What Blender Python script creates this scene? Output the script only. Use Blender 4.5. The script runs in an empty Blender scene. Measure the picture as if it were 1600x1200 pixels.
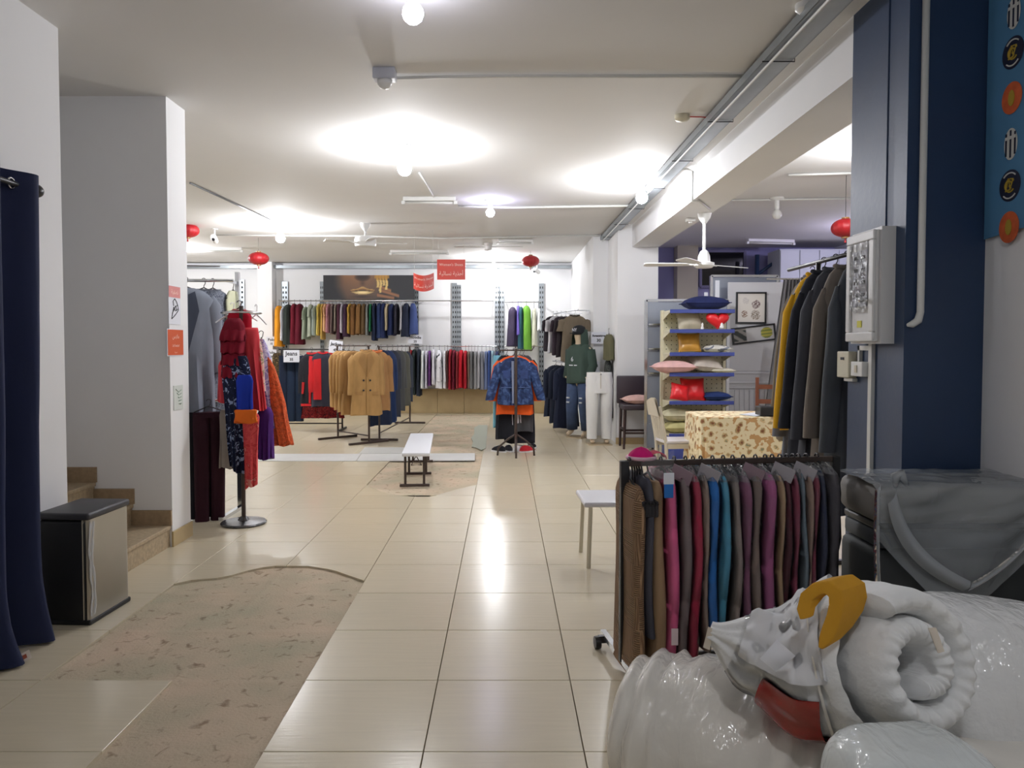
import bpy, bmesh, math, random
from mathutils import Vector, Matrix, noise

# ------------------------------------------------------------------ camera, world, exposure
SC = bpy.context.scene
COL = SC.collection
F, HX, HY, H = 1175.0, 788.0, 540.0, 1.515        # focal length (px of 1600), vanishing point, eye height
PITCH = math.radians(2.0)
CYP = HY + F * math.tan(PITCH)                    # principal point row
cam = bpy.data.cameras.new('camera')
cam.sensor_fit = 'HORIZONTAL'; cam.sensor_width = 36.0
cam.lens = F / 1600 * 36.0
cam.shift_x = (800 - HX) / 1600; cam.shift_y = (CYP - 600) / 1600
cam.clip_start = 0.05; cam.clip_end = 80
camo = bpy.data.objects.new('camera', cam); COL.objects.link(camo)
camo.location = (0, 0, H); camo.rotation_euler = (math.pi / 2 - PITCH, 0, 0)
SC.camera = camo

w = bpy.data.worlds.new('world'); SC.world = w; w.use_nodes = True
w.node_tree.nodes['Background'].inputs[0].default_value = (0.75, 0.82, 1.0, 1)
w.node_tree.nodes['Background'].inputs[1].default_value = 0.02
SC.view_settings.view_transform = 'Standard'
SC.view_settings.look = 'None'
SC.view_settings.gamma = 1.0
SC.view_settings.use_curve_mapping = False
SC.view_settings.exposure = 0.0
SC.cycles.transparent_max_bounces = 16
SC.cycles.max_bounces = 5
SC.cycles.diffuse_bounces = 4
SC.cycles.glossy_bounces = 2
SC.cycles.sample_clamp_indirect = 6.0
SC.cycles.caustics_reflective = False
SC.cycles.caustics_refractive = False

R = random.Random(7)
PI = math.pi
ORD = ('first second third fourth fifth sixth seventh eighth ninth tenth eleventh twelfth thirteenth fourteenth '
       'fifteenth sixteenth seventeenth eighteenth nineteenth twentieth twenty-first twenty-second twenty-third '
       'twenty-fourth twenty-fifth twenty-sixth twenty-seventh twenty-eighth twenty-ninth thirtieth thirty-first '
       'thirty-second thirty-third thirty-fourth thirty-fifth thirty-sixth').split()

def at(px, py, Y):
    """world point seen at pixel (px,py) of the photo at depth Y"""
    t = (CYP - py) / F; c, s = math.cos(PITCH), math.sin(PITCH)
    zr = Y * (t * c - s) / (c + t * s)
    d = Y * c - zr * s
    return Vector(((px - HX) / F * d, Y, H + zr))
def za(py, Y): return at(HX, py, Y).z
def xa(px, Y, z):
    d = Y * math.cos(PITCH) - (z - H) * math.sin(PITCH)
    return (px - HX) / F * d
def ground(px, py, z=0.0):
    t = (CYP - py) / F; c, s = math.cos(PITCH), math.sin(PITCH)
    zr = z - H
    Y = zr * (c + t * s) / (t * c - s)
    return at(px, py, Y)

# ------------------------------------------------------------------ materials
def lin(c):
    r = []
    for v in c[:3]:
        v = v / 255.0
        r.append(v / 12.92 if v <= 0.04045 else ((v + 0.055) / 1.055) ** 2.4)
    return (r[0], r[1], r[2], 1.0)

MATS = {}
def mat(name, rgb, rough=0.6, var=0.0, scale=6.0, bump=0.0, bscale=40.0, metal=0.0, coat=0.0, sheen=0.0,
        emit=0.0, stretch=(1, 1, 1), rnd=0.0, spec=0.5, trans=0.0):
    if name in MATS: return MATS[name]
    m = bpy.data.materials.new(name); m.use_nodes = True
    nt = m.node_tree; b = nt.nodes['Principled BSDF']
    col = lin(rgb)
    b.inputs['Base Color'].default_value = col
    b.inputs['Roughness'].default_value = rough
    b.inputs['Metallic'].default_value = metal
    b.inputs['Coat Weight'].default_value = coat
    b.inputs['Coat Roughness'].default_value = 0.08
    b.inputs['Sheen Weight'].default_value = sheen
    b.inputs['Specular IOR Level'].default_value = spec
    if trans: b.inputs['Transmission Weight'].default_value = trans
    if emit:
        b.inputs['Emission Color'].default_value = col
        b.inputs['Emission Strength'].default_value = emit
    if var or bump or rnd:
        tc = nt.nodes.new('ShaderNodeTexCoord'); mp = nt.nodes.new('ShaderNodeMapping')
        mp.inputs['Scale'].default_value = stretch
        nt.links.new(tc.outputs['Object'], mp.inputs['Vector'])
        src = None
        if var or rnd:
            mix = nt.nodes.new('ShaderNodeMix'); mix.data_type = 'RGBA'; mix.blend_type = 'MULTIPLY'
            mix.inputs['Factor'].default_value = 1.0
            mix.inputs[6].default_value = col
            nz = nt.nodes.new('ShaderNodeTexNoise'); nz.inputs['Scale'].default_value = scale
            nz.inputs['Detail'].default_value = 4
            mr = nt.nodes.new('ShaderNodeMapRange')
            mr.inputs['From Min'].default_value = 0.25; mr.inputs['From Max'].default_value = 0.75
            mr.inputs['To Min'].default_value = 1 - var; mr.inputs['To Max'].default_value = 1 + var
            nt.links.new(mp.outputs[0], nz.inputs['Vector']); nt.links.new(nz.outputs[0], mr.inputs['Value'])
            out = mr.outputs[0]
            if rnd:
                oi = nt.nodes.new('ShaderNodeObjectInfo'); m2 = nt.nodes.new('ShaderNodeMapRange')
                m2.inputs['To Min'].default_value = 1 - rnd; m2.inputs['To Max'].default_value = 1 + rnd
                nt.links.new(oi.outputs['Random'], m2.inputs['Value'])
                mu = nt.nodes.new('ShaderNodeMath'); mu.operation = 'MULTIPLY'
                nt.links.new(out, mu.inputs[0]); nt.links.new(m2.outputs[0], mu.inputs[1]); out = mu.outputs[0]
            nt.links.new(out, mix.inputs[7]); nt.links.new(mix.outputs[2], b.inputs['Base Color'])
        if bump:
            n2 = nt.nodes.new('ShaderNodeTexNoise'); n2.inputs['Scale'].default_value = bscale
            n2.inputs['Detail'].default_value = 3
            bp = nt.nodes.new('ShaderNodeBump'); bp.inputs['Strength'].default_value = bump
            bp.inputs['Distance'].default_value = 0.01
            nt.links.new(mp.outputs[0], n2.inputs['Vector']); nt.links.new(n2.outputs[0], bp.inputs['Height'])
            nt.links.new(bp.outputs[0], b.inputs['Normal'])
    MATS[name] = m
    return m

def cloth(rgb, var=0.16, rough=0.85, bump=0.0):
    """woven cloth of one dye"""
    n = 'cloth_%d_%d_%d%s' % (*rgb, '_rough' if bump else '')
    return mat(n, rgb, rough=rough, var=var, scale=9, bump=bump, bscale=55, stretch=(1, 1, 0.35), spec=0.25)

def print_cloth(name, cols, scale=14.0, rough=0.8):
    """patterned cloth: blotches of several dyes"""
    if name in MATS: return MATS[name]
    m = bpy.data.materials.new(name); m.use_nodes = True; nt = m.node_tree; b = nt.nodes['Principled BSDF']
    b.inputs['Roughness'].default_value = rough; b.inputs['Specular IOR Level'].default_value = 0.25
    tc = nt.nodes.new('ShaderNodeTexCoord'); nz = nt.nodes.new('ShaderNodeTexNoise'); nz.inputs['Scale'].default_value = scale
    nz.inputs['Detail'].default_value = 2; nz.inputs['Distortion'].default_value = 1.5
    rp = nt.nodes.new('ShaderNodeValToRGB'); rp.color_ramp.interpolation = 'CONSTANT'
    el = rp.color_ramp.elements
    n = len(cols)
    while len(el) < n: el.new(0.5)
    for i, c in enumerate(cols):
        el[i].position = 0 if i == 0 else 0.33 + 0.34 * i / n
        el[i].color = lin(c)
    nt.links.new(tc.outputs['Object'], nz.inputs['Vector']); nt.links.new(nz.outputs[0], rp.inputs[0])
    nt.links.new(rp.outputs[0], b.inputs['Base Color'])
    MATS[name] = m
    return m

def plastic_film(name, tint=(235, 238, 240), alpha=0.16, rough=0.12, bump=0.5, bscale=14, ior=1.7):
    if name in MATS: return MATS[name]
    m = bpy.data.materials.new(name); m.use_nodes = True; nt = m.node_tree
    for n in list(nt.nodes): nt.nodes.remove(n)
    out = nt.nodes.new('ShaderNodeOutputMaterial'); tr = nt.nodes.new('ShaderNodeBsdfTransparent')
    df = nt.nodes.new('ShaderNodeBsdfDiffuse'); gl = nt.nodes.new('ShaderNodeBsdfGlossy')
    m1 = nt.nodes.new('ShaderNodeMixShader'); m2 = nt.nodes.new('ShaderNodeMixShader')
    df.inputs['Color'].default_value = lin(tint); gl.inputs['Roughness'].default_value = rough
    fr = nt.nodes.new('ShaderNodeFresnel'); fr.inputs['IOR'].default_value = ior
    m1.inputs[0].default_value = alpha
    nt.links.new(tr.outputs[0], m1.inputs[1]); nt.links.new(df.outputs[0], m1.inputs[2])
    nt.links.new(fr.outputs[0], m2.inputs[0]); nt.links.new(m1.outputs[0], m2.inputs[1]); nt.links.new(gl.outputs[0], m2.inputs[2])
    nt.links.new(m2.outputs[0], out.inputs[0])
    tc = nt.nodes.new('ShaderNodeTexCoord'); nz = nt.nodes.new('ShaderNodeTexNoise'); nz.inputs['Scale'].default_value = bscale
    nz.inputs['Detail'].default_value = 2; nz.inputs['Distortion'].default_value = 0.8
    bp = nt.nodes.new('ShaderNodeBump'); bp.inputs['Strength'].default_value = bump; bp.inputs['Distance'].default_value = 0.03
    nt.links.new(tc.outputs['Object'], nz.inputs['Vector']); nt.links.new(nz.outputs[0], bp.inputs['Height'])
    nt.links.new(bp.outputs[0], gl.inputs['Normal'])
    MATS[name] = m
    return m

def attr_mat(name, rough=0.5):
    if name in MATS: return MATS[name]
    m = bpy.data.materials.new(name); m.use_nodes = True; nt = m.node_tree; b = nt.nodes['Principled BSDF']
    a = nt.nodes.new('ShaderNodeAttribute'); a.attribute_name = 'ink'
    nt.links.new(a.outputs['Color'], b.inputs['Base Color']); b.inputs['Roughness'].default_value = rough
    MATS[name] = m
    return m

# ------------------------------------------------------------------ mesh building
class MB:
    def __init__(s): s.v = []; s.f = []
    def add(s, vs, fs):
        o = len(s.v); s.v += [tuple(p) for p in vs]; s.f += [tuple(i + o for i in f) for f in fs]; return s
    def box(s, x0, x1, y0, y1, z0, z1, M=None):
        vs = [Vector((x, y, z)) for x in (x0, x1) for y in (y0, y1) for z in (z0, z1)]
        if M is not None: vs = [M @ p for p in vs]
        return s.add(vs, [(0, 1, 3, 2), (4, 6, 7, 5), (0, 4, 5, 1), (2, 3, 7, 6), (0, 2, 6, 4), (1, 5, 7, 3)])
    def rbox(s, x0, x1, y0, y1, z0, z1, b=0.01, seg=2, M=None):
        bm = bmesh.new(); bmesh.ops.create_cube(bm, size=1.0)
        for v in bm.verts:
            v.co = ((x0 + x1) / 2 + v.co.x * (x1 - x0), (y0 + y1) / 2 + v.co.y * (y1 - y0), (z0 + z1) / 2 + v.co.z * (z1 - z0))
        bmesh.ops.bevel(bm, geom=list(bm.edges), offset=b, segments=seg, profile=0.5, affect='EDGES')
        bm.verts.index_update()
        vs = [v.co.copy() for v in bm.verts]; fs = [[v.index for v in f.verts] for f in bm.faces]; bm.free()
        if M is not None: vs = [M @ p for p in vs]
        return s.add(vs, fs)
    def tube(s, pts, r, seg=8, caps=True, flat=None):
        pts = [Vector(p) for p in pts]; n = len(pts)
        rr = r if isinstance(r, (list, tuple)) else [r] * n
        vs = []; prev = None
        for i, p in enumerate(pts):
            t = (pts[min(i + 1, n - 1)] - pts[max(i - 1, 0)]).normalized()
            if prev is None:
                a = Vector((0, 0, 1)) if abs(t.z) < 0.9 else Vector((1, 0, 0))
                u = t.cross(a).normalized()
            else:
                u = (prev - t * prev.dot(t))
                u = u.normalized() if u.length > 1e-6 else t.orthogonal().normalized()
            prev = u; w_ = t.cross(u)
            for k in range(seg):
                a = 2 * PI * k / seg
                vs.append(p + (u * math.cos(a) + w_ * math.sin(a)) * rr[i])
        fs = [(i * seg + k, i * seg + (k + 1) % seg, (i + 1) * seg + (k + 1) % seg, (i + 1) * seg + k) for i in range(n - 1) for k in range(seg)]
        if caps: fs += [tuple(range(seg))[::-1], tuple((n - 1) * seg + k for k in range(seg))]
        return s.add(vs, fs)
    def lathe(s, prof, seg=24, M=None):
        """prof = [(r,z)...] around z"""
        vs = []; 
        for r, z in prof:
            for k in range(seg):
                a = 2 * PI * k / seg; vs.append(Vector((r * math.cos(a), r * math.sin(a), z)))
        n = len(prof)
        fs = [(i * seg + k, i * seg + (k + 1) % seg, (i + 1) * seg + (k + 1) % seg, (i + 1) * seg + k) for i in range(n - 1) for k in range(seg)]
        fs += [tuple(range(seg))[::-1], tuple((n - 1) * seg + k for k in range(seg))]
        if M is not None: vs = [M @ p for p in vs]
        return s.add(vs, fs)
    def grid(s, fn, nu, nv, closeu=False):
        vs = [fn(i / nu if closeu else i / (nu - 1), j / (nv - 1)) for j in range(nv) for i in range(nu)]
        fs = []
        for j in range(nv - 1):
            for i in range(nu if closeu else nu - 1):
                i2 = (i + 1) % nu
                fs.append((j * nu + i, j * nu + i2, (j + 1) * nu + i2, (j + 1) * nu + i))
        return s.add(vs, fs)
    def rings(s, rings, cap0=True, cap1=True):
        n = len(rings[0]); vs = [p for r in rings for p in r]
        fs = [(i * n + k, i * n + (k + 1) % n, (i + 1) * n + (k + 1) % n, (i + 1) * n + k) for i in range(len(rings) - 1) for k in range(n)]
        if cap0: fs.append(tuple(range(n))[::-1])
        if cap1: fs.append(tuple((len(rings) - 1) * n + k for k in range(n)))
        return s.add(vs, fs)
    def prism(s, poly, z0, z1, M=None):
        """polygon in xy, extruded in z"""
        n = len(poly)
        vs = [Vector((p[0], p[1], z)) for z in (z0, z1) for p in poly]
        if M is not None: vs = [M @ p for p in vs]
        fs = [tuple(range(n))[::-1], tuple(range(n, 2 * n))] + [(k, (k + 1) % n, n + (k + 1) % n, n + k) for k in range(n)]
        return s.add(vs, fs)
    def build(s, name, m, parent=None, smooth=False, label=None, cat=None, group=None, kind=None, angle=None, loc=None):
        me = bpy.data.meshes.new(name); me.from_pydata(s.v, [], s.f)
        bm = bmesh.new(); bm.from_mesh(me); bmesh.ops.recalc_face_normals(bm, faces=bm.faces); bm.to_mesh(me); bm.free()
        if m: me.materials.append(m)
        if smooth:
            me.polygons.foreach_set('use_smooth', [True] * len(me.polygons))
            if angle: me.set_sharp_from_angle(angle=math.radians(angle))
        o = bpy.data.objects.new(name, me); COL.objects.link(o)
        if loc: o.location = loc
        if parent is not None: o.parent = parent
        tag(o, label, cat, group, kind)
        return o

def tag(o, label=None, cat=None, group=None, kind=None):
    if label: o['label'] = label
    if cat: o['category'] = cat
    if group: o['group'] = group
    if kind: o['kind'] = kind
    return o
def thing(name, label, cat, loc=(0, 0, 0), rotz=0.0, group=None, rot=None):
    o = bpy.data.objects.new(name, None); COL.objects.link(o)
    o.empty_display_size = 0.1
    o.location = loc; o.rotation_euler = rot if rot else (0, 0, rotz)
    return tag(o, label, cat, group)
def share(src, parent, M=None, name=None):
    o = bpy.data.objects.new(name or src.name.split('.')[0], src.data); COL.objects.link(o)
    o.parent = parent
    if M is not None: o.matrix_local = M
    return o
def text(body, size, m, parent, loc, rot=(PI / 2, 0, 0), name='lettering', sx=1.0, bold=0.0):
    c = bpy.data.curves.new('t', 'FONT'); c.body = body; c.size = size; c.align_x = 'CENTER'; c.align_y = 'CENTER'
    c.resolution_u = 2; c.offset = bold
    t = bpy.data.objects.new('t', c); COL.objects.link(t)
    bpy.context.view_layer.update()
    me = bpy.data.meshes.new_from_object(t.evaluated_get(bpy.context.evaluated_depsgraph_get()))
    bpy.data.objects.remove(t); bpy.data.curves.remove(c)
    me.materials.clear(); me.materials.append(m)
    o = bpy.data.objects.new(name, me); COL.objects.link(o); o.parent = parent
    o.location = loc; o.rotation_euler = rot; o.scale = (sx, 1, 1)
    return o
def printed(name, w_, h_, nu, nv, fn, m, parent, M, bend=None):
    """a flat print: a fine sheet whose vertices carry the ink colour fn(u,v)"""
    me = bpy.data.meshes.new(name)
    vs = [(w_ * (i / (nu - 1) - 0.5), 0, h_ * (j / (nv - 1) - 0.5)) for j in range(nv) for i in range(nu)]
    fs = [(j * nu + i, j * nu + i + 1, (j + 1) * nu + i + 1, (j + 1) * nu + i) for j in range(nv - 1) for i in range(nu - 1)]
    me.from_pydata(vs, [], fs)
    ca = me.color_attributes.new('ink', 'FLOAT_COLOR', 'POINT')
    k = 0
    for j in range(nv):
        for i in range(nu):
            ca.data[k].color = lin(fn(i / (nu - 1), j / (nv - 1))); k += 1
    me.materials.append(m)
    o = bpy.data.objects.new(name, me); COL.objects.link(o); o.parent = parent; o.matrix_local = M
    return o
def T(x, y, z, rz=0.0, rx=0.0, ry=0.0):
    return Matrix.Translation((x, y, z)) @ Matrix.Rotation(rz, 4, 'Z') @ Matrix.Rotation(ry, 4, 'Y') @ Matrix.Rotation(rx, 4, 'X')
def fold_noise(x, y, z): return noise.noise(Vector((x, y, z)))
# ------------------------------------------------------------------ the setting
CEIL = 3.355
M_wall = mat('white_wall_paint', (236, 236, 237), rough=0.75, var=0.025, scale=1.3)
M_ceil = mat('ceiling_paint', (228, 227, 226), rough=0.8, var=0.03, scale=0.8)
M_blue = mat('navy_wall_paint', (35, 56, 88), rough=0.45, var=0.08, scale=2.5, bump=0.1, bscale=25)
M_purple = mat('lavender_wall_paint', (150, 148, 192), rough=0.8, var=0.03, scale=2)
M_stone = mat('speckled_step_stone', (176, 158, 130), rough=0.45, var=0.22, scale=38, bump=0.05, bscale=60)
M_skirt = mat('brown_skirting_stone', (158, 136, 108), rough=0.5, var=0.18, scale=30)
M_dado = mat('tan_dado_tile', (186, 164, 122), rough=0.35, var=0.06, scale=5, rnd=0.04)
M_tile = mat('cream_floor_tile', (216, 204, 178), rough=0.22, var=0.035, scale=5, bump=0.05, bscale=9, stretch=(0.6, 9, 1), rnd=0.025)
M_steel = mat('galvanised_steel', (150, 156, 160), rough=0.35, metal=0.85, var=0.08, scale=8)
M_chrome = mat('chrome', (205, 207, 210), rough=0.18, metal=1.0)
M_black = mat('black_metal', (30, 29, 31), rough=0.4, spec=0.5)
M_whiteplastic = mat('white_plastic', (228, 228, 226), rough=0.35)
M_cream = mat('cream_plastic', (206, 200, 178), rough=0.4)
M_pvc = mat('white_conduit', (216, 216, 212), rough=0.4)
M_dark = mat('dark_hole', (22, 22, 24), rough=0.8)
M_ink = mat('black_ink', (30, 30, 36), rough=0.7)
M_paper = mat('white_card', (226, 228, 236), rough=0.7)
M_brownmetal = mat('brown_metal', (62, 48, 42), rough=0.45)

def screed_mat():
    m = bpy.data.materials.new('bare_floor_screed'); m.use_nodes = True; nt = m.node_tree; b = nt.nodes['Principled BSDF']
    b.inputs['Roughness'].default_value = 0.9; b.inputs['Specular IOR Level'].default_value = 0.2
    tc = nt.nodes.new('ShaderNodeTexCoord')
    n1 = nt.nodes.new('ShaderNodeTexNoise'); n1.inputs['Scale'].default_value = 2.2; n1.inputs['Detail'].default_value = 6
    r1 = nt.nodes.new('ShaderNodeValToRGB')
    r1.color_ramp.elements[0].position = 0.3; r1.color_ramp.elements[0].color = lin((182, 174, 150))
    r1.color_ramp.elements[1].position = 0.7; r1.color_ramp.elements[1].color = lin((210, 188, 164))
    n2 = nt.nodes.new('ShaderNodeTexNoise'); n2.inputs['Scale'].default_value = 16; n2.inputs['Detail'].default_value = 5; n2.inputs['Distortion'].default_value = 0.6
    r2 = nt.nodes.new('ShaderNodeValToRGB')
    r2.color_ramp.elements[0].position = 0.29; r2.color_ramp.elements[0].color = (0.42, 0.34, 0.30, 1)
    r2.color_ramp.elements[1].position = 0.41; r2.color_ramp.elements[1].color = (1, 1, 1, 1)
    wv = nt.nodes.new('ShaderNodeTexNoise'); wv.inputs['Scale'].default_value = 70; wv.inputs['Detail'].default_value = 3
    mx = nt.nodes.new('ShaderNodeMix'); mx.data_type = 'RGBA'; mx.blend_type = 'MULTIPLY'; mx.inputs['Factor'].default_value = 0.8
    for n in (n1, n2, wv): nt.links.new(tc.outputs['Object'], n.inputs['Vector'])
    nt.links.new(n1.outputs[0], r1.inputs[0]); nt.links.new(n2.outputs[0], r2.inputs[0])
    nt.links.new(r1.outputs[0], mx.inputs[6]); nt.links.new(r2.outputs[0], mx.inputs[7])
    nt.links.new(mx.outputs[2], b.inputs['Base Color'])
    bp = nt.nodes.new('ShaderNodeBump'); bp.inputs['Strength'].default_value = 0.5; bp.inputs['Distance'].default_value = 0.006
    nt.links.new(wv.outputs[0], bp.inputs['Height']); nt.links.new(bp.outputs[0], b.inputs['Normal'])
    return m
M_screed = screed_mat()

def wall(name, x0, x1, y0, y1, z0=0.0, z1=CEIL, m=None, parent=None):
    return MB().box(x0, x1, y0, y1, z0, z1).build(name, m or M_wall, parent, kind='structure')

XL = [-0.302 + 0.6 * k for k in range(-14, 11)]
Y0 = 2.757
floor = MB().box(-9.2, 6.2, -3.2, 17.3, -0.12, -0.022).build('floor', M_screed, kind='structure')
# front edge of the bare patches as curves x -> y (tiles survive beyond / before them)
def interp(pts, x):
    if x <= pts[0][0]: return pts[0][1]
    for (a, b), (c, d) in zip(pts, pts[1:]):
        if x <= c: return b + (d - b) * (x - a) / (c - a)
    return pts[-1][1]
def gp(px, py): g = ground(px, py); return (g.x, g.y)
FORE = sorted([(-2.13, gp(272, 914)[1]), gp(300, 906), gp(350, 902), gp(395, 889), gp(425, 884), gp(480, 884), gp(520, 890), gp(545, 899), (-0.89, gp(565, 908)[1])])
MID = sorted([(-1.51, gp(575, 757)[1]), gp(600, 770), gp(640, 776), gp(675, 776), gp(705, 767), (-0.29, gp(745, 757)[1])])
tile_proto = None; ntile = 0
far = MB()
TH = 0.02; G = 0.0022
for ky in range(-9, 24):
    for i in range(len(XL) - 1):
        x0, x1 = XL[i] + G, XL[i + 1] - G
        y0, y1 = Y0 + 0.6 * ky + G, Y0 + 0.6 * (ky + 1) - G
        xm, ym = (x0 + x1) / 2, (y0 + y1) / 2
        if ym < 5.8 and xm < -2.62: continue
        poly = None
        c0 = -2.12 < xm < -1.50; c1 = -1.50 < xm < -0.9; c2 = -0.9 < xm < -0.3
        xs = [x0 + (x1 - x0) * q / 8 for q in range(9)]
        if (c0 and y1 > 3.36 and ym < 5.4) or (c1 and ym < 5.6):
            if c0 and ym < 3.36: pass
            else:
                cs = [interp(FORE, x) for x in xs]
                if min(cs) >= y1: continue
                if max(cs) > y0: poly = [(x, min(y1, max(y0, c))) for x, c in zip(xs, cs)] + [(x1, y1), (x0, y1)]
        if (c1 or c2) and ym > 7.0 and ym < 16.4:
            cs = [interp(MID, x) for x in xs]
            if max(cs) <= y0: continue
            if min(cs) < y1: poly = [(x0, y0), (x1, y0)] + [(x, max(y0, min(y1, c))) for x, c in reversed(list(zip(xs, cs)))]
        near = 2.0 < ym < 10.9 and -0.44 * ym - 0.5 < xm < 0.47 * ym + 0.4
        if poly:
            mb = MB().prism([(p[0] - xm, p[1] - ym) for p in poly], -TH, 0)
            if near:
                o = mb.build('floor_tile', M_tile, floor, loc=(xm, ym, 0)); ntile += 1
            else: far.add([(v[0] + xm, v[1] + ym, v[2]) for v in mb.v], mb.f)
        elif near:
            if tile_proto is None:
                tile_proto = MB().rbox(-0.3 + G, 0.3 - G, -0.3 + G, 0.3 - G, -TH, 0, b=0.0012, seg=1).build('floor_tile', M_tile, floor, loc=(xm, ym, 0))
            else: share(tile_proto, floor, Matrix.Translation((xm, ym, 0)))
            ntile += 1
        else: far.box(x0, x1, y0, y1, -TH, 0)
far.build('floor_tile_field', M_tile, floor, kind='stuff')
# trowelled screed in the bare patches: slight relief with a grid of old adhesive joints
def screed(name, x0, x1, y0, y1, nu, nv, lo=-0.014):
    def fn(u, v):
        x = x0 + (x1 - x0) * u; y = y0 + (y1 - y0) * v
        z = lo + 0.004 * fold_noise(x * 3.1, y * 3.1, 1) + 0.003 * fold_noise(x * 11, y * 11, 5)
        d = min(abs((x + 1.502) / 0.6 - round((x + 1.502) / 0.6)) * 0.6, abs((y - Y0) / 0.6 - round((y - Y0) / 0.6)) * 0.6)
        if d < 0.03: z += 0.006 * (1 - d / 0.03) * (0.6 + 0.6 * fold_noise(x * 7, y * 7, 9))
        return (x, y, min(z, -0.003))
    return MB().grid(fn, nu, nv).build(name, M_screed, floor, smooth=True)
screed('screed_patch', -2.1, -0.9, 1.2, 5.25, 70, 200)
screed('screed_patch', -1.5, -0.3, 7.3, 16.5, 40, 240)

ceiling = MB().box(-9.2, 6.2, -3.2, 17.3, CEIL, CEIL + 0.15).build('ceiling', M_ceil, kind='structure')
wall_back = wall('wall_back', -9.2, 2.4, 16.9, 17.15)
wall('wall_left_near', -2.87, -2.59, -3.2, 4.43)
wall('wall_stair_near', -6.2, -2.87, 4.25, 4.43)
wall('wall_stair_end', -6.4, -6.2, 4.25, 5.62)
wall_stair = wall('wall_stair', -9.2, -2.50, 5.62, 5.95)
wall('wall_left_far', -9.4, -9.2, 5.62, 17.15)
wall('wall_behind', -2.87, 2.6, -3.4, -3.2)
wall_right = wall('wall_right', 2.335, 2.6, -3.2, 3.67)
wall('wall_right_return', 2.6, 6.2, 3.52, 3.67)
wall('wall_right_far', 6.2, 6.4, 3.45, 14.4)
wall('wall_right_back', 2.35, 6.2, 14.2, 14.4, m=M_purple)
wall('wall_partition', 1.49, 2.35, 12.62, 16.9)
column = wall('column_white', 1.73, 2.35, 11.53, 12.62)
pillar = wall('pillar_navy', 1.948, 2.335, 3.67, 4.26, m=M_blue)
wall('ceiling_beam', 1.948, 2.35, 4.26, 11.53, 3.018, CEIL)
a, b_ = xa(403, 16.6, 2), xa(426, 16.6, 2)
wall('wall_pilaster', a, b_, 16.58, 16.9)
for k in range(11):        # tiled dado along the foot of the back wall
    x0 = -5.1 + 0.6 * k
    MB().rbox(x0 + 0.002, x0 + 0.598, 16.85, 16.9, 0.0, 0.52, b=0.004, seg=1).build('dado_tile', M_dado, wall_back)
MB().box(-5.1, 1.49, 16.83, 16.9, 0.52, 0.545).build('trim_1', M_dado, kind='structure')
MB().box(-2.5, -2.488, 5.61, 5.96, 0, 0.115).build('baseboard_stair_column', M_dado, kind='structure')
MB().box(1.715, 2.36, 11.515, 11.53, 0, 0.1).build('baseboard_column', M_dado, kind='structure')

# staircase rising to the left behind the bin
stairs = tag(bpy.data.objects.new('staircase', None), kind='structure'); COL.objects.link(stairs)
for k in range(9):
    x1 = -2.52 - 0.28 * k; z1 = 0.163 * (k + 1)
    MB().box(x1 - 0.30, x1, 4.43, 5.62, 0 if k < 2 else z1 - 0.4, z1 - 0.03).build('riser', M_stone, stairs)
    MB().rbox(x1 - 0.30, x1 + 0.012, 4.43, 5.62, z1 - 0.03, z1, b=0.006).build('tread', M_stone, stairs)
    MB().box(x1 - 0.279, x1 + 0.02, 5.60, 5.62, z1, z1 + 0.115).build('skirting', M_skirt, stairs)

# ------------------------------------------------------------------ lamps
def emit_mat(name, rgb, s):
    m = bpy.data.materials.new(name); m.use_nodes = True; nt = m.node_tree; b = nt.nodes['Principled BSDF']
    b.inputs['Base Color'].default_value = (0.9, 0.9, 0.9, 1)
    b.inputs['Emission Color'].default_value = lin(rgb); b.inputs['Emission Strength'].default_value = s
    return m
def bulb(px, py, label, strength=None, rgb=(250, 251, 255), r=0.055, pos=None, drop=0.0):
    if pos is None:
        t = ground(px, py, CEIL)
        pos = (t.x, t.y)
    o = thing('ceiling_bulb', label, 'lamp', (pos[0], pos[1], CEIL))
    MB().lathe([(0.085, 0), (0.085, -0.012), (0.06, -0.03), (0.035, -0.035)], 20).build('ceiling_rose', M_whiteplastic, o, smooth=True, angle=40)
    MB().lathe([(0.028, -0.03), (0.03, -0.08 - drop), (0.024, -0.095 - drop)], 16).build('socket', M_whiteplastic, o, smooth=True, angle=40)
    m = emit_mat('lit_bulb_glass', rgb, strength) if strength else M_whiteplastic
    pr = [(0.02, -0.09 - drop), (r * 0.55, -0.11 - drop)]
    for k in range(6):
        a = PI * (0.22 + 0.78 * k / 5)
        pr.append((max(r * math.sin(a), 0.002), -0.115 - r * 0.75 - drop + r * math.cos(a)))
    MB().lathe(pr, 14).build('bulb', m, o, smooth=True)
    return o
LP = 640
bulb(645, -28, 'lit bulb at the top edge of the photo, nearest the camera', LP * 0.09, (236, 236, 255))
bulb(632, 228, 'brightest lit bulb in mid ceiling, in front of a short white tube fitting', LP * 0.9, r=0.065, drop=0.045)
bulb(438, 350, 'lit bulb above the jeans rack, left of the white ceiling fan', LP * 1.25, r=0.07, drop=0.045)
bulb(1003, 279, 'lit bulb close to the cable tray and beam', LP * 1.15, r=0.065, drop=0.045)
bulb(766, 313, 'small bluish bulb on the long conduit in mid ceiling', LP * 0.16, (214, 214, 255))
bulb(0, 0, 'lit bulb close to the back wall beside the red hanging sign', LP * 1.3, pos=(-0.22, 15.7), drop=0.10)
bulb(0, 0, 'lit bulb in the side room hidden by the navy pillar', LP * 1.0, pos=(3.45, 6.9))
bulb(0, 0, 'added unseen bluish fill bulb at the back of the side room behind the navy pillar', LP * 0.7, (222, 216, 255), pos=(5.6, 11.3))  # extra lamp kept out of sight, added to lift the dim side room
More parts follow.
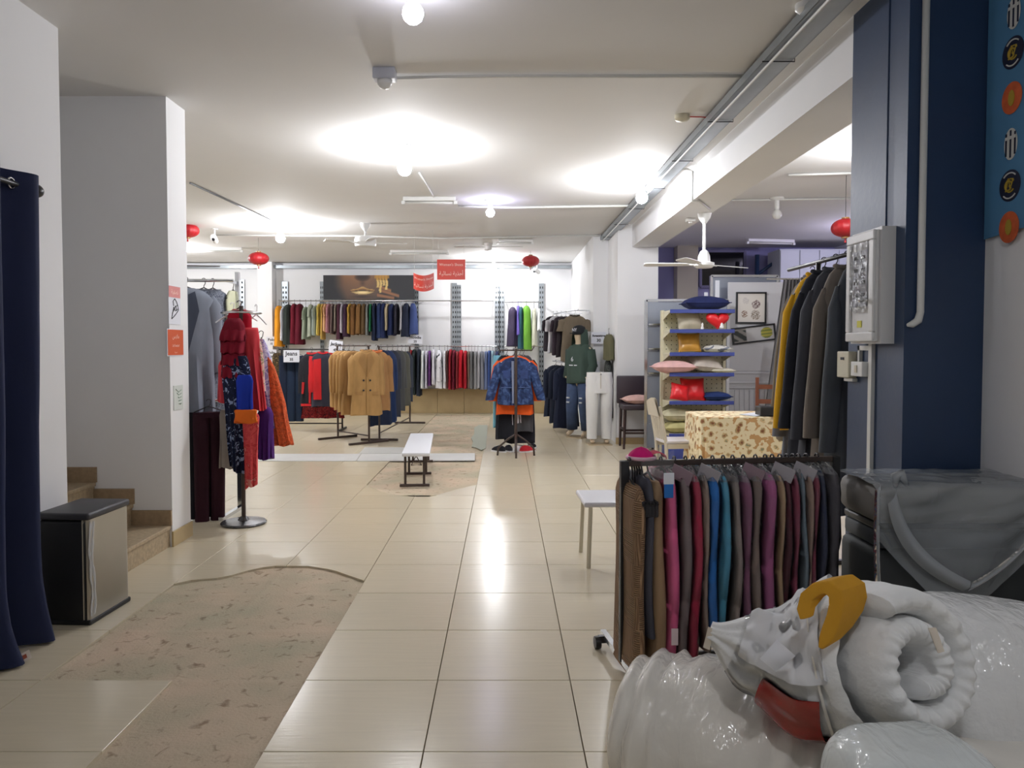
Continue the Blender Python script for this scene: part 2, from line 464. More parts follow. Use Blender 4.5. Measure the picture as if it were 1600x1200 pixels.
bulb(0, 0, 'lit bulb in the far left bay hidden by the white column', LP * 2.6, pos=(-6.4, 14.0))
bulb(0, 0, 'added fill bulb out of view above the camera', LP * 0.58, pos=(0.6, 0.3))  # unseen lamp, added to brighten the bedding and the near end of the shop
bulb(1214, 309, 'unlit white bulb hanging in the side room', None, r=0.06, drop=0.05)

# tray, conduits and ceiling fittings
tr = thing('cable_tray', 'long galvanised cable tray running along the ceiling beside the beam', 'cable tray', (1.69, 0, CEIL - 0.05))
MB().box(-0.085, 0.085, 1.0, 16.75, -0.032, -0.028).build('tray_floor', M_steel, tr)
for sx in (-0.085, 0.085):
    MB().box(sx - 0.003, sx + 0.003, 1.0, 16.75, -0.032, 0.022).build('side_rail', M_steel, tr)
for k in range(12):
    y = 2.2 + 1.25 * k
    mb = MB(); mb.tube([(-0.10, y, -0.04), (0.10, y, -0.04), (0.10, y, 0.05)], 0.004, 6); mb.build('strap', M_black, tr)
mb = MB(); mb.tube([(-0.05, 1.0, -0.045), (-0.055, 5, -0.05), (-0.05, 9, -0.045), (-0.055, 16.6, -0.05)], 0.009, 6); mb.build('cable', M_pvc, tr)
tr2 = thing('cable_tray', 'galvanised cable tray across the top of the back wall', 'cable tray', (0, 16.78, CEIL - 0.10))
MB().box(-9, 1.55, -0.08, 0.1, -0.03, -0.026).build('tray_floor', M_steel, tr2)
for sy in (-0.08, 0.1):
    MB().box(-9, 1.55, sy - 0.003, sy + 0.003, -0.03, 0.035).build('side_rail', M_steel, tr2)

def conduit(pts, label, r=0.011, m=None):
    P = [Vector((*ground(px, py, CEIL).xy, CEIL - r - 0.004)) for px, py in pts]
    mb = MB(); mb.tube(P, r, 8); return mb.build('conduit', m or M_pvc, None, smooth=True, label=label, cat='conduit')
conduit([(610, 118), (760, 115), (1175, 115)], 'white conduit from the emergency light to the cable tray', r=0.012)
conduit([(655, 268), (677, 305)], 'short white conduit behind the brightest bulb')
conduit([(716, 320), (800, 322), (985, 319)], 'white conduit carrying the bluish bulb across the ceiling', r=0.016)
conduit([(330, 366), (560, 367), (690, 371), (938, 366)], 'long thin white conduit above the white ceiling fan', r=0.014)
conduit([(297, 284), (432, 347)], 'thin grey conduit leading to the bulb above the jeans rack', m=M_steel)
conduit([(1232, 271), (1333, 268)], 'upper white conduit on the side room ceiling', r=0.013)
conduit([(1140, 311), (1333, 308)], 'lower white conduit carrying the unlit bulb in the side room', r=0.013)
def batten(px0, py0, px1, py1, label):
    a = ground(px0, py0, CEIL); b = ground(px1, py1, CEIL)
    o = thing('tube_light_fitting', label, 'light fitting', ((a.x + b.x) / 2, (a.y + b.y) / 2, CEIL), math.atan2(b.y - a.y, b.x - a.x))
    L = (b - a).length / 2
    MB().rbox(-L, L, -0.04, 0.04, -0.05, 0, b=0.006).build('body', M_whiteplastic, o)
    MB().tube([(-L + 0.03, 0, -0.068), (L - 0.03, 0, -0.068)], 0.016, 10).build('tube', M_pvc, o, smooth=True)
    for s in (-1, 1): MB().box(s * L - 0.02, s * L + 0.02, -0.025, 0.025, -0.09, -0.05).build('end_holder', M_whiteplastic, o)
batten(630, 308, 712, 308, 'unlit white tube fitting just behind the brightest bulb')
batten(270, 387, 378, 387, 'unlit tube fitting at the far left of the ceiling')
batten(610, 391, 700, 391, 'unlit tube fitting above the dark poster')
batten(778, 373, 832, 374, 'unlit tube fitting above the right red lantern')
batten(1168, 373, 1240, 375, 'unlit tube fitting in the side room')

em = thing('emergency_light', 'white emergency light box with a clear dome on the ceiling', 'emergency light', (*ground(601, 108, CEIL).xy, CEIL))
MB().rbox(-0.075, 0.075, -0.05, 0.05, -0.075, 0, b=0.008).build('body', mat('grey_white_plastic', (190, 192, 200), rough=0.4), em)
MB().lathe([(0.05, -0.075), (0.048, -0.10), (0.03, -0.125), (0.004, -0.135)], 18).build('dome', M_whiteplastic, em, smooth=True)
sd = thing('smoke_detector', 'small white detector with a red cable beside the cable tray', 'detector', (*ground(1066, 180, CEIL).xy, CEIL))
MB().lathe([(0.06, 0), (0.06, -0.03), (0.045, -0.045), (0.004, -0.05)], 20).build('body', M_cream, sd, smooth=True, angle=40)
MB().tube([(0.05, 0, -0.012), (0.16, 0.0, -0.014), (0.30, 0, -0.03)], 0.005, 6).build('red_cable', mat('red_cable', (180, 50, 45)), sd)
g = ground(1258, 6, CEIL)
sd2 = thing('smoke_detector', 'round white detector at the top beside the beam', 'detector', (g.x, g.y, CEIL))
MB().lathe([(0.05, 0), (0.05, -0.03), (0.035, -0.045), (0.004, -0.05)], 20).build('body', M_whiteplastic, sd2, smooth=True, angle=40)

def cctv(px, py, Y, rz, label, white=True):
    p = at(px, py, Y)
    o = thing('security_camera', label, 'camera', p, rz)
    M = Matrix.Rotation(-PI / 2 + 0.25, 4, 'X') 
    mb = MB(); mb.lathe([(0.04, -0.12), (0.045, -0.1), (0.045, 0.08), (0.038, 0.1)], 16, M.inverted()); mb.build('housing', M_whiteplastic, o, smooth=True, angle=40)
    mb = MB(); mb.lathe([(0.025, 0.1), (0.022, 0.115)], 14, Matrix.Rotation(PI / 2 + 0.25, 4, 'X')); mb.build('lens', M_black, o)
    mb = MB(); mb.tube([(0, 0.02, 0.04), (0, 0.03, CEIL - p.z - 0.012)], 0.012, 8); mb.build('bracket', M_whiteplastic, o)
    mb = MB(); mb.lathe([(0.05, CEIL - p.z - 0.012), (0.05, CEIL - p.z)], 16, Matrix.Translation((0, 0.03, 0))); mb.build('mount', M_whiteplastic, o)
cctv(335, 373, 11.9, 0.2, 'white security camera under the ceiling right of the white column')
cctv(838, 423, 16.2, -0.5, 'white security camera below the red lantern at the back')
cctv(924, 415, 14.0, 0.6, 'white security camera on the partition wall near the cable tray end')

def fan(px, py_c, Y, drop, label, blades, rad, low=False, mount=CEIL, m=None, r0=0.12):
    """py_c = row of the blades"""
    z = za(py_c, Y); x = xa(px, Y, z)
    m = m or M_whiteplastic
    o = thing('ceiling_fan', label, 'fan', (x, Y, z))
    top = mount - z
    MB().lathe([(0.02, top - 0.12), (0.065, top - 0.06), (0.08, top)], 20).build('canopy', m, o, smooth=True, angle=40)
    MB().tube([(0, 0, 0.05), (0, 0, top - 0.1)], 0.018, 10).build('rod', m, o, smooth=True)
    if low: pr = [(0.02, -0.09), (r0, -0.07), (r0 * 1.1, -0.02), (r0 * 1.1, 0.03), (r0, 0.07), (0.03, 0.09)]
    else: pr = [(0.03, -0.06), (0.09, -0.055), (0.115, -0.03), (0.115, 0.0), (0.07, 0.015), (0.065, 0.08), (0.045, 0.13), (0.02, 0.15)]
    MB().lathe(pr, 24).build('motor', m, o, smooth=True, angle=40)
    for a in blades:
        M = Matrix.Rotation(a, 4, 'Z') @ Matrix.Rotation(0.16, 4, 'X')
        b0 = (r0 if low else 0.11) + 0.06
        MB().prism([(b0, -0.045), (0.3, -0.06), (rad - 0.04, -0.07), (rad, -0.05), (rad, 0.05), (rad - 0.04, 0.065), (0.3, 0.055), (b0, 0.04)], -0.02, -0.012, M).build('blade', m, o)
        MB().box(b0 - 0.08, b0 + 0.03, -0.015, 0.015, -0.028, -0.012, M).build('blade_arm', m, o)
fan(1100, 411, 8.6, 0, 'white ceiling fan on a long rod below the beam', [PI - 0.05, 0.55, -2.2], 0.68, mount=3.018)
fan(571, 378, 11.4, 0, 'white ceiling fan with a ribbed drum motor close to the ceiling', [PI + 0.5, 0.1, -1.2], 0.62, low=True, r0=0.15)
fan(763, 384, 13.6, 0, 'pale ceiling fan in front of the bright back wall', [PI, 0.05, 1.6], 0.62, low=True, r0=0.06)
fan(255, 412, 8.8, 0, 'dark ceiling fan mostly hidden by the white column', [0.25, 2.3, -1.9], 0.62, m=mat('grey_fan', (96, 92, 96)))

# red lanterns
def lantern(px, py, Y, label, rw=0.175, rh=0.11):
    p = at(px, py, Y)
    o = thing('paper_lantern', label, 'lantern', p, group='red paper lanterns')
    m = mat('red_lantern_paper', (162, 22, 30), rough=0.5, var=0.08, scale=10)
    def fn(u, v):
        a = 2 * PI * u; t = -PI / 2 + PI * (0.06 + 0.88 * v)
        rr = rw * math.cos(t) * (1 - 0.035 * (0.5 + 0.5 * math.cos(a * 16)))
        return (rr * math.cos(a), rr * math.sin(a), rh * math.sin(t))
    MB().grid(fn, 64, 13, True).build('shade', m, o, smooth=True)
    MB().lathe([(0.04, rh * 0.97), (0.04, rh * 1.12)], 14).build('cap', mat('gold_cap', (150, 110, 50), rough=0.4), o)
    MB().lathe([(0.04, -rh * 1.12), (0.04, -rh * 0.97)], 14).build('cap', mat('gold_cap', (150, 110, 50)), o)
    MB().tube([(0, 0, rh * 1.1), (0, 0, CEIL - p.z)], 0.003, 6).build('cord', M_black, o)
    MB().tube([(0, 0, -rh * 1.1), (0, 0, -rh * 1.1 - 0.05)], [0.006, 0.012], 6).build('tassel', m, o)
lantern(293, 360, 11.6, 'red paper lantern half hidden behind the white column on the left')
lantern(404, 404, 12.9, 'red paper lantern left of the ceiling fan above the tan pilaster')
lantern(829, 408, 14.7, 'red paper lantern right of the red hanging signs')
lantern(1321, 356, 8.2, 'orange-red paper lantern half hidden by the navy pillar', rw=0.15, rh=0.10)
# ------------------------------------------------------------------ garments
M_hang = mat('dark_plastic_hanger', (40, 38, 42), rough=0.35)
M_hangw = mat('white_plastic_hanger', (225, 225, 228), rough=0.35)
M_wire = M_chrome
def sgnpow(c, e): return math.copysign(abs(c) ** e, c)

class Shape:
    """outline of a hanging garment: half width and half depth at a drop s below its top"""
    def __init__(s, L, w_, th, flare=1.0, neck=0.07, sd=0.10, waist=0.06, hem=1.25):
        s.L, s.w, s.th, s.flare, s.neck, s.sd, s.waist, s.hem = L, w_, th, flare, neck, sd, waist, hem
    def at(s, d):
        if d < s.sd:
            k = d / s.sd
            return s.neck + (s.w / 2 - s.neck) * k ** 0.55, min(0.03, s.th / 2) + (s.th / 2 - min(0.03, s.th / 2)) * k ** 0.6
        k = (d - s.sd) / (s.L - s.sd)
        return s.w / 2 * (1 - s.waist * math.sin(PI * min(1, k * 1.2))) * (1 + (s.flare - 1) * k), s.th / 2 * (1 + (s.hem - 1) * k)
    def front(s, x, d, e=2.8):
        hw, hd = s.at(d)
        q = min(0.999, abs(x / hw))
        return -hd * (1 - q ** e) ** (1 / e)

def body_mesh(sh, seed, folds=0.14, nf=4, z0=-0.075, nr=15, seg=28, tilt=0.0, e=2.8, lean=0.0):
    rings = []; rr = random.Random(seed); ph = rr.uniform(0, 6.28); ph2 = rr.uniform(0, 6.28)
    ds = [0.0, sh.sd * 0.25, sh.sd * 0.55, sh.sd] + [sh.sd + (sh.L - sh.sd) * (k / (nr - 4)) for k in range(1, nr - 3)]
    for d in ds:
        hw, hd = sh.at(d); k = d / sh.L; ring = []
        for q in range(seg):
            a = 2 * PI * q / seg
            x = hw * sgnpow(math.cos(a), 2 / e); y = hd * sgnpow(math.sin(a), 2 / e)
            y += folds * hd * min(1, k * 1.6) * (math.sin(nf * PI * x / max(hw, .01) + ph + 1.2 * k) + 0.7 * math.sin(1.9 * nf * PI * x / max(hw, .01) + ph2 - k))
            x += 0.035 * hw * k * math.sin(5 * k + ph + 3 * a)
            z = z0 - d + (tilt * x if k > 0.7 else 0) * (k - 0.7) / 0.3 + (0.010 * math.sin(3 * a + ph) if d == ds[-1] else 0)
            ring.append((x + lean * d, y, z))
        rings.append(ring)
    return MB().rings(rings, cap0=True, cap1=True)

def sleeve_mesh(sh, side, length, seed, z0=-0.075, out=0.05, r0=0.075, r1=0.05, fwd=-0.01):
    rr = random.Random(seed + side); n = 8; seg = 14; rings = []
    x0 = side * (sh.w / 2 - 0.035); zt = z0 - sh.sd * 0.75; ph = rr.uniform(0, 6)
    dep = max(0.35, min(1.0, sh.th * 4.5))
    for i in range(n):
        k = i / (n - 1)
        cx = x0 + side * (out * k ** 0.8); cz = zt - length * k; cy = fwd * k + 0.01 * math.sin(3 * k + ph)
        r = (r0 + (r1 - r0) * k) * (1 + 0.07 * math.sin(9 * k + ph)) * (0.45 if i == 0 else 1)
        rings.append([(cx + r * math.cos(a), cy + r * dep * math.sin(a), cz + side * 0.35 * r * math.cos(a) * (1 - k))
                      for a in [2 * PI * q / seg for q in range(seg)]])
    return MB().rings(rings)

def hanger_mesh(w_, sd, r=0.0035, z0=-0.075, bar=True):
    mb = MB()
    hook = [(0.018 * math.cos(a), 0, 0.016 * math.sin(a)) for a in [PI * (-0.15 + 1.15 * k / 7) for k in range(8)]][::-1]
    hook = [(p[0], 0, p[2] + 0.006) for p in hook] + [(0.012, 0, -0.025), (0, 0, -0.045), (0, 0, z0 + 0.012)]
    mb.tube(hook, r, 6)
    x = w_ * 0.46
    mb.tube([(-x, 0, z0 - sd * 0.75), (-x * 0.5, 0, z0 - sd * 0.25), (0, 0, z0 + 0.014), (x * 0.5, 0, z0 - sd * 0.25), (x, 0, z0 - sd * 0.75)], r * 1.6, 6)
    return mb

def garment(name, label, cat, loc, rotz, L, w_, th, m, sleeves=None, sl=0.55, flare=1.05, folds=0.14, nf=4, seed=1, group=None,
            hm=None, z0=-0.075, sleeve_m=None, collar=None, sd=0.10, neck=0.07, tilt=0.0, out=0.05, waist=0.06, sr=(0.075, 0.05), hanger=True, e=2.8, lean=0.0):
    o = thing(name, label, cat, loc, rotz, group)
    sh = Shape(L, w_, th, flare, neck, sd, waist)
    b = body_mesh(sh, seed, folds, nf, z0, tilt=tilt, e=e, lean=lean).build('body', m, o, smooth=True, angle=70)
    if sleeves:
        for s in (-1, 1):
            sleeve_mesh(sh, s, sl if sleeves == 'long' else 0.2, seed, z0, out=out, r0=sr[0], r1=sr[1] if sleeves == 'long' else sr[0] * 0.95).build('sleeve', sleeve_m or m, o, smooth=True, angle=60)
    if collar:
        n = neck + 0.012
        mb = MB(); mb.tube([(n * math.cos(a), 0.042 * math.sin(a), z0 + 0.004 - 0.022 * (math.sin(a) < 0) * abs(math.sin(a))) for a in [2 * PI * k / 14 for k in range(15)]], 0.014, 6)
        mb.build('collar', collar, o, smooth=True)
    if hanger: hanger_mesh(w_, sd, z0=z0).build('hanger', hm or M_hang, o)
    o['_'] = 0; del o['_']
    return o, sh

def trousers(name, label, loc, rotz, L, w_, th, m, seed=1, group=None, hm=None, z0=-0.09, band=None, spread=0.0, hanger=True):
    o = thing(name, label, 'trousers', loc, rotz, group)
    rr = random.Random(seed); ph = rr.uniform(0, 6)
    for s in (-1, 1):
        rings = []; n = 12; seg = 16
        for i in range(n):
            k = i / (n - 1)
            hw = w_ * (0.262 - 0.035 * k); cx = s * (w_ * 0.245 + spread * k); cz = z0 - 0.02 - L * k
            hd = th / 2 * (1.0 + 0.15 * k)
            rings.append([(cx + hw * sgnpow(math.cos(a), 0.75), hd * sgnpow(math.sin(a), 0.8) * (1 + 0.14 * math.sin(4 * a + ph + 3 * k)) + 0.012 * math.sin(4 * k + ph), cz)
                          for a in [2 * PI * q / seg for q in range(seg)]])
        MB().rings(rings).build('leg', m, o, smooth=True, angle=60)
    mb = MB(); mb.rings([[(w_ * 0.5 * sgnpow(math.cos(a), 0.7), (th / 2 + 0.006) * sgnpow(math.sin(a), 0.8), z) for a in [2 * PI * q / 20 for q in range(20)]] for z in (z0, z0 - 0.045)])
    mb.build('waistband', band or m, o, smooth=True, angle=50)
    if hanger: hanger_mesh(w_ * 1.02, 0.05, z0=-0.05).build('hanger', hm or M_hang, o)
    return o

def patch(name, o, sh, m, corners, z0=-0.075, lift=0.008, nu=6, nv=6, th=0.006):
    """cloth piece sewn on the front; corners (x, drop) in order"""
    (ax, ad), (bx, bd), (cx, cd), (dx, dd) = corners
    def P(u, v, off):
        x = (ax * (1 - u) + bx * u) * (1 - v) + (dx * (1 - u) + cx * u) * v
        d = (ad * (1 - u) + bd * u) * (1 - v) + (dd * (1 - u) + cd * u) * v
        return (x, sh.front(x, d) - lift - off, z0 - d)
    mb = MB(); mb.grid(lambda u, v: P(u, v, th), nu, nv); mb.grid(lambda u, v: P(u, v, -0.02), nu, nv)
    # rim
    n = nu * nv; ring = [i for i in range(nu)] + [j * nu + nu - 1 for j in range(1, nv)] + [(nv - 1) * nu + i for i in range(nu - 2, -1, -1)] + [j * nu for j in range(nv - 2, 0, -1)]
    for a, b in zip(ring, ring[1:] + ring[:1]): mb.f.append((a, b, n + b, n + a))
    return mb.build(name, m, o, smooth=True, angle=60)
def buttons(o, sh, pts, m, r=0.013, z0=-0.075, lift=0.016):
    for x, d in pts:
        M = T(x, sh.front(x, d) - lift, z0 - d, rx=PI / 2)
        MB().lathe([(r * 0.85, 0.0), (r, 0.003), (r, 0.006), (r * 0.6, 0.008)], 10, M).build('button', m, o)

KIND = {'shirt': ('hanging_shirt', 'shirt', 'long', 0.07), 'top': ('hanging_tee', 'top', 'short', 0.07), 'dress': ('hanging_dress', 'dress', None, 0.06),
        'jacket': ('hanging_jacket', 'jacket', 'long', 0.07), 'trousers': ('hanging_trousers', 'trousers', None, 0.05), 'coat': ('hanging_coat', 'coat', 'long', 0.07)}
def edge_row(rows, Yf, rail_py, where, group, yaw=PI / 2, jit=0.10, wd=0.42, hm=None):
    """garments hung side by side on a rail, seen mostly edge-on. rows: (x0,x1,ytop,ybot,rgb,colour,kind)"""
    for i, (x0, x1, yt, yb, rgb, cn, kd) in enumerate(rows):
        xm = (x0 + x1) / 2
        Y = Yf(xm) if callable(Yf) else Yf
        zr = za(rail_py, Y); zt = za(yt, Y); zb = za(yb, Y)
        X = xa(xm, Y, (zr + zb) / 2)
        nm, cat, sl, neck = KIND[kd]
        th = max(0.05, (x1 - x0) * Y / F * 0.92)
        L = max(0.3, zt - zb); z0 = -max(0.05, zr - zt)
        lab = '%s %s on the %s, %s from the left' % (cn, kd, where, ORD[i])
        m = rgb if not isinstance(rgb, tuple) else cloth(rgb)
        y_ = yaw + R.uniform(-jit, jit)
        if kd == 'trousers':
            garment(nm, lab, cat, (X, Y, zr), y_, L, wd * 0.85, th * 0.8, m, None, seed=i * 7 + int(Y * 31), group=group, z0=z0, flare=0.95, sd=0.04, neck=wd * 0.3, hm=hm, folds=0.2)
        else:
            garment(nm, lab, cat, (X, Y, zr), y_, L, wd * R.uniform(0.92, 1.06), th * 0.72 if sl else th, m, sl, sl=min(0.6, L * 0.85), seed=i * 7 + int(Y * 31), group=group, z0=z0,
                    flare=R.uniform(1.0, 1.12), sr=(min(0.08, th * 0.62), min(0.06, th * 0.5)), hm=hm, folds=0.16, out=0.03)

# ---- wall uprights and rails at the back
def upright(px, py0, Y, label, wpx=11, zb=0.546, slot=True, m=None):
    z1 = za(py0, Y); X = xa(px, Y, z1); hw = wpx * Y / F / 2
    o = thing('slotted_upright', label, 'shelf upright', (X, Y, zb), group='slotted uprights on the back wall')
    MB().box(-hw, hw, -0.02, 0.02, 0, z1 - zb).build('post', m or M_steel, o)
    mb = MB(); n = int((z1 - zb) / 0.11)
    for k in range(n):
        for s in (-1, 1): mb.box(s * hw * 0.45 - hw * 0.2, s * hw * 0.45 + hw * 0.2, -0.024, -0.0195, 0.04 + 0.11 * k, 0.09 + 0.11 * k)
    mb.build('slots', M_dark, o, kind='stuff')
    return o
YB = 16.45
upright(341, 452, 16.878, 'pale slotted upright at the far left of the back wall', 8, zb=0.0)
upright(376, 437, 16.878, 'slotted upright behind the round clothes stand', 12, zb=0.0)
upright(445, 440, 16.878, 'slotted upright above the orange dress', 10)
upright(503, 440, 16.878, 'slotted upright at the left edge of the dark poster', 6)
upright(651, 450, 16.878, 'slotted upright at the right edge of the dark poster', 6)
upright(710, 442, 16.878, 'left post of the wide slotted upright in mid back wall', 8)
upright(717, 445, 16.878, 'right post of the wide slotted upright in mid back wall', 7)
upright(777, 446, 16.878, 'left post of the slotted pair above the denim shirt', 8)
upright(784, 447, 16.878, 'right post of the slotted pair above the denim shirt', 8)
upright(846, 443, 16.878, 'slotted upright right of the lime green dress', 8)
def rail(px0, px1, py, Y, label, r=0.013, arms=(0.05, 0.95), m=None, Yw=16.87):
    z = za(py, Y); x0 = xa(px0, Y, z); x1 = xa(px1, Y, z)
    o = thing('hanging_rail', label, 'rail', ((x0 + x1) / 2, Y, z))
    h = (x1 - x0) / 2
    MB().tube([(-h, 0, 0), (h, 0, 0)], r, 10).build('bar', m or M_chrome, o, smooth=True, angle=50)
    for a in arms:
        x = -h + 2 * h * a
        MB().box(x - 0.006, x + 0.006, 0, Yw - Y, -0.012, 0.012).build('arm', m or M_chrome, o)
rail(438, 506, 470, YB, 'thin chrome rail carrying the red and sage dresses')
rail(505, 652, 470, YB, 'bright chrome rail under the dark poster', r=0.022)
rail(652, 776, 470, YB, 'empty chrome rail on the white back wall')
rail(788, 846, 472, YB, 'chrome rail carrying the lime green dress')
rail(612, 776, 541, YB, 'long chrome rail of the lower back row')
rail(788, 848, 541, YB, 'lower chrome rail behind the denim stand')

edge_row([
 (432, 441, 478, 541, (226, 150, 40), 'bright orange', 'dress'), (442, 447, 480, 532, (214, 216, 222), 'white', 'shirt'),
 (446, 456, 476, 538, (52, 58, 54), 'dark grey-green', 'dress'), (456, 465, 475, 537, (104, 24, 40), 'deep red', 'dress'),
 (464, 474, 475, 538, (92, 22, 38), 'wine red', 'dress'), (474, 482, 480, 530, (150, 160, 140), 'sage green', 'top'),
 (481, 491, 476, 526, (164, 170, 152), 'pale sage', 'top'), (490, 498, 478, 524, (146, 156, 146), 'grey-sage', 'top')],
 YB, 470, 'left end of the upper back rail', 'dresses on the upper left rail')
edge_row([
 (497, 502, 475, 524, (208, 186, 96), 'pale yellow', 'top'), (502, 507, 475, 530, (196, 160, 84), 'mustard', 'top'),
 (506, 512, 475, 518, (220, 172, 128), 'peach', 'top'), (511, 518, 475, 520, (176, 124, 130), 'dusty pink', 'top'),
 (517, 523, 475, 522, (110, 92, 88), 'taupe', 'shirt'), (523, 528, 476, 518, (146, 134, 120), 'beige-grey', 'shirt'),
 (527, 534, 475, 530, (72, 40, 52), 'plum', 'dress'), (533, 538, 475, 520, (186, 178, 186), 'pale lilac', 'shirt'),
 (537, 545, 475, 526, (62, 40, 58), 'dark purple', 'dress'), (545, 550, 475, 521, (176, 140, 62), 'ochre', 'top'),
 (549, 558, 475, 523, (112, 78, 44), 'chestnut brown', 'dress'), (557, 566, 475, 522, (122, 88, 50), 'caramel brown', 'dress'),
 (565, 573, 475, 523, (92, 72, 48), 'dark olive brown', 'dress'), (572, 578, 475, 524, (126, 126, 124), 'mid grey', 'shirt'),
 (577, 582, 475, 518, (36, 110, 72), 'emerald green', 'top'), (581, 590, 474, 532, (30, 38, 62), 'dark navy', 'coat'),
 (589, 597, 474, 528, (34, 48, 84), 'navy', 'dress'), (596, 604, 474, 528, (32, 42, 78), 'ink blue', 'dress'),
 (603, 609, 475, 516, (170, 156, 128), 'sand', 'shirt'), (608, 617, 475, 524, (30, 40, 76), 'deep blue', 'dress'),
 (616, 624, 475, 522, (42, 40, 50), 'charcoal', 'shirt'), (624, 630, 475, 516, (176, 174, 180), 'light grey', 'shirt'),
 (629, 641, 474, 526, (28, 34, 52), 'blackish navy', 'dress'), (640, 651, 474, 522, (58, 72, 118), 'denim blue', 'dress')],
 YB, 470, 'upper rail under the dark poster', 'garments below the poster')
edge_row([
 (634, 641, 549, 606, (52, 56, 72), 'slate', 'jacket'), (638, 646, 547, 598, (178, 40, 48), 'red', 'shirt'),
 (644, 652, 546, 616, (34, 42, 42), 'black-green', 'coat'), (651, 659, 546, 618, (38, 44, 56), 'blackish', 'coat'),
 (658, 664, 548, 606, (222, 226, 224), 'white', 'shirt'), (664, 669, 548, 606, (204, 200, 214), 'pale lilac', 'shirt'),
 (668, 675, 548, 602, (96, 56, 110), 'purple', 'shirt'), (674, 681, 546, 600, (224, 222, 228), 'bright white', 'shirt'),
 (680, 693, 547, 606, print_cloth('white_over_black', [(226, 226, 230), (226, 226, 230), (40, 40, 48)], 3.0), 'black and white', 'shirt'),
 (692, 698, 548, 606, (226, 224, 228), 'white knitted', 'shirt'), (697, 702, 548, 606, (92, 62, 60), 'brown', 'trousers'),
 (701, 708, 546, 608, (136, 28, 40), 'crimson', 'shirt'), (707, 713, 547, 608, (104, 26, 44), 'dark crimson', 'shirt'),
 (712, 718, 549, 606, (150, 60, 66), 'brick', 'trousers'), (717, 725, 547, 605, (186, 30, 44), 'bright red', 'shirt'),
 (724, 731, 548, 606, (168, 34, 46), 'scarlet', 'shirt'), (730, 735, 549, 606, (118, 100, 88), 'brown-grey', 'trousers'),
 (734, 740, 549, 607, (108, 108, 108), 'grey', 'trousers'), (739, 745, 549, 607, (138, 138, 140), 'mid grey', 'trousers'),
 (744, 750, 549, 606, (160, 160, 164), 'light grey', 'trousers'), (749, 757, 549, 608, (120, 122, 130), 'steel grey', 'trousers'),
 (756, 763, 549, 608, (96, 108, 140), 'blue-grey', 'trousers'), (762, 768, 548, 606, (62, 84, 138), 'blue', 'trousers'),
 (767, 773, 548, 604, (150, 176, 190), 'pale blue', 'trousers'), (772, 782, 549, 608, (40, 46, 76), 'navy', 'shirt')],
 YB, 541, 'lower back rail', 'garments on the lower back rail')
edge_row([
 (794, 808, 480, 541, (62, 54, 74), 'dark purple', 'dress'), (806, 813, 478, 524, (110, 96, 176), 'violet', 'shirt'),
 (810, 818, 480, 545, (46, 84, 96), 'dark teal', 'dress'), (816, 829, 478, 548, (108, 162, 60), 'lime green', 'dress'),
 (831, 838, 482, 540, (206, 206, 186), 'cream', 'dress'), (838, 845, 482, 516, (228, 230, 230), 'white', 'top')],
 YB, 472, 'upper rail right of the slotted pair', 'dresses on the upper right rail')

# ---- camel coat rack and the jackets beside it
M_camel = cloth((176, 138, 88)); M_camel2 = cloth((164, 126, 80))
Yc = 11.45
zr = za(540, Yc)
p = at(572, 540, Yc)
c0, sh = garment('wool_coat', 'camel double-breasted coat facing the room at the front of its rack', 'coat', (p.x, Yc, zr), 0.22, 0.98, 0.43, 0.17, M_camel, 'long', sl=0.60,
                 flare=1.12, folds=0.10, nf=3, seed=3, sr=(0.085, 0.065), group='camel coats', out=0.035, collar=M_camel2)
patch('lapel', c0, sh, M_camel2, [(-0.07, 0.02), (-0.015, 0.06), (0.0, 0.40), (-0.12, 0.16)])
patch('lapel', c0, sh, M_camel2, [(0.015, 0.06), (0.07, 0.02), (0.12, 0.16), (0.01, 0.40)])
patch('front_flap', c0, sh, M_camel, [(0.0, 0.40), (0.02, 0.40), (0.03, 0.95), (0.0, 0.95)], nu=3)
patch('pocket_flap', c0, sh, M_camel2, [(-0.17, 0.62), (-0.06, 0.63), (-0.06, 0.68), (-0.17, 0.67)])
patch('pocket_flap', c0, sh, M_camel2, [(0.08, 0.63), (0.17, 0.62), (0.17, 0.67), (0.08, 0.68)])
buttons(c0, sh, [(-0.045, 0.45), (0.055, 0.45), (-0.045, 0.60), (0.055, 0.60)], M_ink, r=0.015)
for i, (px, Y, rz, seed) in enumerate([(552, 11.7, 0.75, 11), (545, 11.85, 0.9, 12), (538, 12.0, 1.0, 13), (531, 12.15, 1.1, 14)]):
    p = at(px, 541, Y)
    garment('wool_coat', 'camel coat hanging edge-on, %s to the left of the front camel coat' % ORD[i], 'coat', p, rz, 0.98 - 0.03 * i, 0.42, 0.12,
            M_camel if i % 2 else M_camel2, 'long', sl=0.58, seed=seed, sr=(0.075, 0.055), group='camel coats', flare=1.06)
p = at(588, 541, 11.75)
garment('wool_coat', 'tan coat with an orange collar tab behind the front camel coat', 'coat', p, 0.1, 0.93, 0.40, 0.12, cloth((170, 128, 84)), 'long', sl=0.56, seed=19, sr=(0.075, 0.055), collar=cloth((214, 120, 70)))
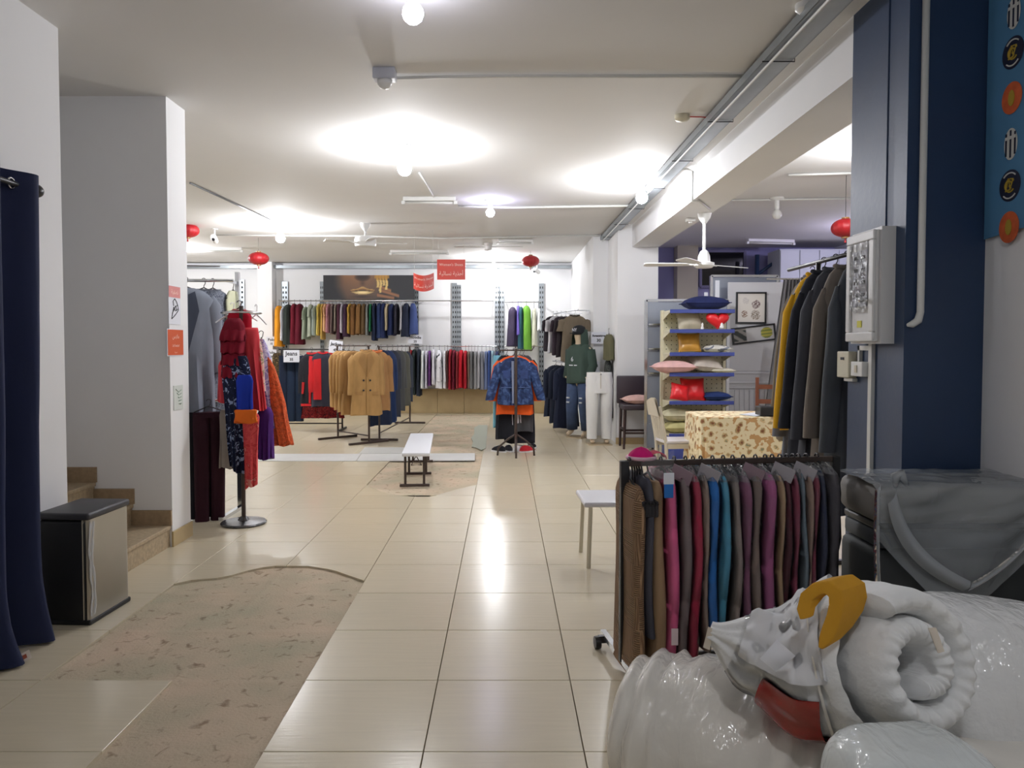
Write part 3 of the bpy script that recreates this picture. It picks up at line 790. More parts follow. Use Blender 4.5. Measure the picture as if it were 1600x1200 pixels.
def two_post_rack(name, label, a, b, z, foot, m, r=0.016, arms=0.22):
    """a rail between two posts a,b (x,y) on cross feet"""
    A = Vector((a[0], a[1], 0)); B = Vector((b[0], b[1], 0)); d = (B - A); ang = math.atan2(d.y, d.x)
    o = thing(name, label, 'rack', A, ang); L = d.length
    MB().tube([(-0.05, 0, z), (L + 0.05, 0, z)], r * 0.8, 10).build('rail', m, o, smooth=True, angle=50)
    for x in (0, L):
        MB().tube([(x, 0, 0.03), (x, 0, z)], r, 10).build('post', m, o, smooth=True, angle=50)
        MB().rbox(x - 0.02, x + 0.02, -foot, foot, 0.0, 0.035, b=0.006).build('foot', m, o)
    MB().tube([(0, 0, 0.12), (L, 0, 0.12)], r * 0.7, 8).build('stretcher', m, o)
    return o
g1 = at(573, 540, 11.45); g2 = at(527, 541, 12.25)
two_post_rack('coat_rack', 'brown metal rack carrying the camel coats', (g1.x - 0.0, 11.60), (g2.x, 12.25), za(540, 11.6), 0.36, M_brownmetal)
def Yrow(px): return 12.0 + (px - 592) / (658 - 592) * 3.4
rowz = [(590, 601, 547, 664, (40, 52, 80), 'navy', 'coat'), (600, 611, 548, 660, (38, 58, 100), 'denim blue', 'coat'), (609, 618, 548, 652, (58, 62, 76), 'slate grey', 'coat'),
        (617, 626, 548, 642, (84, 86, 88), 'mid grey', 'coat'), (624, 632, 549, 634, (92, 92, 84), 'olive grey', 'coat'), (630, 638, 550, 628, (48, 56, 72), 'dark slate', 'coat')]
edge_row(rowz, Yrow, 541, 'rail receding behind the camel coats', 'coats behind the camel coats', yaw=1.0)
g1 = at(592, 541, 11.95); g2 = at(640, 541, 14.6)
two_post_rack('coat_rack', 'dark rack receding behind the camel coats', (g1.x, 11.95), (g2.x, 14.6), za(541, 12.5), 0.3, M_brownmetal)

# ---- jeans and red-black jackets left of the camel coats
Yj = 13.4
zj = za(548, Yj)
for i, (px, rgb, w_) in enumerate([(449, (26, 36, 56), 0.30), (461, (30, 44, 66), 0.30)]):
    p = at(px, 548, Yj)
    trousers('jeans', 'dark navy jeans under the jeans sign, %s of the pair' % ('left' if i == 0 else 'right'), (p.x, Yj, zj), 0.05, 1.15, w_, 0.10, cloth(rgb), seed=40 + i, group='dark jeans')
M_rb = cloth((34, 34, 40)); M_red = cloth((196, 40, 44)); M_plaid = print_cloth('red_plaid', [(150, 30, 40), (60, 24, 34), (186, 60, 60), (40, 30, 40)], 24)
p = at(487, 545, 13.0)
c, sh = garment('sports_jacket', 'black jacket with red trim facing the room beside the jeans', 'jacket', p, -0.1, 0.92, 0.36, 0.16, M_rb, 'long', sl=0.62, seed=51, collar=M_red, flare=1.1)
patch('red_trim', c, sh, M_red, [(-0.02, 0.05), (0.015, 0.05), (0.02, 0.86), (-0.02, 0.86)], nu=3)
patch('red_trim', c, sh, M_red, [(-0.15, 0.50), (-0.10, 0.50), (-0.12, 0.70), (-0.16, 0.70)], nu=3)
patch('red_hem', c, sh, M_red, [(-0.17, 0.87), (0.17, 0.87), (0.17, 0.91), (-0.17, 0.91)], nu=10, nv=3)
for i, (px, rgb, rz, nm) in enumerate([(504, (54, 54, 66), 0.5, 'grey and red'), (513, (196, 42, 46), 0.7, 'bright red'), (521, (180, 38, 46), 0.9, 'deep red')]):
    p = at(px, 544, 12.9 + 0.1 * i)
    c, sh = garment('sports_jacket', '%s sports jacket between the black jacket and the camel coats' % nm, 'jacket', p, rz, 0.92, 0.38, 0.13, cloth(rgb), 'long', sl=0.6, seed=60 + i, collar=M_red, sleeve_m=M_red if i == 0 else None, group='red sports jackets')
    if i == 0: patch('red_panel', c, sh, M_red, [(-0.17, 0.12), (-0.05, 0.10), (-0.05, 0.8), (-0.18, 0.8)])
for i, px in enumerate([485, 505, 523]):
    p = at(px, 622, 13.3)
    garment('plaid_skirt', 'red plaid skirt on the low rail, %s from the left' % ORD[i], 'skirt', p, 0.15 * (i - 1), 0.30, 0.26, 0.09, M_plaid, None, seed=70 + i, group='plaid skirts', sd=0.03, neck=0.10, flare=1.35, nf=5, folds=0.25, z0=-0.05)
g1 = at(440, 546, 13.45); g2 = at(534, 546, 13.45)
two_post_rack('clothes_rack', 'dark rack carrying jeans and red jackets', (g1.x, 13.45), (g2.x, 13.45), za(546, 13.45), 0.3, M_black)
p = at(434, 545, 13.6)
garment('camouflage_shirt', 'brown camouflage top hanging below the orange dress', 'top', p, 0.5, 0.55, 0.20, 0.12, print_cloth('camouflage', [(60, 48, 34), (96, 78, 50), (40, 36, 28), (140, 116, 76)], 18), None, seed=81)

# ---- price cards
def card(px0, py0, px1, py1, Y, lines, label, tilt=0.0, m=None, mt=None, rod=None):
    a = at(px0, py0, Y); b = at(px1, py1, Y)
    o = thing('price_card', label, 'sign', ((a.x + b.x) / 2, Y, (a.z + b.z) / 2), rot=(0, tilt, 0))
    w_, h_ = (b.x - a.x), (a.z - b.z)
    MB().box(-w_ / 2, w_ / 2, -0.004, 0.004, -h_ / 2, h_ / 2).build('card', m or M_paper, o)
    for body, fx, fz, fs in lines:
        text(body, h_ * fs, mt or M_ink, o, (fx * w_, -0.006, fz * h_), bold=0.0025)
    return o
card(443, 547, 468, 566, 13.2, [('Jeans', 0, 0.20, 0.48), ('35', 0, -0.28, 0.30)], 'white price card above the dark jeans')
card(514, 532, 535, 552, 12.5, [('Jacket', 0, 0.2, 0.34), ('45', 0, -0.25, 0.3)], 'white price card tilted above the red jackets', tilt=0.12)
card(638, 523, 660, 537, YB - 0.03, [('Hoodie', 0, 0.2, 0.42), ('25', 0, -0.26, 0.36)], 'white price card at the left end of the lower back rail', tilt=0.05)
card(416, 526, 432, 540, 16.574, [('Polo', 0, 0.15, 0.42), ('15', 0, -0.3, 0.3)], 'upper white card on the tan pilaster')
card(416, 546, 432, 560, 16.574, [('Polo', 0, 0.15, 0.42), ('20', 0, -0.3, 0.3)], 'lower white card on the tan pilaster')
card(924, 519, 947, 537, 12.5, [('Sweatshirts', 0, 0.18, 0.24), ('30', 0, -0.22, 0.36)], 'white card on the partition beside the mannequin cap')
card(915, 565, 937, 582, 12.4, [('Hats', 0.05, 0.15, 0.45), ('20', 0, -0.3, 0.3)], 'white card above the white trousers')

# ---- poster and hanging signs
def poster_ink(u, v):
    """lower half of a dark face, golden lips, a hand with dripping gold"""
    x = (u - 0.43) * 3.75; y = v
    def mixc(a, b, k): k = max(0, min(1, k)); return tuple(p + (q - p) * k for p, q in zip(a, b))
    c = (20, 21, 28)
    jaw = 1.18 - 0.55 * max(0, 0.55 - y)
    k = 1 - (abs(x + 0.05) / jaw) ** 2.2
    if k > 0:
        side = 0.5 + 0.5 * math.sin((x + 1.25) * 1.5)            # cheek catches the light on the left
        c = mixc(c, (140, 98, 66), min(1, k * 1.5) * (0.35 + 0.65 * side) * (0.55 + 0.45 * y))
    n = (x / 0.36) ** 2 + ((y - 0.93) / 0.20) ** 2
    if n < 1: c = mixc((40, 24, 18), c, n ** 1.5)
    c = mixc(c, (50, 30, 22), 0.6 * math.exp(-((x / 0.10) ** 2 + ((y - 0.68) / 0.12) ** 2)))
    top = 0.47 + 0.05 * math.cos(x * 9) * math.exp(-(x / 0.3) ** 2) - 0.28 * x * x; mid = 0.36 + 0.02 * math.cos(x * 7); bot = 0.20 + 0.55 * x * x
    if abs(x) < 0.50:
        if mid < y < top: c = mixc((120, 78, 40), (196, 156, 92), (y - mid) / max(.01, top - mid))
        elif bot < y <= mid: c = mixc((150, 112, 62), (244, 222, 160), math.exp(-((y - 0.29) / 0.05) ** 2) * math.exp(-(x / 0.3) ** 2) + 0.2)
        if abs(y - mid) < 0.018: c = (56, 30, 18)
    c = mixc(c, (30, 18, 16), 0.7 * math.exp(-((x / 0.35) ** 2 + ((y - 0.12) / 0.05) ** 2)))
    for fx, fy, fl, sl in ((0.62, 0.55, 0.55, -0.35), (0.70, 0.38, 0.8, -0.30), (0.60, 0.18, 0.7, -0.18)):
        if fx < x < fx + fl:
            h = abs(y - (fy + sl * (x - fx)))
            if h < 0.09: c = mixc((150, 98, 60), c, (h / 0.09) ** 2)
    for dx, dl in ((0.62, 0.5), (0.74, 0.72), (0.86, 0.42), (0.98, 0.6)):
        if abs(x - dx - 0.02 * math.sin(12 * y)) < 0.045 and y > 1 - dl: c = (186, 140, 52) if y > 0.8 else (216, 184, 110)
    if 0.5 < x < 1.1 and y > 0.86: c = mixc(c, (176, 126, 44), 0.8)
    return c
pa, pb = at(505, 430, 16.55), at(648, 468, 16.55)
po = thing('poster', 'dark photographic poster of a face with golden lips on the back wall', 'poster', ((pa.x + pb.x) / 2, 16.55, (pa.z + pb.z) / 2))
pw, ph_ = pb.x - pa.x, pa.z - pb.z
MB().rbox(-pw / 2, pw / 2, 0.002, 0.03, -ph_ / 2, ph_ / 2, b=0.004, seg=1).build('board', M_black, po)
printed('print', pw, ph_, 150, 42, poster_ink, attr_mat('poster_print', 0.45), po, Matrix.Translation((0, 0, 0)))
for s in (-1, 1): MB().box(s * pw * 0.44 - 0.02, s * pw * 0.44 + 0.02, 0.03, 0.25, -0.03, 0.03).build('bracket', M_steel, po)
M_sign = mat('orange_red_sign', (206, 66, 52), rough=0.35)
M_signtext = mat('pale_sign_lettering', (246, 214, 200), rough=0.5)
AR1 = 'ﺔﻴﺋﺎﺴﻧ ﺔﻳﺬﺣأ'
def hung_sign(px0, py0, px1, py1, Y, label, bow=0.0):
    a = at(px0, py0, Y); b = at(px1, py1, Y); w_, h_ = b.x - a.x, a.z - b.z
    o = thing('hanging_sign', label, 'sign', ((a.x + b.x) / 2, Y, (a.z + b.z) / 2))
    def sag(x): return -bow * (1 - (2 * x / w_) ** 2)
    mb = MB(); n = 12
    for k in range(2):
        mb.grid(lambda u, v, k=k: ((u - .5) * w_, -0.003 + 0.006 * k + sag((u - .5) * w_) * 0.8, (v - .5) * h_ + sag((u - .5) * w_)), n, 4)
    m_ = n * 4; ring = list(range(n)) + [j * n + n - 1 for j in range(1, 4)] + [3 * n + i for i in range(n - 2, -1, -1)] + [j * n for j in (2, 1)]
    for p_, q_ in zip(ring, ring[1:] + ring[:1]): mb.f.append((p_, q_, m_ + q_, m_ + p_))
    mb.build('panel', M_sign, o, smooth=True, angle=50)
    for body, z, sz, sx in (("Women's Shoes", 0.24, 0.19, 0.95), (AR1, -0.2, 0.27, 0.9)):
        t = text(body, h_ * sz, M_signtext, o, (0, 0, 0), name='lettering', sx=1, bold=0.0)
        for v in t.data.vertices:          # lay the letters on the (bowed) panel
            x = v.co.x * sx; v.co.z = -(-0.006 + sag(x) * 0.8); v.co.x = x; v.co.y = v.co.y + z * h_ + sag(x)
    for s in (-1, 1):
        MB().tube([(s * w_ * 0.45, 0, h_ * 0.48), (s * w_ * 0.45, 0, CEIL - o.location.z)], 0.002, 5).build('string', M_pvc, o)
hung_sign(683, 405.5, 727, 437, 13.0, 'flat red sign with pale lettering hanging below the ceiling')
hung_sign(646, 426, 678, 451, 12.0, 'bowed orange-red sign hanging left of the flat red sign', bow=0.05)
# ------------------------------------------------------------------ left side
# round stand with scarves and tops
gs = ground(381, 818)
SX, SY = gs.x, gs.y
st = thing('round_clothes_stand', 'black round-based pole stand carrying colourful scarves and tops', 'clothes stand', (SX, SY, 0))
zt = za(478, SY)
MB().lathe([(0.185, 0), (0.19, 0.012), (0.18, 0.022), (0.05, 0.034), (0.03, 0.06)], 40).build('base', mat('dark_base_metal', (92, 92, 94), rough=0.25, metal=0.7), st, smooth=True, angle=30)
MB().tube([(0, 0, 0.03), (0, 0, zt)], 0.018, 12).build('pole', M_brownmetal, st, smooth=True, angle=50)
ring = [(0.16 * math.cos(a), 0.16 * math.sin(a), zt - 0.06) for a in [2 * PI * k / 24 for k in range(25)]]
mb = MB(); mb.tube(ring, 0.008, 8); mb.build('ring', M_chrome, st, smooth=True)
for k in range(4):
    a = PI / 2 * k + 0.4
    MB().tube([(0, 0, zt - 0.03), (0.16 * math.cos(a), 0.16 * math.sin(a), zt - 0.06)], 0.006, 6).build('arm', M_chrome, st)
def on_stand(name, label, cat, px0, px1, py0, py1, dy, th, m, rz=0.0, **k):
    Y = SY + dy; zt_ = za(py0, Y); zb = za(py1, Y); X = xa((px0 + px1) / 2, Y, (zt_ + zb) / 2)
    wd = (px1 - px0) * Y / F
    return garment(name, label, cat, (X, Y, zt_ + 0.05), rz, zt_ - zb, wd, th, m, z0=-0.05, group='clothes on the round stand', **k)
on_stand('halter_blouse', 'bright red strappy top at the top of the round stand', 'top', 356, 393, 483, 560, 0.03, 0.08, cloth((186, 26, 50)), seed=1, neck=0.05, sd=0.06, flare=1.2)
b, sh = on_stand('ruffled_blouse', 'dark red ruffled blouse on the round stand', 'blouse', 346, 386, 497, 592, -0.10, 0.16, cloth((112, 14, 34)), seed=2, sd=0.16, neck=0.05, nf=5, folds=0.3, flare=0.8, hanger=False)
for k in range(4):
    d = 0.10 + 0.10 * k
    mb = MB(); mb.grid(lambda u, v, d=d, k=k: ((u - .5) * 0.2, sh.front((u - .5) * 0.2, d + 0.09 * v) - 0.006 - 0.03 * v * (0.6 + 0.5 * math.sin(22 * u + k)), -0.05 - d - 0.09 * v + 0.006 * math.sin(20 * u)), 24, 4)
    mb.build('ruffle', cloth((124, 16, 38)), b, smooth=True)
M_coral = cloth((190, 54, 62)); M_navyprint = print_cloth('navy_white_print', [(22, 28, 52), (26, 34, 66), (20, 26, 48), (150, 166, 200)], 20)
on_stand('coral_dress', 'coral red wrap dress hanging to the right of the dark blouse', 'dress', 376, 404, 512, 640, -0.05, 0.12, M_coral, rz=0.3, lean=0.08, e=2.2, nf=3, folds=0.2, seed=4, sleeves='long', sl=0.46, sr=(0.05, 0.04), sleeve_m=print_cloth('pink_floral', [(226, 170, 160), (220, 186, 176), (150, 150, 110), (214, 120, 120)], 18), hanger=False)
on_stand('navy_scarf', 'navy scarf with white print hanging down the left of the stand', 'scarf', 346, 392, 556, 736, -0.16, 0.10, M_navyprint, seed=5, neck=0.09, sd=0.14, flare=0.62, nf=4, folds=0.3, lean=0.03, e=2.0, tilt=-0.5, hanger=False)
on_stand('blue_scarf', 'royal blue scarf folded over the navy scarf', 'scarf', 369, 396, 586, 645, -0.23, 0.05, cloth((30, 56, 170)), seed=6, sd=0.05, neck=0.05, flare=0.95, e=2.0, folds=0.25, hanger=False)
on_stand('orange_band', 'small orange folded cloth below the blue scarf', 'scarf', 366, 402, 640, 660, -0.25, 0.05, cloth((226, 110, 36)), seed=7, sd=0.01, neck=0.08, flare=1.0, hanger=False)
on_stand('coral_scarf', 'long coral and pink scarf hanging almost to the stand base', 'scarf', 379, 406, 646, 760, -0.21, 0.07, print_cloth('coral_stripe', [(206, 70, 76), (214, 84, 84), (196, 60, 66), (214, 140, 130)], 9), seed=8, sd=0.03, neck=0.05, flare=0.7, nf=3, folds=0.35, e=2.2, tilt=0.4, hanger=False)
on_stand('coral_blouse', 'coral top with a cream cuff at the left of the stand', 'top', 342, 362, 563, 628, 0.05, 0.08, cloth((214, 74, 84)), seed=9, sd=0.05, neck=0.03, hanger=False)
on_stand('lavender_shirt', 'lavender striped shirt on the far side of the stand', 'shirt', 396, 422, 530, 668, 0.14, 0.09, print_cloth('lavender_stripe', [(150, 140, 190), (196, 190, 214), (120, 112, 170)], 12), rz=0.6, lean=0.12, seed=10, sd=0.24, neck=0.02, e=2.2)
on_stand('purple_dress', 'deep purple dress hanging below the lavender shirt', 'dress', 403, 427, 636, 716, 0.05, 0.12, cloth((70, 30, 104)), seed=11, sd=0.06, neck=0.03, e=2.2, folds=0.2, hanger=False)
on_stand('knitted_scarf', 'chunky orange knitted scarf on the right of the stand', 'scarf', 404, 434, 558, 696, 0.16, 0.08, mat('orange_knit', (204, 86, 40), rough=0.9, var=0.4, scale=40, bump=1.0, bscale=70), rz=0.3, lean=0.16, seed=12, sd=0.40, neck=0.015, flare=1.05, e=2.0, hanger=False)
on_stand('grey_cardigan', 'grey-beige cardigan hem showing below the navy scarf', 'cardigan', 344, 368, 640, 730, 0.10, 0.10, cloth((150, 140, 132)), seed=13, sd=0.05, neck=0.05, hanger=False)
for i, (px, py, rz, dy) in enumerate([(363, 477, 0.9, 0.05), (372, 474, 0.2, 0.1), (400, 480, -0.7, 0.12)]):
    p = at(px, py, SY + dy)
    o = thing('empty_hanger', 'empty pale hanger on the round stand, %s from the left' % ORD[i], 'hanger', p, rz, group='empty hangers')
    hanger_mesh(0.34, 0.10).build('wire', M_hangw, o)

# tall rack just behind the white column: grey coats above, trousers below
Yk = 6.5
zr = za(436, Yk)
rk = thing('wall_rack', 'chrome two-tier rack behind the white column', 'rack', (-2.95, Yk + 0.15, 0))
for x in (-0.35, 0.5):
    MB().box(x - 0.018, x + 0.018, 0.26, 0.30, 0, zr + 0.1).build('post', M_chrome, rk)
for z in (zr, 1.03):
    MB().tube([(-0.6, 0, z), (0.56, 0, z)], 0.014, 10).build('rail', M_chrome, rk, smooth=True)
    for x in (-0.35, 0.5): MB().box(x - 0.008, x + 0.008, 0, 0.28, z - 0.014, z + 0.014).build('arm', M_chrome, rk)
for x in (-0.35, 0.5): MB().box(x - 0.02, x + 0.02, -0.2, 0.3, 0, 0.03).build('foot', M_chrome, rk)
M_gsuit = cloth((128, 134, 146)); M_gsuit2 = cloth((104, 108, 118))
def left_g(label, px, py, rz, L, w_, th, m, nm='grey_coat', **k):
    Y = Yk + 0.15; z = za(436, Yk)
    return garment(nm, label, 'coat', (xa(px, Y, 1.7), Y + k.pop('dy', 0), z), rz, L, w_, th, m, **k)
c, sh = left_g('light grey-blue coat with dark lapel, nearest on the rack behind the column', 300, 0, 0.45, 1.36, 0.46, 0.17, M_gsuit, sleeves='long', sl=0.66, seed=21, sr=(0.08, 0.06), dy=-0.12, flare=1.05, folds=0.28, nf=3)
patch('lapel', c, sh, cloth((72, 78, 92)), [(-0.07, 0.03), (-0.015, 0.06), (0.0, 0.55), (-0.10, 0.2)])
patch('lapel', c, sh, cloth((72, 78, 92)), [(0.015, 0.06), (0.07, 0.03), (0.10, 0.2), (0.01, 0.55)])
left_g('mid grey coat, second on the rack behind the column', 318, 0, 0.9, 1.30, 0.42, 0.10, M_gsuit2, sleeves='long', sl=0.6, seed=22, sr=(0.06, 0.05), dy=0.02)
left_g('grey checked coat, rightmost on the rack behind the column', 330, 0, 1.1, 1.20, 0.40, 0.09, print_cloth('grey_check', [(104, 110, 122), (124, 130, 142), (84, 90, 104)], 30), sleeves='long', sl=0.58, seed=23, sr=(0.055, 0.045), dy=0.05)
left_g('pale yellow shirt at the right end of the rack behind the column', 349, 0, 1.5, 0.55, 0.30, 0.04, cloth((206, 208, 178)), nm='pale_shirt', seed=24, dy=0.25)
for i, (px, rgb, rz, L, lab) in enumerate([(327, (50, 20, 32), 0.5, 0.96, 'maroon trousers hanging below the grey coats'), (313, (28, 28, 34), 0.7, 0.90, 'black trousers hanging below the grey coats'), (300, (188, 184, 172), 1.2, 0.82, 'cream trousers beside the white column')]):
    Y = Yk - 0.02 + 0.05 * i
    trousers('trousers', lab, (xa(px, Y, 0.6), Y, 1.03), rz, L, 0.26, 0.10, cloth(rgb), seed=30 + i)

# notices on the white column
M_orange = mat('orange_notice', (206, 88, 44), rough=0.6)
M_pink = mat('pink_notice', (216, 140, 136), rough=0.6)
XN = -2.497
def notice(name, label, px0, py0, px1, py1, m):
    """flat sheet on the column's aisle face (plane X = XN)"""
    y0 = -XN * F / (HX - px0) - 0.05; y1 = -XN * F / (HX - px1) - 0.05
    ym = (y0 + y1) / 2; z1, z0 = za(py0, ym), za(py1, ym)
    o = thing(name, label, 'notice', (XN, ym, (z0 + z1) / 2), PI / 2)
    w_, h_ = abs(y1 - y0), z1 - z0
    MB().box(-w_ / 2, w_ / 2, -0.002, 0.002, -h_ / 2, h_ / 2).build('sheet', m, o)
    return o, w_, h_
o, w_, h_ = notice('paper_notice', 'pink and white notice with a shoe sketch on the white column', 269, 447, 287, 507, M_paper)
MB().box(-w_ * 0.48, w_ * 0.48, -0.004, -0.002, h_ * 0.2, h_ * 0.49).build('pink_header', M_pink, o)
text('ﺔﻴﻔﺼﺗ', h_ * 0.16, M_signtext, o, (0, -0.005, h_ * 0.34))
sk = MB()
for pts in ([(-.28, -.36), (-.2, -.2), (-.05, -.1), (.05, -.02), (.25, .0), (.3, -.12), (.1, -.22), (-.1, -.3), (-.28, -.36)], [(-.1, -.02), (-.15, .1), (0, .17), (.15, .1), (.25, 0)], [(-.2, -.22), (-.1, -.05), (.05, -.15)], [(.1, -.02), (.12, -.14), (.28, -.08)]):
    sk.tube([(x * w_, -0.0035, z * h_) for x, z in pts], 0.003, 5)
sk.build('shoe_sketch', M_ink, o)
o, w_, h_ = notice('paper_notice', 'orange notice with white lettering on the white column', 266, 514, 291, 556, M_paper)
MB().box(-w_ * 0.47, w_ * 0.47, -0.004, -0.002, -h_ * 0.47, h_ * 0.47).build('orange_panel', M_orange, o)
text('ﺲﺑﻼﻣ', h_ * 0.22, M_signtext, o, (0, -0.005, h_ * 0.22))
text('Left Standard', h_ * 0.145, M_signtext, o, (0, -0.005, -h_ * 0.12), sx=0.75)
text('ﺔﻴﻔﺼﺗ', h_ * 0.09, M_signtext, o, (0, -0.005, -h_ * 0.37))
o, w_, h_ = notice('wall_sticker', 'faded green sticker low on the white column', 275, 602, 289, 640, mat('faded_sticker', (214, 220, 214), rough=0.6))
mb = MB()
for k in range(5):
    mb.tube([(-w_ * 0.3 + 0.02 * k, -0.003, h_ * (0.35 - 0.16 * k)), (0, -0.003, h_ * (0.22 - 0.12 * k)), (w_ * 0.3, -0.003, h_ * (0.3 - 0.14 * k))], 0.003, 5)
mb.build('drawing', mat('green_sticker_ink', (136, 160, 140)), o)

# navy curtain on a rod along the near left wall
cu = thing('curtain_rod', 'black curtain rod with a ball finial on the near left wall', 'curtain rod', (-2.47, 3.95, 2.33))
MB().tube([(0, -2.2, 0), (0, 0.0, 0)], 0.014, 12).build('rod', M_black, cu, smooth=True, angle=50)
MB().lathe([(0.014, -0.01), (0.022, 0.0), (0.014, 0.012), (0.03, 0.03), (0.036, 0.05), (0.03, 0.07), (0.004, 0.082)], 18, Matrix.Rotation(-PI / 2, 4, 'X')).build('finial', M_black, cu, smooth=True)
for y in (-0.25, -1.9): MB().tube([(0, y, 0), (-0.12, y, 0)], 0.009, 8).build('bracket', M_black, cu)
M_curt = mat('navy_curtain', (20, 31, 66), rough=0.85, var=0.12, scale=3, stretch=(1, 1, 0.3))
ct = thing('curtain', 'navy blue eyelet curtain pooling on the floor at the left edge', 'curtain', (-2.47, 3.0, 0))
def cur(u, v, off=0.0):
    y = -1.3 + 2.25 * u                      # along the wall (local; runs from the camera to the far edge)
    z = 2.40 - 2.385 * v
    amp = 0.055 + 0.05 * v
    x = amp * math.sin(2 * PI * 7.5 * u + 0.8 * math.sin(2.2 * v + 5 * u)) + 0.03 * v + 0.03 * v * v
    if v > 0.93: x += 0.07 * (v - 0.93) / 0.07 * (0.5 + 0.5 * math.sin(2 * PI * 3 * u)); 
    yy = y - (0.16 * v - 0.07 * max(0, v - 0.86) / 0.14) * u + 0.012 * math.sin(9 * v + 12 * u) * v
    return (x + off, yy, max(0.012, z + 0.006 * math.sin(30 * u)))
mb = MB(); mb.grid(lambda u, v: cur(u, v), 110, 40); mb.grid(lambda u, v: cur(u, v, 0.006), 110, 40)
mb.build('cloth', M_curt, ct, smooth=True)
for k in range(12):
    u = (k + 0.5) / 15 * 1.0 + 0.17
    if u > 0.98: break
    c = cur(u, 0.03)
    mb = MB(); mb.tube([(c[0] * 0.2 + 0.004 + 0.0 * a, c[1] + 0.026 * math.cos(a), 2.33 + 0.026 * math.sin(a)) for a in [2 * PI * q / 16 for q in range(17)]], 0.005, 6)
    mb.build('eyelet', M_chrome, ct, smooth=True)
tg = ground(22, 1040)
MB().box(0.0, 0.004, -0.03, 0.03, -0.045, 0.0, T(tg.x + 2.47 + 0.04, tg.y - 3.0, 0.06, rz=-0.6, rx=0.25)).build('care_label', mat('care_label', (206, 196, 188)), ct)
MB().box(0.0045, 0.006, -0.026, 0.012, -0.03, -0.01, T(tg.x + 2.47 + 0.04, tg.y - 3.0, 0.06, rz=-0.6, rx=0.25)).build('label_print', mat('care_label_print', (150, 74, 52)), ct)

# pedal bin
bn = thing('pedal_bin', 'black and stainless rectangular bin standing before the staircase', 'bin', (-2.375, 4.22, 0), math.radians(-3))
M_binblack = mat('black_bin_plastic', (24, 25, 28), rough=0.5)
M_stain = mat('brushed_stainless', (176, 174, 168), rough=0.28, metal=0.95, var=0.04, scale=4, bump=0.03, bscale=4)
MB().rbox(-0.145, 0.125, -0.19, 0.20, 0.012, 0.57, b=0.02, seg=3).build('body', M_binblack, bn, smooth=True, angle=30)
def binface(u, v):
    a = (u - 0.5) * 2; y = 0.005 + 0.198 * a
    x = 0.143 - 0.014 * max(0, abs(a) - 0.86) / 0.14 * (max(0, abs(a) - 0.86) / 0.14)
    return (x, y, 0.028 + 0.545 * v)
mb = MB(); mb.grid(binface, 40, 3); mb.grid(lambda u, v: (binface(u, v)[0] - 0.022, *binface(u, v)[1:]), 40, 3); mb.build('steel_front', M_stain, bn, smooth=True)
MB().rbox(-0.15, 0.15, -0.20, 0.21, 0.572, 0.612, b=0.014, seg=3).build('lid', mat('dark_grey_lid', (58, 58, 62), rough=0.45), bn, smooth=True, angle=30)
MB().rbox(-0.148, 0.148, -0.196, 0.206, 0.0, 0.028, b=0.008).build('base_rim', M_binblack, bn)
mb = MB(); mb.grid(lambda u, v: (0.1445 + 0.004 * fold_noise(u * 3, v * 14, 3) + 0.003 * math.sin(9 * u), -0.165 + (0.022 + 0.012 * fold_noise(1, v * 6, 2)) * (u * 2 - 1) + 0.01 * math.sin(7 * v), 0.05 + 0.51 * v), 8, 40)
mb.build('peeling_film', plastic_film('peeling_film', alpha=0.55, bscale=40, ior=1.4), bn, smooth=True)

# ------------------------------------------------------------------ mid floor
# low folding bench
gb = ground(646, 762); gb2 = ground(672, 713)
Yb0, Yb1 = gb.y + 0.06, 9.72
zb = za(708, Yb0) 
Xb0 = xa(650, Yb0, 0.3); Xb1 = xa(659, Yb1, 0.3)
be = thing('folding_bench', 'low white folding bench on brown metal legs in mid floor', 'bench', (Xb0, Yb0, 0), math.atan2(Yb1 - Yb0, Xb1 - Xb0) - PI / 2)
Lb = Yb1 - Yb0; hwb = 0.15
MB().rbox(-hwb, hwb, -0.06, Lb + 0.06, zb - 0.03, zb + 0.012, b=0.012, seg=2).build('bench_top', mat('white_bench_top', (232, 234, 240), rough=0.4), be, smooth=True, angle=30)
for y in (0.0, Lb * 0.45, Lb):
    MB().rbox(-0.175, 0.145, y - 0.02, y + 0.02, 0, 0.03, b=0.006).build('foot', M_brownmetal, be)
    for x in (-0.115, 0.085): MB().tube([(x, y, 0.03), (x, y, zb - 0.03)], 0.014, 10).build('leg', M_brownmetal, be, smooth=True, angle=50)
    if y < Lb: MB().tube([(-0.0, y + 0.02, zb - 0.03), (-0.06, y + 0.20, 0.20), (0.05, y + 0.20, 0.20), (-0.0, y + 0.02, zb - 0.03)], 0.006, 6).build('brace', M_brownmetal, be)

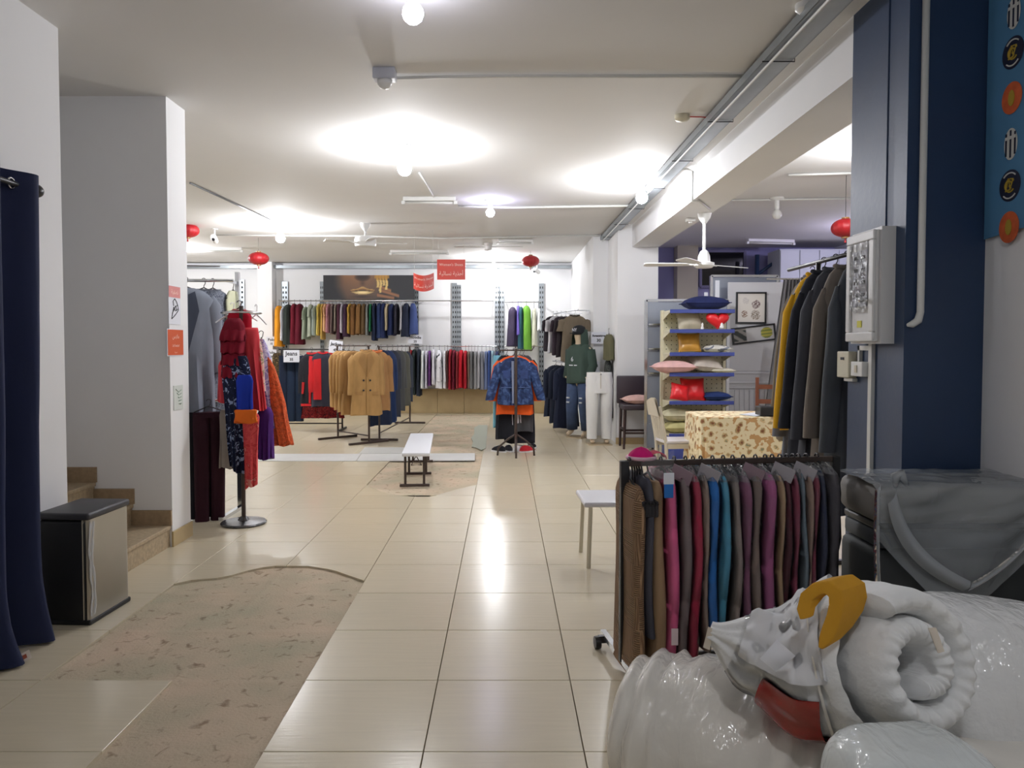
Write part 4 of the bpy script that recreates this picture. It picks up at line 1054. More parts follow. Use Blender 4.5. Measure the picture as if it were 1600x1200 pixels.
# flat white strips and a loose grey sheet over the bare screed
M_strip = mat('white_floor_strip', (206, 206, 204), rough=0.5, var=0.05, scale=3)
def sheet(pix, label, z0, z1, m, name='floor_strip'):
    P = [ground(*q, z1) for q in pix]
    c = sum(P, Vector()) / len(P)
    mb = MB().prism([(p.x - c.x, p.y - c.y) for p in P], z0, z1)
    return mb.build(name, m, None, label=label, cat='floor sheet', loc=(c.x, c.y, 0))
sheet([(405, 709), (564, 709), (556, 720), (404, 720)], 'left white strip lying across the floor by the round stand', 0.001, 0.008, M_strip)
sheet([(565, 709), (742, 708), (742, 719), (557, 720)], 'right white strip lying under the bench', 0.001, 0.010, M_strip)
sheet([(570, 699), (632, 699), (655, 708), (561, 708.6)], 'grey-white sheet lying behind the white strips', 0.001, 0.008, mat('pale_grey_sheet', (186, 186, 182), rough=0.6))
sheet([(741, 668), (748, 664), (762, 664), (759, 700), (752, 703), (744, 699), (737, 698), (739, 690), (736, 684), (741, 678)], 'torn grey-green sheet lying beside the denim stand', -0.003, 0.006, mat('grey_green_sheet', (172, 176, 160), rough=0.7), 'torn_floor_sheet')

# denim shirt stand
gd = ground(806, 712)
DX, DY = gd.x, gd.y
zt = za(545, DY)
ds = thing('tripod_clothes_stand', 'dark tripod stand carrying the denim shirt and orange jacket', 'clothes stand', (DX, DY, 0))
MB().tube([(0, 0, 0.16), (0, 0, zt)], 0.02, 12).build('pole', M_brownmetal, ds, smooth=True, angle=50)
for a in (-PI / 2, PI * 0.96, 0.04, PI / 2):
    c, s = math.cos(a), math.sin(a)
    MB().tube([(0, 0, 0.30), (0.12 * c, 0.12 * s, 0.22), (0.22 * c, 0.22 * s, 0.13), (0.245 * c, 0.245 * s, 0.10), (0.255 * c, 0.255 * s, 0.0)], 0.014, 8).build('leg', M_brownmetal, ds, smooth=True)
for a in (PI / 2, 0, PI): MB().tube([(0, 0, zt - 0.02), (0.0, 0.02, zt - 0.02), (0.22 * math.cos(a), 0.22 * math.sin(a), zt - 0.02), (0.25 * math.cos(a), 0.25 * math.sin(a), zt + 0.03)], 0.009, 8).build('arm', M_brownmetal, ds, smooth=True)
M_denim = print_cloth('washed_denim', [(34, 46, 80), (42, 58, 96), (50, 70, 112), (72, 92, 132)], 9)
M_denim2 = mat('dark_denim', (44, 62, 108), rough=0.85, var=0.3, scale=12)
p = at(806, 556, DY - 0.26)
Ld = za(566, DY - .26) - za(642, DY - .26)
c, sh = garment('denim_shirt', 'blue washed denim shirt facing the room on the tripod stand', 'shirt', (p.x, DY + 0.11, zt - 0.02), 0.0, Ld, 0.45, 0.12, M_denim, 'long', sl=0.52, seed=101, sr=(0.07, 0.06), out=0.17, flare=1.1, hm=M_hangw, z0=-0.10, folds=0.3, nf=3, e=2.2)
patch('placket', c, sh, cloth((150, 160, 188)), [(-0.055, 0.05), (-0.02, 0.05), (-0.02, Ld * 0.97), (-0.045, Ld * 0.97)], z0=-0.10, nu=3, nv=10)
patch('chest_pocket', c, sh, M_denim2, [(-0.17, 0.18), (-0.07, 0.18), (-0.07, 0.29), (-0.17, 0.29)], z0=-0.10)
patch('chest_pocket', c, sh, M_denim2, [(0.07, 0.18), (0.17, 0.18), (0.17, 0.29), (0.07, 0.29)], z0=-0.10)
patch('waist_seam', c, sh, cloth((92, 110, 152)), [(-0.20, 0.41), (-0.03, 0.41), (-0.03, 0.418), (-0.2, 0.418)], z0=-0.10, nv=3)
patch('waist_seam', c, sh, cloth((92, 110, 152)), [(0.04, 0.41), (0.2, 0.41), (0.2, 0.418), (0.04, 0.418)], z0=-0.10, nv=3)
p = at(805, 556, DY - 0.05)
Lo = za(562, DY) - za(655, DY)
garment('orange_jacket', 'vivid orange jacket behind the denim shirt', 'jacket', (p.x, DY + 0.24, zt - 0.02), 0.04, Lo, 0.50, 0.13, cloth((226, 92, 34)), 'long', sl=0.56, seed=102, sr=(0.08, 0.065), out=0.09, z0=-0.08, flare=1.08)
garment('black_dress', 'long black dress below the orange jacket on the left', 'dress', (DX - 0.13, DY + 0.34, zt - 0.02), 0.0, 1.18, 0.26, 0.12, cloth((26, 27, 34)), None, seed=103, flare=1.25)
garment('grey_trousers', 'dark grey trousers below the orange jacket on the right', 'trousers', (DX + 0.11, DY + 0.36, zt - 0.02), 0.0, 1.08, 0.28, 0.12, cloth((66, 66, 70)), None, seed=104)
garment('white_shirt', 'white shirt hem hanging below the orange jacket', 'shirt', (DX - 0.02, DY + 0.33, zt - 0.02), 0.05, 0.98, 0.24, 0.08, cloth((206, 206, 216)), None, seed=105, tilt=0.25)
garment('black_coat', 'long black coat at the back of the tripod stand', 'coat', (DX + 0.06, DY + 0.45, zt - 0.02), 0.1, 1.25, 0.42, 0.12, cloth((30, 30, 38)), 'long', seed=106)
garment('teal_shirt', 'light teal top peeking out left of the orange jacket', 'top', (DX - 0.24, DY + 0.38, zt - 0.02), 0.3, 1.02, 0.16, 0.06, cloth((120, 180, 200)), None, seed=107)
def shoe(px, py, rgb, label, rz, srgb=(220, 220, 222)):
    g_ = ground(px, py)
    o = thing('shoe', label, 'shoe', (g_.x, g_.y, 0), rz, group='shoes under the tripod stand')
    def up(u, v):
        y = -0.13 + 0.26 * v; hw = 0.042 * (1 - 0.25 * abs(2 * v - 0.8)) ; ht = 0.085 - 0.045 * max(0, v - 0.35) / 0.65
        e = math.sin(PI * min(1, max(0, v * 1.0))) ** 0.3 if 0 < v < 1 else 0.05
        a = PI * u
        return (hw * e * math.cos(a), y, 0.018 + ht * e * math.sin(a) ** 0.8)
    mb = MB(); mb.grid(up, 12, 12); mb.build('upper', cloth(rgb), o, smooth=True)
    MB().prism([(0.045 * math.cos(t) * (0.85 + 0.15 * math.sin(t)), 0.14 * math.sin(t)) for t in [2 * PI * k / 18 for k in range(18)]], 0, 0.02).build('sole', mat('sole_%d' % srgb[0], srgb), o)
    MB().tube([(-0.02, 0.02, 0.085), (0.02, 0.035, 0.083), (-0.02, 0.05, 0.078), (0.02, 0.065, 0.072)], 0.004, 5).build('lace', M_whiteplastic, o)
shoe(779, 706, (34, 34, 40), 'black and white shoe at the left under the tripod stand', 0.9)
shoe(794, 705, (40, 40, 46), 'dark shoe second from left under the tripod stand', 0.4)
shoe(812, 705, (226, 226, 228), 'white shoe under the tripod stand', -0.9)
shoe(824, 706, (186, 40, 50), 'red shoe under the tripod stand', -1.1)
shoe(831, 701, (36, 36, 40), 'black shoe at the right under the tripod stand', -0.5)

# ---- garments on the partition wall and the two mannequins
Ys = 13.6
p = at(898, 486, 13.0)
c, sh = garment('taupe_shirt', 'taupe t-shirt facing the room above the mannequin', 't-shirt', p, 0.1, za(490, 13.0) - za(562, 13.0), 0.44, 0.14, cloth((116, 104, 88)), 'short', seed=111, collar=cloth((60, 54, 48)), hm=M_chrome, out=0.06, flare=1.1)
for i, (px, rgb, nm, Y) in enumerate([(884, (44, 38, 42), 'dark brown', 13.2), (877, (58, 48, 56), 'plum black', 13.4), (870, (206, 204, 208), 'white', 13.6), (864, (52, 46, 52), 'blackish', 13.8)]):
    p = at(px, 488, Y)
    garment('hanging_shirt', '%s shirt edge-on, %s to the left of the taupe t-shirt' % (nm, ORD[i]), 'shirt', p, 0.7, za(497, Y) - za(560 - i * 3, Y), 0.42, 0.10, cloth(rgb), 'short', seed=120 + i, group='shirts behind the taupe t-shirt', hm=M_chrome)
p0 = at(903, 484, 12.9); p1 = at(866, 486, 14.4)
rl = thing('hanging_rail', 'chrome rail with arms carrying the taupe t-shirt', 'rail', (p0.x, 12.85, p0.z))
MB().tube([(0, 0, 0), (p1.x - p0.x, 1.6, 0)], 0.012, 8).build('bar', M_chrome, rl)
for y in (0.3, 1.5): MB().box((p1.x - p0.x) * y / 1.6, 1.49 - p0.x - 0.005, y - 0.008, y + 0.008, -0.01, 0.01).build('arm', M_chrome, rl)
q0 = at(888, 566, 12.95); q1 = at(864, 566, 14.0)
rl = thing('hanging_rail', 'low chrome rail carrying the navy jackets by the partition', 'rail', (q0.x, 12.95, q0.z))
MB().tube([(0, 0, 0), (q1.x - q0.x, 1.05, 0)], 0.012, 8).build('bar', M_chrome, rl)
for y in (0.2, 1.0): MB().box((q1.x - q0.x) * y / 1.05, 1.49 - q0.x - 0.003, y - 0.008, y + 0.008, -0.01, 0.01).build('arm', M_chrome, rl)
for i, (rgb, nm, Y, yb) in enumerate([((34, 40, 60), 'dark navy', 13.1, 668), ((30, 36, 52), 'blackish navy', 13.4, 660), ((40, 46, 64), 'grey-navy', 13.8, 650)]):
    x = q0.x + (q1.x - q0.x) * (Y - 12.95) / 1.05
    garment('navy_jacket', '%s jacket on the low rail by the partition, %s from the mannequin' % (nm, ORD[i]), 'jacket', (x, Y, q0.z), 0.55, q0.z - 0.08 - za(yb, Y), 0.44, 0.16, cloth(rgb), 'long', sl=0.5, seed=130 + i, group='navy jackets', flare=1.15)
p = at(955, 515, 11.9)
garment('olive_shirt', 'olive garment hanging on the side of the white column', 'top', (1.66, 11.95, p.z), PI / 2 + 0.2, za(516, 11.9) - za(556, 11.9), 0.36, 0.10, cloth((96, 94, 70)), None, seed=140)
garment('dark_garment', 'dark mixed garment hanging low on the side of the white column', 'top', (1.66, 12.05, za(556, 11.9)), PI / 2, za(560, 11.9) - za(650, 11.9), 0.34, 0.10, print_cloth('dark_mix', [(40, 44, 44), (30, 32, 34), (90, 92, 88), (48, 52, 48)], 12), None, seed=141)

M_mann = mat('mannequin_beige', (206, 186, 158), rough=0.45)
def skin_body(name, verts, edges, m, parent, sub=2):
    me = bpy.data.meshes.new(name); me.from_pydata([v[:3] for v in verts], edges, [])
    o = bpy.data.objects.new(name, me); COL.objects.link(o); o.parent = parent
    md = o.modifiers.new('s', 'SKIN'); o.modifiers.new('u', 'SUBSURF').levels = sub
    o.modifiers['u'].render_levels = sub
    for i, v in enumerate(verts):
        me.skin_vertices[0].data[i].radius = (v[3], v[4] if len(v) > 4 else v[3])
    me.skin_vertices[0].data[0].use_root = True
    bpy.context.view_layer.update()
    me2 = bpy.data.meshes.new_from_object(o.evaluated_get(bpy.context.evaluated_depsgraph_get()))
    o.modifiers.clear(); o.data = me2; me2.materials.clear(); me2.materials.append(m)
    me2.polygons.foreach_set('use_smooth', [True] * len(me2.polygons))
    return o
# mannequin in hoodie and jeans, turned to the left
gm = ground(906, 683)
mn = thing('mannequin', 'mannequin in a cap, dark green hoodie and ripped jeans by the partition', 'mannequin', (gm.x, gm.y, 0), -0.8)
hgt = za(511, gm.y); k = hgt / 1.72
skin_body('body', [(0, 0, .95*k, .13*k, .10*k), (0, 0, 1.15*k, .12*k, .09*k), (0, -.01, 1.36*k, .15*k, .09*k), (0, 0, 1.47*k, .055*k), (0, -.03, 1.56*k, .075*k, .085*k), (0, -.03, 1.66*k, .075*k, .09*k),
                   (.17*k, 0, 1.37*k, .055*k), (.22*k, .02, 1.10*k, .045*k), (.20*k, -.10*k, .92*k, .03*k), (-.17*k, 0, 1.37*k, .055*k), (-.22*k, .02, 1.10*k, .045*k), (-.20*k, -.10*k, .92*k, .03*k),
                   (.09*k, 0, .85*k, .09*k), (.11*k, -.02*k, .48*k, .06*k), (.12*k, .02*k, .10*k, .042*k), (.13*k, -.10*k, .035, .034*k), (-.09*k, 0, .85*k, .09*k), (-.12*k, -.05*k, .48*k, .06*k), (-.14*k, -.02*k, .10*k, .042*k), (-.15*k, -.14*k, .035, .034*k)],
          [(0, 1), (1, 2), (2, 3), (3, 4), (4, 5), (2, 6), (6, 7), (7, 8), (2, 9), (9, 10), (10, 11), (0, 12), (12, 13), (13, 14), (14, 15), (0, 16), (16, 17), (17, 18), (18, 19)], M_mann, mn)
M_hood = cloth((62, 78, 70))
sh = Shape(0.62*k, 0.46*k, 0.30*k, 1.0, 0.09*k, 0.12*k, 0.02, 1.0)
hd = body_mesh(sh, 5, folds=0.08, nf=3, z0=1.47*k).build('hoodie', M_hood, mn, smooth=True)
for s in (-1, 1):
    mb = MB(); mb.tube([(s*.19*k, 0, 1.36*k), (s*.235*k, .02, 1.12*k), (s*.22*k, -.06*k, .93*k)], [.085*k, .075*k, .06*k], 14); mb.build('hoodie_sleeve', M_hood, mn, smooth=True)
mb = MB(); mb.rings([[(r*k*math.cos(a), -.01 + r*k*1.05*math.sin(a), z*k) for a in [2*PI*q/18 for q in range(18)]] for r, z in ((.115, 1.44), (.13, 1.52), (.125, 1.60), (.095, 1.66))], False, False); 
hoodm = MB()
def hoodfn(u, v):
    a = -0.75 + (PI + 1.5) * u; t = v
    r = (.128 - .022 * t * t) * k
    return (r * math.cos(a), 0.0 + r * 1.1 * math.sin(a), (1.42 + .26 * t) * k)
hoodm.grid(hoodfn, 20, 8); hoodm.grid(lambda u, v: tuple(Vector(hoodfn(u, v)) * 0.0 + Vector((hoodfn(u, v)[0] * 0.92, hoodfn(u, v)[1] * 0.92, hoodfn(u, v)[2]))), 20, 8)
hoodm.build('hood', M_hood, mn, smooth=True)
text('6', 0.11, M_paper, mn, (-0.02, sh.front(-0.02, 0.24*k) - 0.02, 1.22*k), name='chest_print')
MB().box(-0.09, 0.07, sh.front(0, 0.33*k) - 0.014, sh.front(0, 0.33*k), 1.12*k, 1.135*k).build('chest_print', M_paper, mn)
M_jean = mat('mid_blue_jeans', (58, 74, 104), rough=0.85, var=0.3, scale=8)
for s, pts in ((1, [(.10*k, 0, .92*k), (.11*k, -.02*k, .5*k), (.12*k, .02*k, .12*k)]), (-1, [(-.10*k, 0, .92*k), (-.12*k, -.05*k, .5*k), (-.14*k, -.02*k, .12*k)])):
    mb = MB(); mb.tube(pts, [.125*k, .095*k, .085*k], 16); mb.build('jeans_leg', M_jean, mn, smooth=True)
    for z in (.55, .62): MB().rbox(pts[1][0]-.03, pts[1][0]+.03, pts[1][1]-.108*k, pts[1][1]-.08*k, z*k-.012, z*k+.012, b=.004).build('jeans_rip', cloth((196, 200, 206)), mn)
mb = MB(); mb.lathe([(.105*k, 1.60*k), (.108*k, 1.66*k), (.09*k, 1.72*k), (.04*k, 1.745*k), (.005, 1.75*k)], 22, Matrix.Translation((0, -.03, 0))); mb.build('cap', cloth((34, 36, 40)), mn, smooth=True)
mb = MB(); mb.prism([(.085*k*math.cos(a), -.10*k - .12*k*max(0, -math.sin(a)) ) for a in [PI + PI*q/12 for q in range(13)]], 1.615*k, 1.628*k); mb.build('cap_brim', cloth((34, 36, 40)), mn)
text('NY', 0.075, M_paper, mn, (0, -.03 - .112*k, 1.672*k), name='cap_lettering')
MB().box(-0.16, 0.16, -0.16, 0.12, 0, 0.012).build('base_plate', mat('beige_plate', (176, 158, 128)), mn)
# half mannequin in white trousers
gw = ground(936, 694)
hw = thing('mannequin', 'half mannequin wearing white trousers before the white column', 'mannequin', (gw.x, gw.y, 0), 0.05)
tw = za(581, gw.y)
skin_body('body', [(0, 0, tw - .10, .14, .10), (0, 0, tw - .015, .125, .09), (.10, 0, tw - .26, .085), (.105, 0, .50, .06), (.105, .01, .08, .042), (.11, -.09, .035, .035), (-.10, 0, tw - .26, .085), (-.105, 0, .50, .06), (-.105, .01, .08, .042), (-.11, -.09, .035, .035)],
          [(0, 1), (0, 2), (2, 3), (3, 4), (4, 5), (0, 6), (6, 7), (7, 8), (8, 9)], M_mann, hw)
M_wt = cloth((226, 226, 224), var=0.05)
CR = tw - 0.30
mb = MB(); mb.rings([[((0.18 + 0.032 * math.sin(PI * min(1, q * 1.1))) * sgnpow(math.cos(a), .85), (0.10 + 0.03 * q) * sgnpow(math.sin(a), .9), tw - 0.012 - 0.31 * q) for a in [2 * PI * t / 28 for t in range(28)]] for q in [k / 7 for k in range(8)]], False, True); mb.build('hips', M_wt, hw, smooth=True, angle=60)
for s in (-1, 1):
    rings = []
    for i in range(12):
        q = i / 11; z = tw - 0.06 - (tw - 0.15) * q
        hwid = 0.096 + 0.012 * min(1, q * 5) - 0.032 * q; cx = s * (0.094 + 0.014 * min(1, q * 4) + 0.004 * q)
        rings.append([(cx + hwid * sgnpow(math.cos(a), .9), (0.108 + 0.022 * min(1, q * 4) - 0.03 * q) * sgnpow(math.sin(a), .9) * (1 + 0.05 * math.sin(5 * a + 6 * q)) + 0.01 * math.sin(3 * q), z) for a in [2 * PI * t / 20 for t in range(20)]])
    MB().rings(rings).build('trouser_leg', M_wt, hw, smooth=True, angle=60)
mb = MB(); mb.rings([[(0.196 * sgnpow(math.cos(a), .85), 0.108 * sgnpow(math.sin(a), .9), z) for a in [2 * PI * t / 24 for t in range(24)]] for z in (tw - 0.055, tw - 0.008)], False, False); mb.build('waistband', M_wt, hw, smooth=True)
MB().box(-0.006, 0.006, -0.13, -0.115, tw - 0.25, tw - 0.01).build('fly', cloth((196, 190, 176)), hw)
MB().lathe([(0.01, 0), (0.012, 0.006)], 10, T(0, -0.127, tw - 0.035, rx=PI / 2)).build('button', M_chrome, hw)
MB().box(-0.18, 0.18, -0.15, 0.12, 0, 0.012).build('base_plate', mat('beige_plate', (176, 158, 128)), hw)
# ------------------------------------------------------------------ side room
def cushion(name, label, loc, w_, h_, t, m, rot=(0, 0, 0), cat='cushion', group=None, pipe=None):
    """pillow lying flat in local xy, puffed in z"""
    o = thing(name, label, cat, loc, rot=rot, group=group)
    def P(u, v, s):
        a, b = 2 * u - 1, 2 * v - 1
        px = w_ / 2 * a * (1 - 0.09 * (1 - b * b) * abs(a) ** 2); py = h_ / 2 * b * (1 - 0.09 * (1 - a * a) * abs(b) ** 2)
        k = max(0, 1 - a * a) ** 0.45 * max(0, 1 - b * b) ** 0.45
        return (px, py, s * t / 2 * k + 0.01 * k * fold_noise(a * 2 + loc[0], b * 2, s))
    mb = MB(); mb.grid(lambda u, v: P(u, v, 1), 15, 15); mb.grid(lambda u, v: P(u, v, -1), 15, 15); mb.build('cover', m, o, smooth=True)
    rim = [P(i / 14, 0, 1) for i in range(15)] + [P(1, i / 14, 1) for i in range(1, 15)] + [P(1 - i / 14, 1, 1) for i in range(1, 15)] + [P(0, 1 - i / 14, 1) for i in range(1, 15)]
    mb = MB(); mb.tube(rim, 0.006, 5); mb.build('piping', pipe or m, o, smooth=True)
    return o
# bar stool
Ysf = ground(975, 702).y
xs0 = xa(975, Ysf, 0); xs1 = xa(1020, Ysf, 0)
M_dwood = mat('dark_stained_wood', (52, 34, 32), rough=0.4, var=0.15, scale=12, stretch=(1, 1, .2))
M_leath = mat('dark_brown_leatherette', (56, 46, 54), rough=0.4, bump=0.1, bscale=60)
bs = thing('bar_stool', 'dark brown leatherette bar stool before the white column', 'bar stool', ((xs0 + xs1) / 2, Ysf + 0.2, 0))
hw_ = (xs1 - xs0) / 2
zs = 0.66
MB().rbox(-hw_ - 0.02, hw_ + 0.02, -0.22, 0.22, zs - 0.09, zs, b=0.025, seg=3).build('seat', M_leath, bs, smooth=True, angle=40)
MB().rbox(-hw_ - 0.05, hw_ - 0.04, 0.18, 0.24, zs - 0.02, za(587, Ysf + .4), b=0.02, seg=3).build('backrest', M_leath, bs, smooth=True, angle=40)
for sx in (-1, 1):
    for sy in (-1, 1):
        x = sx * hw_; y = sy * 0.19
        MB().tube([(x, y, 0), (x * 0.93, y * 0.97, zs - 0.08)], [0.017, 0.024], 4).build('leg', M_dwood, bs)
    MB().box(sx * hw_ * 0.97 - 0.01, sx * hw_ * 0.97 + 0.01, -0.19, 0.19, 0.27, 0.30).build('stretcher', M_dwood, bs)
for y in (-0.185, 0.185): MB().box(-hw_ * 0.97, hw_ * 0.97, y - 0.01, y + 0.01, 0.22, 0.25).build('stretcher', M_dwood, bs)
cushion('cushion', 'pale pink cushion lying on the bar stool', ((xs0 + xs1) / 2 + 0.03, Ysf + 0.17, zs + 0.055), 0.46, 0.40, 0.15, cloth((216, 176, 166)), rot=(0, 0, 0.1))

# gondola with blue shelves
Zf, Zb = 9.95, 10.45
xl = xa(1046, Zf, 1.2); xr = xa(1147, Zf, 1.2)
M_pale = mat('cream_shelf_metal', (212, 206, 178), rough=0.45, var=0.03)
M_blu = mat('blue_shelf_edge', (60, 72, 140), rough=0.35)
M_greyp = mat('grey_back_panel', (142, 148, 160), rough=0.35, metal=0.3, var=0.05, scale=3)
gd = thing('display_shelf', 'cream gondola shelf unit with blue shelf edges in the side room', 'shelf unit', ((xl + xr) / 2, Zf, 0))
hw_ = (xr - xl) / 2
ztop = za(486, Zf)
MB().box(-hw_, hw_, 0.46, 0.5, 0.05, ztop + 0.02).build('back_panel', M_pale, gd)
for s in (-1, 1):
    MB().box(s * hw_ - 0.02, s * hw_ + 0.02, 0.44, 0.52, 0, ztop + 0.03).build('upright', M_pale, gd)
mb = MB()
for r_ in range(30):
    for c_ in range(12): mb.box(-hw_ + 0.05 + c_ * 0.07, -hw_ + 0.062 + c_ * 0.07, 0.458, 0.4605, 0.2 + r_ * 0.06, 0.212 + r_ * 0.06)
mb.build('peg_holes', M_dark, gd, kind='stuff')
SHZ = []
for py in (486, 517, 553, 585, 629, 680):
    z = za(py, Zf); SHZ.append(z)
    s_ = MB().box(-hw_, hw_, 0.0, 0.46, z - 0.012, z + 0.012).build('shelf', M_pale, gd)
    MB().rbox(-hw_, hw_, -0.018, 0.004, z - 0.028, z + 0.022, b=0.004).build('blue_edge', M_blu, s_)
    for s in (-1, 1):
        MB().prism([(0.46, -0.012), (0.46, -0.10), (0.42, -0.10), (0.03, -0.015)], s * (hw_ - 0.006) - 0.003, s * (hw_ - 0.006) + 0.003,
                   Matrix(((0, 0, 1, 0), (1, 0, 0, 0), (0, 1, 0, z), (0, 0, 0, 1)))).build('shelf_bracket', M_pale, s_)
MB().box(-hw_, hw_, 0.0, 0.46, 0.0, SHZ[-1] - 0.012).build('plinth', M_blu, gd)
Xg = (xl + xr) / 2
def sp(px, k, w_, h_, t, m, label, rot=(0, 0, 0), dz=None, dy=0.22, nm='cushion'):
    z = SHZ[k] + 0.012 + (t / 2 if dz is None else dz)
    cushion(nm, label, (xa(px, Zf + 0.1, z), Zf + dy, z), w_, h_, t, m, rot, group='cushions on the display shelf')
M_red2 = mat('red_satin', (212, 24, 34), rough=0.35, var=0.1, bump=0.3, bscale=12)
M_gold = mat('gold_satin', (178, 130, 50), rough=0.3, var=0.25, scale=6, bump=0.5, bscale=8)
sp(1105, 0, 0.60, 0.42, 0.20, cloth((34, 42, 84)), 'navy cushion on the top of the display shelf')
sp(1080, 1, 0.34, 0.30, 0.20, cloth((176, 168, 150)), 'beige patterned cushion on the second shelf', rot=(0.9, 0, 0.1), dz=0.13)
sp(1080, 2, 0.30, 0.28, 0.13, M_gold, 'shiny gold cushion on the third shelf', rot=(1.1, 0, 0), dz=0.14)
sp(1121, 2, 0.38, 0.34, 0.11, print_cloth('grey_cream_cushion', [(206, 204, 196), (214, 212, 206), (120, 124, 136)], 5), 'cream and grey cushion on the third shelf')
sp(1052, 3, 0.56, 0.40, 0.17, cloth((214, 172, 168)), 'pink cushion overhanging the left of the fourth shelf', dy=0.1)
sp(1104, 3, 0.42, 0.34, 0.20, cloth((206, 196, 186)), 'pale beige cushion on the fourth shelf', rot=(0.3, 0.1, 0.2), dz=0.13)
sp(1130, 3, 0.32, 0.30, 0.07, cloth((214, 208, 190)), 'flat cream cushion at the right of the fourth shelf')
sp(1086, 4, 0.32, 0.32, 0.16, M_red2, 'square red satin cushion standing on the fifth shelf', rot=(1.15, 0, 0), dz=0.15)
sp(1062, 4, 0.24, 0.24, 0.15, M_red2, 'round red cushion at the left of the fifth shelf', rot=(1.1, 0.2, 0), dz=0.12, dy=0.1)
sp(1122, 4, 0.38, 0.32, 0.12, cloth((34, 52, 100)), 'dark blue cushion on the fifth shelf')
sp(1064, 5, 0.42, 0.34, 0.15, cloth((190, 182, 130)), 'olive yellow cushion lying on the lowest shelf')
sp(1062, 5, 0.42, 0.34, 0.18, cloth((196, 190, 160)), 'cream chevron cushion on top of the olive yellow cushion', dz=0.24)
sp(1108, 5, 0.32, 0.30, 0.30, cloth((176, 178, 176)), 'pale grey cushion at the right of the lowest shelf', dz=0.16)
# heart cushion, two lobes, on the second shelf
z = SHZ[1]
hc = thing('heart_cushion', 'red heart-shaped cushion with a small animal figure on the second shelf', 'cushion', (xa(1123, Zf, z), Zf + 0.06, z + 0.012), rot=(0, 0, 0))
def heart(u, v):
    t = 2 * PI * u; x = 16 * math.sin(t) ** 3; y = 13 * math.cos(t) - 5 * math.cos(2 * t) - 2 * math.cos(3 * t) - math.cos(4 * t)
    a = PI * v; r = math.sin(a) ** 0.7
    return (x / 16 * 0.155 * r, -0.07 * math.cos(a), 0.12 + (y + 2) / 16 * 0.13 * r)
mb = MB(); mb.grid(heart, 36, 12, True); mb.build('cover', M_red2, hc, smooth=True)
MB().lathe([(0.004, 0), (0.03, 0.012), (0.026, 0.04), (0.016, 0.05), (0.022, 0.065), (0.004, 0.085)], 14, Matrix.Translation((0.04, -0.06, 0.012))).build('figure', M_whiteplastic, hc, smooth=True)
fg = thing('figurine', 'tiny white figurine beside the heart cushion', 'figurine', (xa(1099, Zf, z), Zf + 0.05, z + 0.012))
MB().lathe([(0.02, 0), (0.022, 0.03), (0.01, 0.055), (0.016, 0.075), (0.003, 0.10)], 12).build('body', M_whiteplastic, fg, smooth=True)

# grey gondola back beside it
Yg = 10.75
ga, gb_ = xa(1009, Yg, 1.5), xa(1137, Yg, 1.5)
gp_ = thing('grey_shelf_panel', 'empty grey metal shelf panel with short arms behind the bar stool', 'shelf unit', ((ga + gb_) / 2, Yg, 0))
h2 = (gb_ - ga) / 2; zt = za(469, Yg)
for k in range(6): MB().box(-h2 + 0.02, h2 - 0.02, 0.0, 0.02, 0.05 + k * (zt - 0.07) / 6, 0.046 + (k + 1) * (zt - 0.07) / 6).build('panel', M_greyp, gp_)
for s in (-1, 1): MB().box(s * h2 - 0.02, s * h2 + 0.02, -0.02, 0.04, 0, zt).build('post', M_chrome, gp_)
MB().box(-h2, h2, -0.02, 0.04, zt - 0.02, zt + 0.015).build('top_rail', M_chrome, gp_)
for py in (507, 545, 583): MB().box(-h2 + 0.03, -h2 + 0.26, -0.05, -0.02, za(py, Yg) - 0.012, za(py, Yg) + 0.012).build('arm', M_chrome, gp_)
for px, w_, h_ in ((1100, 0.05, 0.09), (1117, 0.06, 0.26)):
    MB().box(xa(px, Yg, 2) - (ga + gb_) / 2, xa(px, Yg, 2) - (ga + gb_) / 2 + w_, -0.01, 0.0, zt + 0.02, zt + 0.02 + h_).build('paper_tag', M_paper, gp_)
# taller grey panel
Yq = 11.3
ga, gb_ = xa(1111, Yq, 2), xa(1214, Yq, 2)
gq = thing('grey_shelf_panel', 'taller grey metal panel behind the framed pictures', 'shelf unit', ((ga + gb_) / 2, Yq, 0)); h2 = (gb_ - ga) / 2; zt = za(431, Yq)
for k in range(5): MB().box(-h2 + 0.02, h2 - 0.02, 0.0, 0.02, 0.05 + k * (zt - 0.07) / 5, 0.046 + (k + 1) * (zt - 0.07) / 5).build('panel', M_greyp, gq)
for s in (-1, 1): MB().box(s * h2 - 0.02, s * h2 + 0.02, -0.02, 0.04, 0, zt).build('post', M_chrome, gq)
MB().box(-h2, h2, -0.02, 0.04, zt - 0.02, zt + 0.015).build('top_rail', M_chrome, gq)
# white panelled screen with pictures
Yp = 11.0
pa_, pb_ = xa(1137, Yp, 1.5), xa(1262, Yp, 1.5); zt = za(441, Yp)
ws = thing('white_screen', 'white panelled screen with beaded lower half in the side room', 'screen', ((pa_ + pb_) / 2, Yp, 0)); h2 = (pb_ - pa_) / 2
M_scr = mat('white_screen_paint', (214, 214, 218), rough=0.5)
zm = za(580, Yp)
MB().rbox(-h2, h2, 0, 0.035, zm, zt, b=0.004, seg=1).build('upper_panel', M_scr, ws)
MB().box(-h2, h2, 0.01, 0.035, 0, zm).build('lower_backing', M_scr, ws)
for py in (583, 598, 606): MB().rbox(-h2, h2, -0.012, 0.012, za(py, Yp) - 0.012, za(py, Yp) + 0.012, b=0.004, seg=1).build('moulding', M_scr, ws)
for k in range(15):
    x = -h2 + 0.03 + k * (2 * h2 - 0.06) / 15
    MB().rbox(x, x + (2 * h2 - 0.06) / 15 - 0.01, -0.004, 0.012, 0.05, za(609, Yp), b=0.004, seg=1).build('bead_slat', M_scr, ws)
